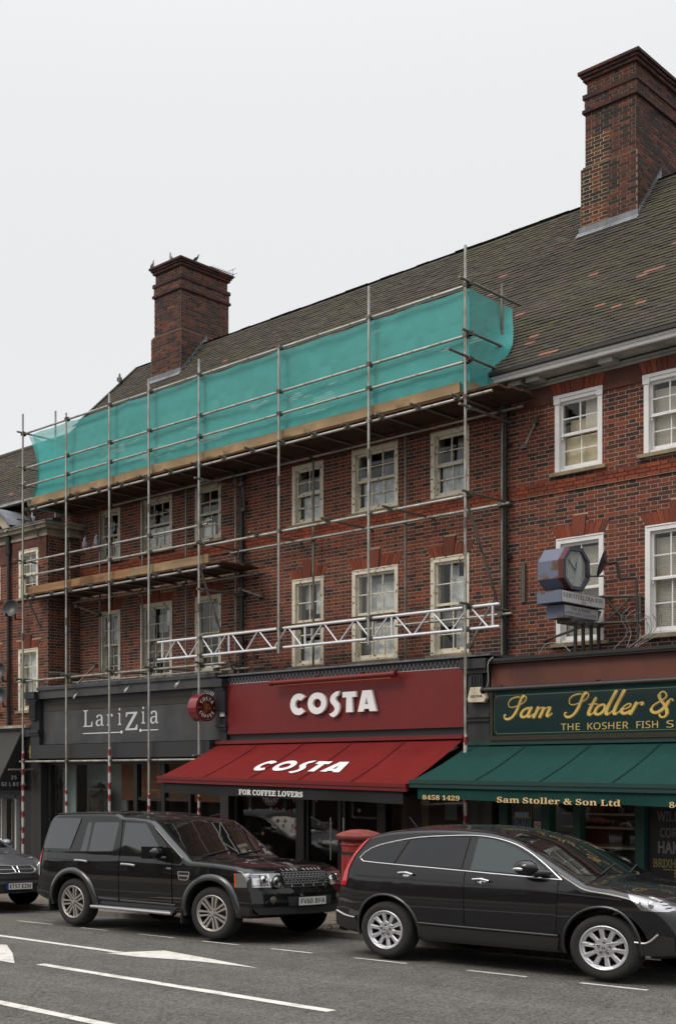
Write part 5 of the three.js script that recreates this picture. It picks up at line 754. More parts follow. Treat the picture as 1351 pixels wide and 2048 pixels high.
// octagonal clock sign on its bracket
{
  const cs = thing('clock_sign', 'rusty blue octagonal clock above a two tier lettered sign, projecting from the brick wall', 'clock sign', [8.9, 3.9, 0.6]);
  const X1 = 8.9, X0 = 8.51, oc = [[1.45, 5.13], [1.27, 5.325], [0.93, 5.335], [0.735, 5.18], [0.735, 4.92], [0.92, 4.735], [1.25, 4.735], [1.45, 4.87]], mid = [1.09, 5.03], sc = (k) => oc.map(([z, y]) => [mid[0] + (z - mid[0]) * k, mid[1] + (y - mid[1]) * k]);
  part(cs, 'clock_case', prismX(oc, X0, X1 - 0.03), mat.blueTin);
  const rim = shp(sc(1.02).map(([z, y]) => [-z, y]), [sc(0.86).map(([z, y]) => [-z, y]).reverse()]);
  part(cs, 'clock_rim', ext(rim, X1 - 0.03, X1 + 0.035).rotateY(Math.PI / 2), mat.clockBlue);
  part(cs, 'rim_edge', ext(shp(sc(1.035).map(([z, y]) => [-z, y]), [sc(1.021).map(([z, y]) => [-z, y]).reverse()]), X1 - 0.05, X1 + 0.03).rotateY(Math.PI / 2), mat.clockRed);
  const tc = canvasTex(256, 256, (c) => { c.fillStyle = '#bfc2c0'; c.fillRect(0, 0, 256, 256); c.fillStyle = 'rgba(150,150,140,0.35)'; for (let i = 0; i < 30; i++) c.fillRect((i * 71) % 256, (i * 43) % 256, 18, 30); c.fillStyle = '#a58f88'; c.font = '34px sans-serif'; c.textAlign = 'center'; c.textBaseline = 'middle'; for (let i = 1; i <= 12; i++) c.fillText(String(i), 128 + 92 * Math.sin(i * Math.PI / 6), 128 - 92 * Math.cos(i * Math.PI / 6)); });
  { const g = new THREE.ShapeGeometry(shp(sc(0.9).map(([z, y]) => [-z, y]))), p = g.attributes.position, u = g.attributes.uv; for (let i = 0; i < p.count; i++) u.setXY(i, (p.getX(i) + mid[0]) / 0.64 + 0.5, (p.getY(i) - mid[1]) / 0.54 + 0.5); g.rotateY(Math.PI / 2).translate(X1 - 0.012, 0, 0); part(cs, 'clock_face', g, new THREE.MeshStandardMaterial({ map: tc, roughness: 0.5 }), true); }
  const hand = (z, y, w) => cyl([X1, mid[1] - 0.02, mid[0] - 0.01], [X1, y, z], w, 6); part(cs, 'clock_hand', hand(1.27, 5.15, 0.005), mat.blackIron); part(cs, 'clock_hand', hand(1.04, 5.14, 0.006), mat.blackIron);
  part(cs, 'clock_glass', (() => { const g = new THREE.ShapeGeometry(shp(sc(0.87).map(([z, y]) => [-z, y]))); return g.rotateY(Math.PI / 2).translate(X1 + 0.02, 0, 0); })(), mat.glass);
  part(cs, 'sign_box', box(X0, X1, 4.53, 4.70, 0.22, 1.465), mat.blueTin); part(cs, 'sign_box', prismX([[1.31, 4.51], [1.31, 4.32], [0.33, 4.35], [0.22, 4.51]], X0 + 0.06, X1 - 0.05), mat.blueTin);
  const t1 = canvasTex(512, 72, (c, w, h) => { c.fillStyle = '#c4c4c0'; c.fillRect(0, 0, w, h); c.fillStyle = '#a79d78'; c.fillRect(230, 10, 9, 62); c.fillRect(330, 20, 14, 40); c.fillStyle = '#161a50'; const f = (t, x, y, W, H) => { c.save(); c.font = 'bold 40px serif'; const m = c.measureText(t); c.translate(x, y); c.scale(W / m.width, H / 29); c.fillText(t, 0, 0); c.restore(); }; f('SAM STOLLER & SON', 14, 42, 470, 30); f('LTD', 232, 66, 48, 17); });
  part(cs, 'lettering', panelTexX(1.455, 0.23, 4.538, 4.692, X1 + 0.004), new THREE.MeshStandardMaterial({ map: t1, roughness: 0.5 }), true);
  const t2 = canvasTex(512, 84, (c, w, h) => { c.fillStyle = '#a9aaa5'; c.fillRect(0, 0, w, h); c.fillStyle = '#1c2154'; const f = (t, x, y, W, H) => { c.save(); c.font = 'italic bold 40px serif'; const m = c.measureText(t); c.translate(x, y); c.transform(W / m.width, 0, -0.25, H / 29, 0, 0); c.fillText(t, 0, 0); c.restore(); }; f('THE KOSHER', 90, 38, 300, 27); f('FISH SPECIALISTS', 8, 74, 470, 26); });
  part(cs, 'lettering', panelTexX(1.30, 0.35, 4.36, 4.505, X1 - 0.045), new THREE.MeshStandardMaterial({ map: t2, roughness: 0.5 }), true);
  const bar = (a, b, r = 0.018) => cyl(a, b, r, 4);
  part(cs, 'bracket', [box(X1 - 0.06, X1, 4.69, 4.73, 0.05, 0.3), bar([X1 - 0.03, 4.71, 0.2], [X1 - 0.03, 4.71, 0.02], 0.025), bar([X1 + 0.5, 4.70, 0.04], [X1 - 0.03, 4.72, 0.25], 0.022), bar([X1 + 0.5, 4.32, 0.05], [X1 - 0.03, 4.32, 0.3], 0.022), bar([X1 + 0.47, 4.31, 0.06], [X1 + 0.47, 4.72, 0.06], 0.022), bar([X1, 4.68, 0.2], [X1 + 0.3, 4.3, 0.08], 0.02), bar([X1, 4.34, 0.22], [X1 + 0.32, 4.68, 0.06], 0.02), box(X0 + 0.1, X1 - 0.05, 4.27, 4.33, 0.15, 1.1)], mat.coupler);
  part(cs, 'support_post', [0.97, 0.75, 0.52, 0.3].map((z) => box(X1 - 0.08, X1 - 0.04, 3.84, 4.3, z - 0.02, z + 0.02)), mat.blackIron);
  part(cs, 'stay', bar([7.75, 4.16, 0.02], [8.75, 4.30, 0.45], 0.02), mat.coupler);
  const w = []; for (let i = 0; i < 7; i++) { const x = 9.25 + i * 0.08; w.push(tube([[x, 4.55 - i * 0.05, 0.12], [x + rr(-0.1, 0.12), 4.38, 0.2 + rr(0, 0.15)], [x + rr(-0.15, 0.15), 4.15, 0.25], [x + rr(-0.25, 0.1), 3.9, 0.35 + rr(0, 0.3)]], 0.004, 20, 5)); }
  solo('cable', 'tangle of loose grey cables behind the clock sign', 'cables', [...w, tube([[9.45, 4.3, 0.3], [9.75, 4.28, 0.5], [9.78, 4.1, 0.55], [9.6, 4.02, 0.5]], 0.007), tube([[8.2, 3.86, 0.9], [8.35, 4.0, 0.95], [8.6, 3.98, 0.95], [8.75, 3.86, 0.95]], 0.007)], mat.wire);
  solo('cable', 'white cable hanging over the shop cornice beside the alarm box', 'cable', [tube([[7.5, 3.86, 1.05], [7.45, 3.78, 1.1], [7.42, 3.5, 1.06], [7.38, 3.4, 1.04]], 0.009)], mat.wire);
}
function dish(name, label, p, yaw, s, m, arm) {
  const d = thing('satellite_dish', label, 'satellite dish', p), pr = []; for (let i = 0; i <= 8; i++) pr.push(new THREE.Vector2(i / 8 * s, 0.32 * s * (i / 8) ** 2)); for (let i = 8; i >= 0; i--) pr.push(new THREE.Vector2(i / 8 * s, 0.32 * s * (i / 8) ** 2 - 0.012));
  const R = (g) => g.rotateY(yaw).translate(...p);
  part(d, 'reflector', R(new THREE.LatheGeometry(pr, 24).rotateX(Math.PI / 2 - 0.3)), m);
  part(d, 'receiver_arm', R(G(cyl([0, -s * 0.9, 0.02], [0, -s * 0.85, s * 1.25], 0.012, 6), cyl([0, -s * 0.95, s * 1.15], [0, -s * 0.6, s * 1.3], 0.03, 8))), mat.blackIron);
  part(d, 'mount', R(G(cyl([0, 0, -0.02], [0, 0.02, -0.16], 0.025, 6), cyl([0, 0.02, -0.16], [0, -0.22, -0.2], 0.02, 6), ...arm.map(([a, b]) => cyl(a, b, 0.018, 6)))), mat.blackIron);
}
dish('a', 'black satellite dish on a bracket to the right of the clock', [9.27, 5.08, 0.9], -1.15, 0.19, mat.shopBlack, [[[0, -0.22, -0.2], [0, -0.22, -0.42]], [[0, -0.22, -0.42], [0.1, -1.1, -0.45]]]);
dish('b', 'black satellite dish on the wing wall under the left toe board end', [-5.12, 5.78, 1.1], 0.5, 0.2, mat.shopBlack, [[[0, -0.2, -0.2], [0.15, -0.2, -0.38]]]);
dish('c', 'upper of two black satellite dishes beside the lower wing window', [-5.62, 4.4, 1.1], 0.5, 0.2, mat.shopBlack, [[[0, -0.2, -0.2], [0.15, -0.2, -0.38]]]);
dish('d', 'lowest black satellite dish just above the dark left shop canopy', [-5.6, 3.82, 1.1], 0.5, 0.2, mat.shopBlack, [[[0, -0.2, -0.2], [0.15, -0.2, -0.38]]]);
// round projecting coffee sign
{
  const rs = thing('round_sign', 'round dark red projecting sign lettered around coffee beans, with spikes on top', 'projecting sign', [1.3, 3.08, 1.25]);
  const c0 = [3.31, 1.25], disc = (x0, x1, r) => new THREE.CylinderGeometry(r, r, x1 - x0, 40).rotateZ(Math.PI / 2).scale(1, 0.93, 1).translate((x0 + x1) / 2, c0[0], c0[1]);
  part(rs, 'drum', disc(1.17, 1.4, 0.275), MP([0.20, 0.012, 0.02], 0.25, { clearcoat: 0.6, clearcoatRoughness: 0.1 }));
  const t = canvasTex(512, 512, (c) => { c.fillStyle = '#3a0d0e'; c.fillRect(0, 0, 512, 512); c.strokeStyle = '#b08a80'; c.lineWidth = 5; c.beginPath(); c.arc(256, 256, 232, 0, 7); c.stroke(); c.strokeStyle = '#8f6a58'; c.lineWidth = 4; c.beginPath(); c.arc(256, 256, 122, 0, 7); c.stroke();
    c.fillStyle = '#ece9e4'; c.font = 'bold 92px sans-serif'; c.textAlign = 'center'; c.textBaseline = 'middle';
    [...'COSTA'].forEach((ch, i) => { const a = (i - 2) * 0.43; c.save(); c.translate(256 + 176 * Math.sin(a), 256 - 176 * Math.cos(a)); c.rotate(a); c.fillText(ch, 0, 0); c.restore(); });
    [...'COFFEE'].forEach((ch, i) => { const a = Math.PI - (i - 2.5) * 0.4; c.save(); c.translate(256 + 176 * Math.sin(a), 256 - 176 * Math.cos(a)); c.rotate(a + Math.PI); c.fillText(ch, 0, 0); c.restore(); });
    for (const [x, y, r, s] of [[232, 300, 0.5, 1], [300, 240, -0.5, 0.95], [222, 215, 0.3, 0.85]]) { c.save(); c.translate(x, y); c.rotate(r); c.scale(s, s); c.fillStyle = '#5c2018'; c.strokeStyle = '#b78a3a'; c.lineWidth = 6; c.beginPath(); c.ellipse(0, 0, 38, 62, 0, 0, 7); c.fill(); c.stroke(); c.beginPath(); c.moveTo(4, -58); c.bezierCurveTo(-22, -20, 22, 20, -4, 58); c.stroke(); c.restore(); } c.fillStyle = '#a07a70'; c.fillRect(52, 248, 46, 16); c.fillRect(414, 248, 46, 16); });
  const g = new THREE.CircleGeometry(0.262, 40).rotateY(Math.PI / 2).scale(1, 0.93, 1).translate(1.404, c0[0], c0[1]); part(rs, 'sign_face', g, new THREE.MeshStandardMaterial({ map: t, roughness: 0.3 }), true);
  const sp = []; for (let i = 0; i < 11; i++) { const a = (i - 5) * 0.13; for (const x of [1.22, 1.35]) sp.push(cyl([x, c0[0] + 0.255 * Math.cos(a), c0[1] + 0.27 * Math.sin(a)], [x + 0.03, c0[0] + 0.35 * Math.cos(a), c0[1] + 0.36 * Math.sin(a)], 0.004, 4)); } part(rs, 'spike', sp, mat.satin).userData.kind = 'stuff';
  part(rs, 'bracket', [cyl([1.3, 3.31, 1.0], [1.5, 3.31, 0.93], 0.025, 8), box(1.48, 1.585, 3.15, 3.415, 0.955, 0.985)], mat.white);
}
// alarm box
{
  const al = thing('alarm_box', 'cream hexagonal alarm box on the pilaster beside the red sign', 'alarm box', [7.2, 3.17, 1.0]);
  part(al, 'case', ext(shp([[7.06, 3.19], [7.035, 3.23], [7.09, 3.41], [7.27, 3.41], [7.36, 3.24], [7.33, 3.185]]), 0.955, 1.05, 0.008), M([0.62, 0.55, 0.40], 0.5));
  flat(al, 'lettering', fitText(128, 40, 'bold 34px sans-serif', 'SECOM', '#232a55'), 7.08, 7.31, 3.255, 3.30, 1.054, { alpha: true });
}
// the dark left shop with its canopy
{
  const gl = thing('shopfront', 'black shop front at the far left under the grey canopy', 'shopfront', [-8, groundY(-8), 0.8]);
  part(gl, 'fascia', [box(-12.4, -4.63, 2.9, 3.1, 0.3, 0.95), box(-12.4, -4.63, 1.6, 2.9, 0.35, 0.62)], mat.shopBlack);
  part(gl, 'ledge', [box(-12.4, -4.66, 3.1, 3.16, 0.3, 1.05)], mat.stone);
  part(gl, 'window_frame', [box(-5.0, -4.63, -0.6, 2.9, 0.5, 0.88), box(-5.55, -5.42, -0.6, 1.6, 0.6, 0.78), box(-6.4, -6.3, -0.6, 1.6, 0.6, 0.78), box(-12.4, -4.63, 1.5, 1.6, 0.6, 0.77)], mat.shopBlack);
  part(gl, 'door_frame', [box(-5.42, -5.36, -0.6, 1.5, 0.66, 0.8), box(-5.98, -5.94, -0.6, 1.5, 0.66, 0.8)], M([0.45, 0.45, 0.43], 0.5));
  part(gl, 'door_panel', [box(-5.84, -5.7, -0.6, 1.4, 0.5, 0.6)], M([0.30, 0.26, 0.18], 0.6));
  part(gl, 'pane', panelTex(-5.36, -5.0, -0.4, 1.5, 0.7), mat.shopGlass); part(gl, 'pane', panelTex(-9, -6.4, -0.4, 1.5, 0.7), mat.shopGlass);
  part(gl, 'interior', [box(-12.4, -4.6, -0.6, 2.9, -2.1, -2)], mat.dark);
  part(gl, 'window_card', [box(-5.34, -5.12, 1.0, 1.12, 0.6, 0.605)], M([0.12, 0.5, 0.42], 0.6)); part(gl, 'window_card', box(-5.34, -5.08, 1.2, 1.42, 0.56, 0.565), mat.cream);
  const cn = thing('awning', 'grey wedge canopy with black lettered cheek at the far left', 'canopy', [-8, 1.7, 1.3]);
  part(cn, 'canopy_top', prismX([[0.95, 3.06], [1.62, 1.86], [1.605, 1.84], [0.93, 3.03]], -12.4, -4.9), M([0.05, 0.048, 0.044], 0.9, { map: rep(tCloth, 1) }));
  part(cn, 'canopy_cheek', prismX([[0.64, 3.0], [0.94, 3.02], [1.61, 1.83], [1.61, 1.70], [0.64, 1.70]], -4.925, -4.902), mat.blackCloth);
  const t = canvasTex(256, 96, (c) => { c.fillStyle = '#c9c9c7'; c.font = '42px sans-serif'; const sp = (s, x, y, d) => { for (const ch of s) { c.fillText(ch, x, y); x += d; } }; sp('25', 96, 34, 30); sp('GILBERY', 6, 90, 35); });
  part(cn, 'lettering', panelTexX(1.535, 0.80, 1.785, 2.04, -4.898), new THREE.MeshStandardMaterial({ map: t, roughness: 0.7, alphaTest: 0.4, transparent: true }), true);
  solo('party_wall', 'dark rendered strip between the black shop and the grey shoe shop', 'wall', [box(-4.63, -4.62, -0.6, 1, 0.5, 0.6)], mat.shopDark);
}
// coffee shop window stickers and poster
{
  const put = (name, label, x, y, r, col, pts, inner, grp) => { const s = shp(Array.from({ length: pts * 2 }, (_, i) => { const a = i / pts * Math.PI, k = i % 2 ? inner : 1; return [x + Math.sin(a) * r * k, y + Math.cos(a) * r * k]; })); return tag(part(scene, numbered(name), ext(s, 0.726, 0.729), M(col, 0.6)), label, 'sticker', grp); };
  const snow = [[2.02, 1.42], [2.55, 1.43], [2.87, 1.42], [3.13, 1.42], [2.6, 1.13], [2.85, 1.13], [3.08, 1.14], [3.72, 1.2], [4.0, 1.2], [3.75, 0.9], [4.62, 1.45], [1.9, 1.75]];
  snow.forEach(([x, y], i) => put('snowflake_sticker', ['white snowflake sticker at the far left of the upper row', 'white snowflake sticker second in the upper row under the logo', 'white snowflake sticker third in the upper row', 'white snowflake sticker in the upper row beside the black mullion', 'white snowflake sticker first in the lower row', 'white snowflake sticker second in the lower row', 'white snowflake sticker in the lower row beside the black mullion', 'white snowflake sticker on the left door, farther from its handle', 'white snowflake sticker on the left door, close to its handle', 'lowest white snowflake sticker on the left door', 'white snowflake sticker on the right door', 'white snowflake sticker left of the round logo'][i], x, y, 0.045, [0.30, 0.31, 0.31], 8, 0.5, 'snowflake stickers on the coffee shop glass'));
  [[3.12, 1.6], [3.15, 0.95], [2.35, 0.98], [3.65, 1.6], [2.9, 1.22]].forEach(([x, y], i) => put('star_sticker', ['gold star sticker high beside the black mullion', 'gold star sticker low beside the black mullion', 'gold star sticker low in the window, near the four by four bonnet', 'gold star sticker high on the left door', 'gold star sticker between the two rows of snowflakes'][i], x, y, 0.042, [0.28, 0.18, 0.05], 5, 0.45, 'star stickers on the coffee shop glass'));
  [[2.7, 1.43], [3.02, 1.41], [2.72, 1.22], [3.85, 1.15]].forEach(([x, y], i) => put('red_sticker', ['red sweet sticker in the upper row, nearer the logo', 'red sweet sticker in the upper row, nearer the mullion', 'red sweet sticker between the two snowflake rows', 'red sweet sticker on the left door glass'][i], x, y, 0.036, [0.24, 0.03, 0.025], 8, 0.85, 'red stickers on the coffee shop glass'));
  const t = canvasTex(256, 256, (c) => { c.fillStyle = '#331011'; c.fillRect(0, 0, 256, 256); c.strokeStyle = '#6e4a44'; c.lineWidth = 3; c.beginPath(); c.arc(128, 128, 120, 0, 7); c.stroke(); c.fillStyle = '#a5a09a'; c.font = 'bold 44px sans-serif'; c.textAlign = 'center'; c.textBaseline = 'middle'; [...'COSTA'].forEach((ch, i) => { const a = (i - 2) * 0.42; c.save(); c.translate(128 + 90 * Math.sin(a), 128 - 90 * Math.cos(a)); c.rotate(a); c.fillText(ch, 0, 0); c.restore(); }); [...'COFFEE'].forEach((ch, i) => { const a = Math.PI - (i - 2.5) * 0.4; c.save(); c.translate(128 + 90 * Math.sin(a), 128 - 90 * Math.cos(a)); c.rotate(a + Math.PI); c.fillText(ch, 0, 0); c.restore(); }); c.fillStyle = '#b9b4ac'; c.beginPath(); c.ellipse(118, 128, 26, 46, 0.5, 0, 7); c.fill(); c.beginPath(); c.ellipse(160, 112, 24, 40, -0.6, 0, 7); c.fill(); });
  const ls = new THREE.CircleGeometry(0.25, 36).translate(2.55, 1.74, 0.735); tag(part(scene, numbered('logo_sticker'), ls, new THREE.MeshStandardMaterial({ map: t, roughness: 0.4 }), true), 'round coffee logo sticker at the top of the left coffee shop window', 'sticker');
  const tp = canvasTex(512, 256, (c) => { c.fillStyle = '#3a0f10'; c.fillRect(0, 0, 512, 256); c.fillStyle = '#22100e'; c.fillRect(0, 0, 512, 30); c.fillStyle = '#6d5a44'; c.beginPath(); c.moveTo(150, 30); c.lineTo(215, 30); c.lineTo(205, 170); c.lineTo(162, 170); c.fill(); c.fillStyle = '#a79a86'; c.beginPath(); c.ellipse(182, 34, 36, 14, 0, 0, 7); c.fill(); c.fillStyle = '#9b968e'; c.beginPath(); c.ellipse(185, 186, 95, 26, 0, 0, 7); c.fill(); c.fillStyle = '#70706c'; c.fillRect(330, 30, 90, 90); c.fillStyle = '#b08a80'; c.font = 'bold 30px sans-serif'; c.fillText('COSTA', 140, 236); });
  tag(flat(scene, numbered('window_poster'), tp, 5.5, 6.84, 0.9, 1.72, 0.70, { rough: 0.4 }), 'red poster of a tall coffee cup behind the right coffee shop window', 'poster');
}
// pillar box
{
  const pb = thing('pillar_box', 'red pillar box with a domed cap on the kerb behind the black car', 'post box', [7.24, groundY(7.24), 3.93]);
  const at = (r, y) => new THREE.Vector2(r, y), y0 = -0.06;
  const L = (p) => new THREE.LatheGeometry(p.map(([r, y]) => at(r, y)), 48).translate(7.24, y0, 3.93);
  part(pb, 'plinth', L([[0, 0], [0.275, 0], [0.275, 0.28], [0.262, 0.31], [0, 0.31]]), mat.shopBlack);
  part(pb, 'barrel', L([[0.255, 0.30], [0.252, 0.5], [0.246, 1.15], [0.258, 1.16], [0.262, 1.175], [0.258, 1.19], [0.246, 1.20], [0.246, 1.215], [0.28, 1.235], [0, 1.235]]), mat.postRed);
  part(pb, 'cap', L([[0.27, 1.225], [0.312, 1.245], [0.322, 1.262], [0.322, 1.295], [0.31, 1.31], [0.24, 1.34], [0.13, 1.37], [0, 1.38]]), M([0.24, 0.045, 0.035], 0.85, { map: rep(tPatch, 2) }));
  const beads = []; for (let i = 0; i < 60; i++) { const a = i / 60 * Math.PI * 2; beads.push(new THREE.BoxGeometry(0.012, 0.028, 0.012).rotateY(-a).translate(7.24 + 0.324 * Math.cos(a), y0 + 1.278, 3.93 + 0.324 * Math.sin(a))); } part(pb, 'rim_teeth', beads, M([0.12, 0.02, 0.016], 0.8)).userData.kind = 'stuff';
  part(pb, 'aperture', [box(7.12, 7.36, 0.98, 1.02, 4.155, 4.18)], mat.shopBlack); part(pb, 'notice_plate', new THREE.BoxGeometry(0.012, 0.16, 0.11).rotateY(0.9).translate(7.05, 1.03, 3.76), mat.white);
  // tufts at its foot
  const gr = []; for (let i = 0; i < 260; i++) { const a = rr(0, 6.28), r = rr(0.28, 0.46), x = 7.24 + Math.cos(a) * r * 1.5, z = Math.min(4.27, 3.95 + Math.sin(a) * r), h = rr(0.02, 0.07); gr.push(new THREE.ConeGeometry(0.005, h, 3).rotateZ(rr(-0.7, 0.7)).rotateX(rr(-0.6, 0.6)).translate(x, groundY(x) + h * 0.4, z)); }
  const gm = part(scene, 'grass', gr, M([0.07, 0.085, 0.025], 0.9)); gm.userData.kind = 'stuff'; tag(gm, 'weedy grass growing round the foot of the pillar box', 'grass'); 
  const bo = thing('bollard', 'dark pavement bollard with a pale domed top behind the black car roof', 'bollard', [8.52, groundY(8.5), 2.6]);
  part(bo, 'post', new THREE.LatheGeometry([[0.09, -0.1], [0.09, 0.1], [0.07, 0.14], [0.065, 1.2], [0.1, 1.22], [0.1, 1.235], [0, 1.235]].map(([r, y]) => at(r, y)), 20).translate(8.52, -0.02, 2.6), mat.shopBlack);
  part(bo, 'dome', new THREE.SphereGeometry(0.105, 20, 10, 0, 6.3, 0, 1.57).scale(1, 0.85, 1).translate(8.52, 1.22, 2.6), M([0.55, 0.45, 0.38], 0.7));
}
// pigeons
function pigeon(label, x, y, z, yaw, s = 1, c = [0.16, 0.16, 0.18], up = 0.25) {
  const p = thing('pigeon', label, 'pigeon', [x, y, z]);
  const sp = new THREE.CatmullRomCurve3([[-0.17, 0.03, 0], [-0.1, 0.055, 0], [-0.03, 0.085, 0], [0.04, 0.12, 0], [0.075, 0.17, 0], [0.095, 0.205, 0], [0.125, 0.2, 0], [0.15, 0.193, 0]].map((q) => V(...q))), rad = [0.008, 0.028, 0.05, 0.052, 0.034, 0.027, 0.018, 0.003];
  const g = new THREE.TubeGeometry(sp, 28, 1, 12), pos = g.attributes.position, n = 13; for (let i = 0; i <= 28; i++) { const t = i / 28 * 7, k = Math.min(6, Math.floor(t)), r = lerp(rad[k], rad[k + 1], t - k), q = sp.getPointAt(i / 28); for (let j = 0; j < n; j++) { const m = i * n + j; pos.setXYZ(m, q.x + (pos.getX(m) - q.x) * r, q.y + (pos.getY(m) - q.y) * r, q.z + (pos.getZ(m) - q.z) * r * (t < 1 ? 2.2 : 1)); } } g.computeVertexNormals();
  const R = (q) => q.scale(s, s, s).rotateZ(up).rotateY(yaw).translate(x, y + 0.025, z);
  part(p, 'body', R(g), M(c, 0.8, { map: rep(tPatch, 6) }));
  part(p, 'wing', R(new THREE.SphereGeometry(0.06, 14, 8).scale(1.5, 0.62, 0.3).rotateZ(0.35).translate(-0.035, 0.09, 0.042)), M(c.map((v) => v * 0.7), 0.8)); part(p, 'wing', R(new THREE.SphereGeometry(0.06, 14, 8).scale(1.5, 0.62, 0.3).rotateZ(0.35).translate(-0.035, 0.09, -0.042)), M(c.map((v) => v * 0.7), 0.8));
  part(p, 'leg', ((q) => q.scale(s, s, s).rotateY(yaw).translate(x, y + 0.025, z))(G(cyl([0.0, 0.05, 0.018], [0.005, -0.028, 0.018], 0.005, 5), cyl([0.0, 0.05, -0.018], [0.005, -0.028, -0.018], 0.005, 5))), M([0.3, 0.08, 0.06], 0.8));
}
pigeon('grey pigeon on the scaffold rail, nearer the left pole', -2.44, 6.785, 1.152, -1.2, 1.05, [0.2, 0.2, 0.23], 0.75);
pigeon('grey pigeon on the scaffold rail, nearer the sash window', -2.1, 6.785, 1.152, -1.6, 1.05, [0.18, 0.19, 0.23], 0.8);
pigeon('pale pigeon on the stone cornice of the wing', -4.62, 7.665, 0.88, 2.6, 1, [0.3, 0.3, 0.32]);
pigeon('pigeon perched on the sloping roof hip', -5.42, 11.66, -2.3, 2.4, 1.1, [0.1, 0.1, 0.1]);
pigeon('pigeon at the left corner of the left chimney top', -3.8, 13.975, -2.0, 0.3, 0.62, [0.3, 0.29, 0.28], 0.55);
pigeon('pigeon on the front edge of the left chimney top', -3.25, 13.975, -2.0, 3.4, 0.68, [0.35, 0.33, 0.31], 0.6);
pigeon('dark pigeon on the right edge of the left chimney top', -2.86, 13.975, -2.5, 0.4, 0.62, [0.06, 0.06, 0.06], 0.1);
{
  const ae = thing('tv_aerial', 'small spiky television aerial on the left chimney', 'aerial', [-2.9, 13.97, -3.4]);
  part(ae, 'mast', cyl([-2.95, 13.9, -3.3], [-2.95, 14.06, -3.3], 0.012, 6), mat.blackIron); part(ae, 'boom', cyl([-2.95, 14.05, -3.0], [-2.9, 14.05, -3.75], 0.009, 6), mat.blackIron);
  const el = []; for (let i = 0; i < 8; i++) { const z = -3.05 - i * 0.08; el.push(cyl([-3.03, 14.05, z], [-2.85, 14.05, z], 0.005, 4)); } for (const d of [-0.1, 0, 0.1]) { el.push(cyl([-3.05, 14.05 + d, -3.75 + Math.abs(d) * 0.5], [-2.78, 14.05 + d, -3.75 + Math.abs(d) * 0.5], 0.006, 4)); } el.push(cyl([-2.9, 13.93, -3.72], [-2.9, 14.17, -3.72], 0.006, 4)); part(ae, 'element', el, mat.blackIron);
}
// ---------- cars ----------
const poly1 = (pts) => (v) => { if (v <= pts[0][0]) return pts[0][1]; for (let i = 1; i < pts.length; i++) if (v <= pts[i][0]) { const [a, b] = pts[i - 1], [c, d] = pts[i]; return lerp(b, d, (v - a) / (c - a)); } return pts[pts.length - 1][1]; };
function smooth1(pts) {                                                // monotone cubic through the points
  const n = pts.length, d = [], m = []; for (let i = 0; i < n - 1; i++) d.push((pts[i + 1][1] - pts[i][1]) / (pts[i + 1][0] - pts[i][0]));
  for (let i = 0; i < n; i++) m.push(i === 0 ? d[0] : i === n - 1 ? d[n - 2] : d[i - 1] * d[i] <= 0 ? 0 : 2 * d[i - 1] * d[i] / (d[i - 1] + d[i]));
  return (v) => { if (v <= pts[0][0]) return pts[0][1]; if (v >= pts[n - 1][0]) return pts[n - 1][1]; let i = 0; while (v > pts[i + 1][0]) i++; const h = pts[i + 1][0] - pts[i][0], t = (v - pts[i][0]) / h, t2 = t * t, t3 = t2 * t; return (2 * t3 - 3 * t2 + 1) * pts[i][1] + (t3 - 2 * t2 + t) * h * m[i] + (-2 * t3 + 3 * t2) * pts[i + 1][1] + (t3 - t2) * h * m[i + 1]; };
}
const evaluator = new Evaluator(); evaluator.useGroups = false; evaluator.attributes = ['position', 'normal', 'uv'];
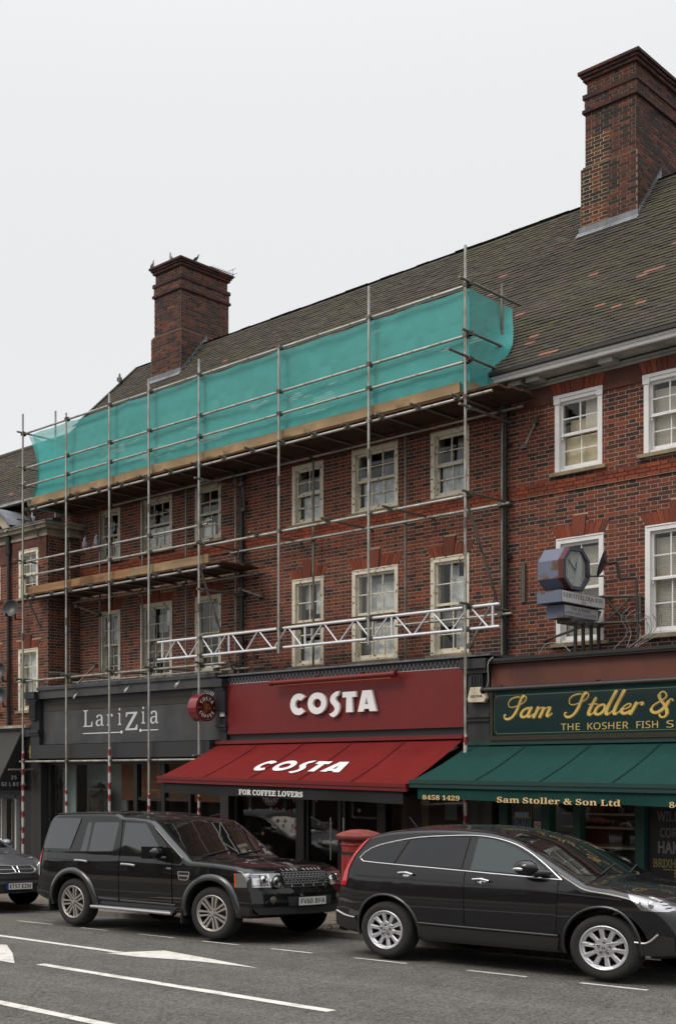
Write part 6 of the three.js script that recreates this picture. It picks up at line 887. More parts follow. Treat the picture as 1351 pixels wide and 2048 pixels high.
function carShape(s) {
  const top = poly1(s.top), bot = poly1(s.bottom), plan = smooth1(s.plan), wlow = smooth1(s.low), belt = poly1(s.belt);
  const side = (x, y) => { const b = belt(x), d = y - b, k = 0.06, f = d <= -k ? 0 : d >= k ? d : (d + k) ** 2 / (4 * k); return (wlow(Math.min(y, b)) - f * s.tumble) * plan(x); };
  const info = (x) => { const t = top(x), b = bot(x), c = Math.min(s.corner, (t - b) * 0.35), ys = t - c; const w = side(x, ys), rw = Math.min(s.cornerW, w * 0.4); return { t, b, ys, w, rw, crown: Math.min(s.crown, c * 0.4) }; };
  const at = (x, y) => { const q = info(x); if (y <= q.ys) return side(x, Math.max(y, q.b)); const k = clamp((y - q.ys) / (q.t - q.crown - q.ys), 0, 1); return q.w - q.rw + q.rw * Math.sqrt(1 - k * k); };
  const topAt = (x, z) => { const q = info(x), a = Math.abs(z), i = q.w - q.rw; if (a <= i) return q.t - q.crown * (a / i) ** 2; const k = clamp((a - i) / q.rw, 0, 1); return q.ys + (q.t - q.crown - q.ys) * Math.sqrt(1 - k * k); };
  const bend = (x, z) => { const f = clamp((x - s.bendF) / (s.xF - s.bendF), 0, 1), r = clamp((s.bendR - x) / (s.bendR - s.xR), 0, 1), a = Math.min(1, Math.abs(z) / s.W) ** 2.6; return x - s.cF * f * f * a + s.cR * r * r * a; };
  const front = (y) => { let lo = s.bendF, hi = s.xF; if (top(hi) >= y) return hi; for (let i = 0; i < 40; i++) { const m = (lo + hi) / 2; if (top(m) > y) lo = m; else hi = m; } return lo; };
  const rear = (y) => { let lo = s.xR, hi = s.bendR; if (top(lo) >= y) return lo; for (let i = 0; i < 40; i++) { const m = (lo + hi) / 2; if (top(m) > y) hi = m; else lo = m; } return hi; };
  const ring = (x) => { const q = info(x), h = [[0, q.b], [q.w * 0.5, q.b]], wb = at(x, q.b); h.push([wb - 0.05, q.b]); const bl = belt(x);
    for (let i = 0; i <= 13; i++) h.push([0, lerp(q.b + 0.02, Math.min(bl, q.ys - 0.03), i / 13)]); for (const d of [0.006, 0.02, 0.035, 0.05]) h.push([0, Math.min(bl + d, q.ys - 0.028 + d * 0.4)]); for (let i = 1; i <= 9; i++) { const s0 = Math.min(bl + 0.05, q.ys - 0.008); h.push([0, lerp(s0, q.ys, i / 9)]); } for (let i = 3; i < h.length; i++) h[i][0] = side(x, h[i][1]);
    for (let i = 1; i <= 7; i++) { const a = i / 7 * Math.PI / 2; h.push([q.w - q.rw + q.rw * Math.cos(a), q.ys + (q.t - q.crown - q.ys) * Math.sin(a)]); }
    for (let i = 1; i <= 6; i++) { const z = (q.w - q.rw) * (1 - i / 6); h.push([z, q.t - q.crown * (1 - i / 6) ** 2]); }
    return h; };
  const body = () => {
    const xs = []; for (let x = s.xR; x < s.xF - 1e-4;) { xs.push(x); x += (x < s.bendR + 0.1 || x > s.bendF + 0.2) ? 0.016 : 0.028; } xs.push(s.xF);
    const P = [], I = [], R = xs.map(ring), H = R[0].length, N = 2 * H - 2;
    xs.forEach((x, i) => { const h = R[i], full = [...h, ...h.slice(1, -1).reverse().map(([z, y]) => [-z, y])]; full.forEach(([z, y]) => P.push(bend(x, z), y, z)); });
    for (let i = 0; i < xs.length - 1; i++) for (let j = 0; j < N; j++) { const a = i * N + j, b = i * N + (j + 1) % N, c = a + N, d = b + N; I.push(a, b, c, b, d, c); }
    for (const [i, f] of [[0, 0], [xs.length - 1, 1]]) { const c = P.length / 3; P.push(bend(xs[i], 0), (info(xs[i]).t + info(xs[i]).b) / 2, 0); for (let j = 0; j < N; j++) { const a = i * N + j, b = i * N + (j + 1) % N; f ? I.push(c, a, b) : I.push(c, b, a); } }
    const g = new THREE.BufferGeometry(); g.setAttribute('position', new THREE.Float32BufferAttribute(P, 3)); g.setIndex(I); g.computeVertexNormals(); g.setAttribute('uv', new THREE.Float32BufferAttribute(new Float32Array(P.length / 3 * 2), 2));
    { const p = g.attributes.position, n = g.attributes.normal; let flip = 0; for (let i = 0; i < p.count; i += 7) flip += Math.sign(p.getZ(i) * n.getZ(i)); if (flip < 0) { const ix = g.index.array; for (let i = 0; i < ix.length; i += 3) { const t = ix[i]; ix[i] = ix[i + 1]; ix[i + 1] = t; } g.computeVertexNormals(); } }
    let br = new Brush(g); br.updateMatrixWorld();
    for (const [wx, r] of s.wells) for (const sg of [1, -1]) { const c = new Brush(new THREE.CylinderGeometry(r, r, 0.5, 48).rotateX(Math.PI / 2).translate(wx, s.hubY, sg * (s.W - 0.12))); c.updateMatrixWorld(); br = evaluator.evaluate(br, c, SUBTRACTION); br.updateMatrixWorld(); }
    return br.geometry;
  };
  const tess = (poly, max, holes) => new TessellateModifier(max, 10).modify(new THREE.ShapeGeometry(shp(poly, holes)));
  const finish = (g, f, n) => { const p = g.attributes.position, N = new Float32Array(p.count * 3), e = 0.004, A = V(0, 0, 0), B = V(0, 0, 0), C = V(0, 0, 0); for (let i = 0; i < p.count; i++) { const a = p.getX(i), b = p.getY(i); C.set(...f(a, b)); A.set(...f(a + e, b)).sub(C); B.set(...f(a, b + e)).sub(C); A.cross(B).normalize().multiplyScalar(n); p.setXYZ(i, C.x, C.y, C.z); N.set([A.x, A.y, A.z], i * 3); } g.setAttribute('normal', new THREE.BufferAttribute(N, 3)); if (n < 0) for (const a of Object.values(g.attributes)) { const s = a.itemSize, r = a.array; for (let i = 0; i < a.count; i += 3) for (let k = 0; k < s; k++) { const t = r[(i + 1) * s + k]; r[(i + 1) * s + k] = r[(i + 2) * s + k]; r[(i + 2) * s + k] = t; } } return g; };
  const sideP = (poly, off, sg = 1, max = 0.035, holes = []) => { const f = (x, y) => { const z = (at(x, y) + off) * sg; return [bend(x, z), y, z]; }; return finish(tess(poly, max, holes), f, sg); };
  const topP = (poly, off, max = 0.06) => { const f = (x, z) => [bend(x, z), topAt(x, z) + off, z]; return finish(tess(poly, max), f, -1); };
  const frontP = (poly, off, max = 0.04) => { const f = (z, y) => [bend(front(y), z) + off, y, z]; return finish(tess(poly.map(([z, y]) => [z, y]), max), f, -1); };
  const strip = (pts, w, off, sg = 1) => { const up = [], dn = []; pts.forEach(([x, y], i) => { const a = pts[Math.max(0, i - 1)], b = pts[Math.min(pts.length - 1, i + 1)], l = Math.hypot(b[0] - a[0], b[1] - a[1]), nx = -(b[1] - a[1]) / l * w / 2, ny = (b[0] - a[0]) / l * w / 2; up.push([x + nx, y + ny]); dn.unshift([x - nx, y - ny]); }); return sideP([...up, ...dn], off, sg, 0.08); };
  const rail = (pts, r, off, sg = 1) => tube(pts.map(([x, y]) => { const z = (at(x, y) + off) * sg; return [bend(x, z), y, z]; }), r, 60, 6);
  const sp = (x, y, off, sg = 1) => { const z = (at(x, y) + off) * sg; return [bend(x, z), y, z]; };
  return { at, topAt, bend, front, rear, body, sideP, topP, frontP, strip, rail, sp, info, top };
}
const curve = (pts, n = 40) => { const c = new THREE.CatmullRomCurve3(pts.map(([x, y]) => V(x, y, 0))); return c.getPoints(n).map((p) => [p.x, p.y]); };
const arcPts = (cx, cy, r, a0, a1, n = 28) => Array.from({ length: n + 1 }, (_, i) => { const a = lerp(a0, a1, i / n); return [cx + r * Math.cos(a), cy + r * Math.sin(a)]; });
function wheel(parent, x, y, z, sg, R, rimR, spokes, steer = 0) {      // tyre face at z on the outside
  const w = new THREE.Group(); w.name = 'wheel'; parent.add(w); OFF.set(w, [0, 0, 0]); w.position.set(x, y, z); w.rotation.y = steer;
  const W = 0.225, L = [[rimR - 0.03, -W], [R - 0.05, -W], [R - 0.012, -W + 0.02], [R, -W + 0.05], [R, -0.05], [R - 0.012, -0.02], [R - 0.04, -0.002], [rimR + 0.05, 0.002], [rimR + 0.02, -0.004], [rimR + 0.004, -0.012], [rimR - 0.015, -0.02], [rimR - 0.03, -0.1], [rimR - 0.03, -W]].map(([r, d]) => new THREE.Vector2(r, d));
  const spin = (g) => g.rotateX(Math.PI / 2).scale(1, 1, sg);
  part(w, 'tyre', [spin(new THREE.LatheGeometry(L, 56)), ...[0.16, 0.11, 0.06].map((d) => spin(new THREE.TorusGeometry(R, 0.003, 4, 48).rotateX(Math.PI / 2).translate(0, -d, 0)))], mat.tyre);
  part(w, 'brake_disc', spin(new THREE.CylinderGeometry(rimR * 0.62, rimR * 0.62, 0.02, 32).translate(0, -0.11, 0)), mat.coupler);
  part(w, 'wheel_back', spin(new THREE.CylinderGeometry(rimR, rimR, 0.01, 32).translate(0, -0.14, 0)), mat.rubber);
  spokes(w, (g) => { g.scale(1, 1, sg); return g; }, rimR); return w;
}
function spokesPetal(w, f, r) {                                        // ten petals round a five bolt hub
  const holes = []; for (let i = 0; i < 10; i++) { const a = i / 10 * Math.PI * 2 + 0.16, p = []; const ri = r * 0.40, ro = r * 0.87, h0 = 0.17, h1 = 0.215; for (let k = 0; k <= 6; k++) { const t = -1 + k / 3; p.push([Math.cos(a + t * h1) * ro, Math.sin(a + t * h1) * ro]); } for (let k = 0; k <= 8; k++) { const t = k / 8 * Math.PI; p.push([Math.cos(a + Math.cos(t) * h0 * 1.15) * (ri + (1 - Math.sin(t)) * r * 0.10), Math.sin(a + Math.cos(t) * h0 * 1.15) * (ri + (1 - Math.sin(t)) * r * 0.10)]); } holes.push(p.reverse()); }
  const g = ext(shp(arcPts(0, 0, r * 0.985, 0, Math.PI * 2 * 63 / 64, 63), holes), -0.05, -0.012, 0.008), p = g.attributes.position; for (let i = 0; i < p.count; i++) { const d = Math.hypot(p.getX(i), p.getY(i)) / r; p.setZ(i, p.getZ(i) - 0.03 * (1 - d) * d * 2); } g.computeVertexNormals();
  part(w, 'rim', [f(g), f(new THREE.TorusGeometry(r * 0.985, 0.011, 8, 60).translate(0, 0, -0.012))], mat.rim);
  part(w, 'hub_cap', f(new THREE.CylinderGeometry(r * 0.13, r * 0.14, 0.012, 20).rotateX(Math.PI / 2).translate(0, 0, -0.014)), mat.rim);
  part(w, 'hub_emblem', [f(box(-0.014, -0.009, -0.014, 0.014, -0.008, -0.005)), f(box(0.009, 0.014, -0.014, 0.014, -0.008, -0.005)), f(box(-0.01, 0.01, -0.003, 0.003, -0.008, -0.005))], mat.rubber);
  const b = []; for (let i = 0; i < 5; i++) { const a = i / 5 * Math.PI * 2 + 0.3; b.push(f(new THREE.CylinderGeometry(r * 0.055, r * 0.055, 0.012, 10).rotateX(Math.PI / 2).translate(Math.cos(a) * r * 0.25, Math.sin(a) * r * 0.25, -0.015))); } part(w, 'wheel_nut', b, mat.coupler);
}
function spokesTwin(w, f, r) {                                         // seven pairs of narrow spokes
  const s = []; for (let i = 0; i < 7; i++) for (const d of [-1, 1]) { const a = i / 7 * Math.PI * 2 + 0.5; const g = new THREE.BoxGeometry(r * 0.76, 0.03, 0.03).translate(r * 0.58, d * 0.031, 0); const p = g.attributes.position; for (let k = 0; k < p.count; k++) { const x = p.getX(k) / r; p.setZ(k, p.getZ(k) - 0.045 + 0.02 * x); p.setY(k, p.getY(k) * (0.55 + 0.6 * x)); } g.rotateZ(a); g.computeVertexNormals(); s.push(f(g)); }
  part(w, 'rim', [...s, f(new THREE.TorusGeometry(r * 0.97, 0.013, 8, 60).translate(0, 0, -0.016)), f(new THREE.TorusGeometry(r * 0.92, 0.012, 8, 60).translate(0, 0, -0.03))], mat.rimDull);
  part(w, 'hub_cap', [f(new THREE.CylinderGeometry(r * 0.25, r * 0.27, 0.03, 24).rotateX(Math.PI / 2).translate(0, 0, -0.04)), f(new THREE.CylinderGeometry(r * 0.12, r * 0.12, 0.014, 20).rotateX(Math.PI / 2).translate(0, 0, -0.022))], mat.rimDull);
  const b = []; for (let i = 0; i < 5; i++) { const a = i / 5 * Math.PI * 2 + 0.9; b.push(f(new THREE.CylinderGeometry(r * 0.045, r * 0.045, 0.012, 8).rotateX(Math.PI / 2).translate(Math.cos(a) * r * 0.2, Math.sin(a) * r * 0.2, -0.022))); } part(w, 'wheel_nut', b, mat.coupler);
}
function numberPlate(parent, text, x, y, z, w, h, tilt2, euro) {
  const t = canvasTex(512, 110, (c) => { c.fillStyle = '#cfcfcb'; c.fillRect(0, 0, 512, 110); if (euro) { c.fillStyle = '#23418e'; c.fillRect(0, 0, 46, 110); c.fillStyle = '#c9b94a'; c.beginPath(); c.arc(23, 34, 10, 0, 7); c.stroke(); } c.fillStyle = '#161616'; c.font = 'bold 92px sans-serif'; const m = c.measureText(text), x0 = euro ? 60 : 26; c.save(); c.translate(x0, 90); c.scale((512 - x0 - 20) / m.width, 1.05); c.fillText(text, 0, 0); c.restore(); });
  const g = new THREE.PlaneGeometry(w, h).rotateY(Math.PI / 2).rotateZ(tilt2).translate(x + 0.0068, y, z); const p = part(parent, 'number_plate', new THREE.BoxGeometry(0.008, h + 0.006, w + 0.006).rotateZ(tilt2).translate(x, y, z), mat.shopBlack); part(p, 'plate_face', g, new THREE.MeshStandardMaterial({ map: t, roughness: 0.35 }), true);
}
function placeCar(c, x, sx) { // near tyre faces at z = 6.15, rolled with the road's crossfall
  c.rotation.set(-0.03, 0, 0.0243); c.scale.set(sx, 0.895, 1); c.position.set(x, roadY(x, 6.2) - 0.002, 6.15 - 0.90);
}
function crossover(label, paint, plate) {                             // rounded five door car
  const c = thing('parked_car', label, 'car', [0, 0, 0], 'cars parked along the kerb'); OFF.set(c, [0, 0, 0]);
  const s = { xR: -0.93, xF: 3.60, bendF: 2.55, bendR: -0.1, cF: 0.42, cR: 0.20, W: 0.9, corner: 0.13, cornerW: 0.17, crown: 0.05, tumble: 0.40, hubY: 0.345,
    top: curve([[-0.93, 0.60], [-0.915, 0.68], [-0.86, 0.76], [-0.82, 0.92], [-0.74, 1.12], [-0.58, 1.36], [-0.42, 1.545], [-0.15, 1.63], [0.4, 1.675], [0.9, 1.67], [1.3, 1.625], [1.62, 1.515], [1.95, 1.34], [2.3, 1.145], [2.42, 1.085], [2.7, 1.045], [3.0, 0.99], [3.25, 0.91], [3.45, 0.80], [3.55, 0.70], [3.60, 0.58]], 160),
    bottom: [[-0.93, 0.34], [-0.6, 0.27], [0.5, 0.235], [2.2, 0.235], [3.2, 0.26], [3.6, 0.30]], plan: [[-0.93, 0.90], [-0.5, 0.965], [0.4, 1], [2.4, 1], [3.0, 0.98], [3.6, 0.90]],
    low: [[0.2, 0.80], [0.3, 0.845], [0.44, 0.87], [0.6, 0.888], [0.78, 0.898], [0.9, 0.897], [1.0, 0.886], [1.1, 0.868], [1.25, 0.845], [1.7, 0.7]], belt: [[-0.9, 1.19], [2.3, 1.045]], wells: [[0, 0.435], [2.62, 0.435]] };
  const k = carShape(s); part(c, 'body', k.body(), paint, true);
  for (const sg of [1, -1]) {
    const gp = (poly, m = mat.carGlassDark, n = 'side_window') => part(c, n, k.sideP(poly, 0.008, sg), m);
    gp([[-0.31, 1.205], ...curve([[-0.41, 1.24], [-0.36, 1.30], [-0.2, 1.385], [0.08, 1.452], [0.22, 1.475]], 16), [0.09, 1.175]]);
    gp([[0.185, 1.175], [0.33, 1.475], [0.6, 1.508], [1.0, 1.522], [0.985, 1.142]]);
    gp([[1.10, 1.135], [1.105, 1.522], ...curve([[1.30, 1.498], [1.5, 1.445], [1.75, 1.325], [1.94, 1.2], [2.07, 1.095]], 16)], mat.carGlassLight);
    const ch = curve([[2.17, 1.062], [1.4, 1.1], [0.6, 1.142], [0.0, 1.172], [-0.30, 1.19], [-0.41, 1.20], [-0.44, 1.23], [-0.37, 1.31], [-0.22, 1.388], [0.05, 1.458], [0.35, 1.508], [0.7, 1.532], [1.1, 1.538], [1.4, 1.495], [1.66, 1.405], [1.92, 1.25], [2.17, 1.062]], 120);
    part(c, 'window_chrome', k.rail(ch, 0.0095, 0.006, sg), mat.chrome);
    for (const poly of [[[0.105, 1.165], [0.10, 0.98], [0.14, 0.82], [0.30, 0.72], [0.42, 0.47], [0.44, 0.28], [1.035, 0.265], [1.035, 1.125]], [[1.047, 1.125], [1.047, 0.265], [2.02, 0.265], [2.1, 0.45], [2.13, 0.8], [2.135, 1.06]]]) { const d = part(c, 'door', k.sideP(poly, 0.006, sg), paint); const hx = poly[0][0] < 0.5 ? 0.28 : 1.25, hy = poly[0][0] < 0.5 ? 1.055 : 1.015; part(d, 'handle', [k.rail([[hx - 0.09, hy + 0.012], [hx, hy + 0.018], [hx + 0.11, hy]], 0.015, 0.03, sg), k.sideP(curve([[hx - 0.06, hy], [hx, hy + 0.035], [hx + 0.06, hy], [hx, hy - 0.035], [hx - 0.06, hy]], 20), 0.006, sg)], mat.chrome); }
    part(c, 'waist_strip', k.strip([[-0.5, 1.02], [0.1, 1.005], [1.05, 0.972], [2.1, 0.925], [2.85, 0.878]], 0.018, 0.012, sg), mat.rubber);
    part(c, 'sill_moulding', [k.rail([[0.45, 0.465], [1.0, 0.455], [2.13, 0.44]], 0.014, 0.012, sg)], mat.archGrey);
    part(c, 'sill_cladding', [k.sideP([[0.44, 0.44], [0.46, 0.25], [2.1, 0.25], [2.14, 0.42]], 0.012, sg)], mat.rubber);
    for (const [wx] of s.wells) part(c, 'arch_trim', k.rail(arcPts(wx, 0.345, 0.442, -0.12, Math.PI + 0.2, 30), 0.018, 0.004, sg), mat.archGrey);
    part(c, 'tail_light', [k.sideP([[-0.80, 0.88], [-0.76, 1.02], [-0.66, 1.18], [-0.50, 1.38], [-0.40, 1.50], [-0.345, 1.50], [-0.53, 1.27], [-0.63, 1.08], [-0.66, 0.88]], 0.010, sg, 0.04)], mat.tailRed);
    part(c, 'head_light', [k.sideP([[2.88, 0.945], [3.02, 0.84], [3.12, 0.77], [3.56, 0.765], [3.54, 0.80], [3.40, 0.845], [3.2, 0.90]], 0.01, sg, 0.03)], mat.lampInner);
    { const l = c.children[c.children.length - 1]; part(l, 'lamp_divider', k.sideP([[3.06, 0.875], [3.10, 0.86], [3.16, 0.77], [3.12, 0.77]], 0.014, sg), mat.coupler); part(l, 'reflector', k.sideP([[2.93, 0.925], [3.06, 0.885], [3.13, 0.785], [3.08, 0.805]], 0.014, sg), mat.lampSilver); for (const [x, y, r] of [[3.22, 0.83, 0.052], [3.38, 0.805, 0.04]]) part(l, 'reflector', new THREE.SphereGeometry(r, 14, 10).scale(0.6, 1, 0.5).translate(...k.sp(x, y, 0.005, sg)), mat.chrome); }
    part(c, 'bumper_trim', [k.rail(curve([[2.98, 0.43], [3.12, 0.425], [3.2, 0.45], [3.34, 0.53]], 12), 0.014, 0.006, sg), k.rail([[-0.5, 0.47], [-0.7, 0.49], [-0.9, 0.54]], 0.014, 0.008, sg)], mat.satin);
    part(c, 'bumper_cladding', k.sideP([[-0.92, 0.52], [-0.48, 0.455], [-0.42, 0.30], [-0.86, 0.36]], 0.009, sg), mat.rubber); part(c, 'bumper_cladding', k.sideP([[3.05, 0.42], [3.2, 0.43], [3.35, 0.52], [3.58, 0.5], [3.55, 0.32], [3.0, 0.28]], 0.009, sg), mat.rubber);
    const [mx, my, mz] = k.sp(1.96, 1.16, 0.0, sg);
    const mir = part(c, 'mirror', [new THREE.SphereGeometry(0.13, 20, 14).scale(1.05, 0.68, 0.72).translate(mx - 0.13, my + 0.03, mz + sg * 0.14), cyl([mx + 0.07, my - 0.03, mz - sg * 0.01], [mx - 0.06, my - 0.03, mz + sg * 0.12], 0.035, 8, 0.05)], paint); part(mir, 'indicator', new THREE.SphereGeometry(0.05, 12, 8).scale(1.3, 0.4, 0.3).translate(mx - 0.17, my + 0.015, mz + sg * 0.225), mat.lampSilver);
    for (const [wx, st] of [[0, 0], [2.62, sg > 0 ? 0.10 : 0.10]]) wheel(c, wx, 0.345, sg * (0.90 - 0.0), sg, 0.352, 0.238, spokesPetal, st);
  }
  part(c, 'windscreen', k.topP([[1.42, -0.60], [1.42, 0.60], [1.6, 0.63], [2.27, 0.70], [2.33, 0.5], [2.36, 0], [2.33, -0.5], [2.27, -0.70], [1.6, -0.63]], 0.004), mat.carGlass);
  part(c, 'rear_window', k.topP([[-0.72, -0.55], [-0.72, 0.55], [-0.46, 0.5], [-0.46, -0.5]], 0.004), mat.carGlass);
  part(c, 'wiper', [cyl([2.36, k.topAt(2.36, 0.3) + 0.015, 0.45], [2.2, k.topAt(2.2, -0.1) + 0.02, -0.15], 0.008, 6), cyl([2.36, k.topAt(2.36, -0.3) + 0.015, -0.15], [2.2, k.topAt(2.2, -0.5) + 0.02, -0.62], 0.008, 6)], mat.rubber);
  part(c, 'roof_aerial', cyl([-0.2, 1.62, 0], [-0.32, 1.76, 0], 0.006, 6), mat.rubber);
  // front: grille with emblem, black lower opening, plate
  part(c, 'grille', k.frontP([[-0.36, 0.80], [0.36, 0.80], [0.42, 0.72], [0.36, 0.67], [-0.36, 0.67], [-0.42, 0.72]], 0.006), mat.rubber);
  { const gr = c.children[c.children.length - 1], fr = (z, y) => [k.bend(k.front(y), z) + 0.016, y, z]; part(gr, 'grille_bar', [tube([fr(-0.36, 0.8), fr(0, 0.8), fr(0.36, 0.8), fr(0.42, 0.73), fr(0.35, 0.675), fr(0, 0.672), fr(-0.35, 0.675), fr(-0.42, 0.73), fr(-0.36, 0.8)], 0.012, 60, 6), tube([fr(-0.38, 0.735), fr(-0.06, 0.735)], 0.01, 10, 6), tube([fr(0.06, 0.735), fr(0.38, 0.735)], 0.01, 10, 6)], mat.satin);
    const e = [[-0.05, 0.79, -0.035, 0.68], [0.05, 0.79, 0.035, 0.68], [-0.04, 0.735, 0.04, 0.735]].map(([a, b, d, f]) => cyl([k.front(b) + 0.03, b, a], [k.front(f) + 0.03, f, d], 0.011, 6)); part(gr, 'emblem', e, mat.chrome); }
  part(c, 'lower_grille', k.frontP([[-0.62, 0.645], [0.62, 0.645], [0.5, 0.535], [-0.5, 0.535]], 0.008), mat.rubber);
  part(c, 'bumper_bar', k.frontP([[-0.74, 0.53], [0.74, 0.53], [0.72, 0.47], [-0.72, 0.47]], 0.02), paint);
  part(c, 'lower_bumper', k.frontP([[-0.74, 0.47], [0.74, 0.47], [0.68, 0.31], [-0.68, 0.31]], 0.008), mat.rubber);
  if (plate) numberPlate(c, plate, s.xF + 0.035, 0.43, 0, 0.52, 0.115, 0, true);
  return c;
}
const crv = crossover('glossy black rounded car with bright silver wheels, nearest parked car', mat.paintBlack, null); placeCar(crv, 9.415, 1.017);
const silver = crossover('grey car facing forward behind the tall black car, cut by the left edge', mat.paintSilver, 'ET57 EZM'); placeCar(silver, -2.64, 1.0); silver.position.z = 5.18; silver.position.y = roadY(-1, 5.9);

const lr = thing('parked_car', 'tall boxy black four by four with stepped roof and side step', 'car', [0, 0, 0], 'cars parked along the kerb');
{
  OFF.set(lr, [0, 0, 0]); const c = lr, paint = mat.paintJet;
  const s = { xR: -1.03, xF: 3.75, bendF: 3.0, bendR: -0.4, cF: 0.24, cR: 0.12, W: 0.93, corner: 0.10, cornerW: 0.13, crown: 0.03, tumble: 0.12, hubY: 0.375,
    top: [[-1.03, 0.62], [-0.985, 0.68], [-0.955, 0.80], [-0.93, 1.0], [-0.86, 1.28], [-0.76, 1.55], [-0.66, 1.75], [-0.6, 1.815], [-0.5, 1.85], [-0.1, 1.862], [0.45, 1.86], [0.84, 1.848], [0.98, 1.795], [1.2, 1.79], [1.5, 1.765], [1.62, 1.735], [1.72, 1.67], [2.0, 1.46], [2.38, 1.185], [2.46, 1.155], [2.9, 1.135], [3.3, 1.10], [3.52, 1.06], [3.62, 1.0], [3.67, 0.9], [3.70, 0.78], [3.735, 0.68], [3.75, 0.55]],
    bottom: [[-1.03, 0.45], [-0.85, 0.40], [-0.5, 0.33], [3.2, 0.33], [3.55, 0.33], [3.75, 0.38]], plan: [[-1.03, 0.95], [-0.6, 0.985], [0.3, 1], [2.8, 1], [3.3, 0.985], [3.75, 0.95]],
    low: [[0.3, 0.86], [0.42, 0.905], [0.6, 0.925], [0.85, 0.93], [1.0, 0.928], [1.08, 0.92], [1.16, 0.905], [1.5, 0.86], [1.9, 0.8]], belt: [[-1, 1.17], [2.6, 1.13]], wells: [[0, 0.475], [2.885, 0.475]] };
  const k = carShape(s); part(c, 'body', k.body(), paint, true);
  const rounded = (pts, r = 0.05) => { const o = [], n = pts.length; for (let i = 0; i < n; i++) { const a = pts[(i + n - 1) % n], b = pts[i], d = pts[(i + 1) % n], la = Math.hypot(a[0] - b[0], a[1] - b[1]), ld = Math.hypot(d[0] - b[0], d[1] - b[1]), p = [b[0] + (a[0] - b[0]) / la * r, b[1] + (a[1] - b[1]) / la * r], q = [b[0] + (d[0] - b[0]) / ld * r, b[1] + (d[1] - b[1]) / ld * r]; for (let t = 0; t <= 4; t++) { const u = t / 4; o.push([lerp(lerp(p[0], b[0], u), lerp(b[0], q[0], u), u), lerp(lerp(p[1], b[1], u), lerp(b[1], q[1], u), u)]); } } return o; };
  for (const sg of [1, -1]) {
    const WIN = [[[-0.60, 1.735], [0.10, 1.735], [-0.10, 1.23], [-0.79, 1.235]], [[0.27, 1.665], [0.36, 1.668], [0.30, 1.18], [0.16, 1.185]], [[0.42, 1.67], [0.965, 1.67], [0.875, 1.16], [0.345, 1.175]], [[1.10, 1.665], [1.53, 1.66], [1.84, 1.31], [1.84, 1.15], [1.07, 1.155]]]; for (const p of WIN) part(c, 'side_window', k.sideP(rounded(p, 0.03), 0.010, sg), mat.carGlass);
    for (const [p, hx, hy, hl] of [[[[0.21, 1.715], [1.03, 1.72], [1.045, 0.43], [0.54, 0.44], [0.40, 0.72], [0.22, 0.9], [0.02, 1.0], [-0.01, 1.13]], 0.24, 1.05, [WIN[1], WIN[2]]], [[[1.045, 1.72], [1.57, 1.71], [1.98, 1.36], [2.13, 1.12], [2.14, 0.43], [1.06, 0.43]], 1.28, 1.02, [WIN[3]]]]) {
      const d = part(c, 'door', k.sideP(rounded(p, 0.05), 0.009, sg, 0.035, hl.map((q) => rounded(q, 0.03))), paint); part(d, 'handle', [k.rail([[hx - 0.15, hy + 0.005], [hx, hy + 0.004], [hx + 0.14, hy - 0.008]], 0.019, 0.03, sg), new THREE.SphereGeometry(0.022, 8, 6).translate(...k.sp(hx - 0.15, hy + 0.005, 0.02, sg))], mat.satin); }
    part(c, 'waist_crease', k.rail([[-0.86, 1.075], [-0.4, 1.068], [0.0, 1.06]], 0.008, 0.0, sg), paint);
    part(c, 'lower_moulding', [k.rail([[0.60, 0.475], [1.03, 0.468]], 0.013, 0.004, sg), k.rail([[1.07, 0.467], [2.2, 0.455]], 0.013, 0.004, sg)], mat.archGrey);
    for (const [wx, a0] of [[0, -0.06], [2.885, -0.06]]) { const r0 = 0.468, r1 = 0.56, pts = []; const g = new THREE.BufferGeometry(), P = [], I = [], n = 40; for (let i = 0; i <= n; i++) { const a = lerp(a0, Math.PI + 0.12, i / n); for (const [r, o] of [[r1 + 0.004, -0.01], [r1, 0.022], [r1 - 0.03, 0.036], [r0 + 0.02, 0.042], [r0, 0.032], [r0, -0.06]]) { const x = wx + r * Math.cos(a), y = s.hubY + r * Math.sin(a) * 1.0, z = (k.at(x, Math.max(y, 0.36)) + o) * sg; P.push(k.bend(x, z), y, z); } } for (let i = 0; i < n; i++) for (let j = 0; j < 5; j++) { const a = i * 6 + j, b = a + 6; sg > 0 ? I.push(a, a + 1, b, a + 1, b + 1, b) : I.push(a, b, a + 1, a + 1, b, b + 1); } g.setAttribute('position', new THREE.Float32BufferAttribute(P, 3)); g.setIndex(I); g.computeVertexNormals(); part(c, 'wheel_arch', g, mat.archGrey); }
    const zz = sg * 0.93; part(c, 'side_step', [cyl([0.52, 0.34, zz + sg * 0.06], [2.20, 0.33, zz + sg * 0.06], 0.026, 10), box(0.55, 2.15, 0.335, 0.362, Math.min(zz - sg * 0.06, zz + sg * 0.055), Math.max(zz - sg * 0.06, zz + sg * 0.055))], mat.satin);
    for (const x of [-0.55, 2.32]) part(c, 'mud_flap', box(x - 0.01, x + 0.01, 0.2, 0.45, Math.min(zz, zz - sg * 0.26), Math.max(zz, zz - sg * 0.26)), mat.rubber);
    part(c, 'tail_light', [k.sideP([[-0.94, 0.97], [-0.90, 1.24], [-0.83, 1.24], [-0.86, 0.97]], 0.01, sg, 0.04)], mat.tailRed); part(c, 'reversing_light', [k.sideP([[-0.95, 0.78], [-0.94, 0.965], [-0.87, 0.965], [-0.88, 0.78]], 0.01, sg, 0.04)], mat.lampSilver);
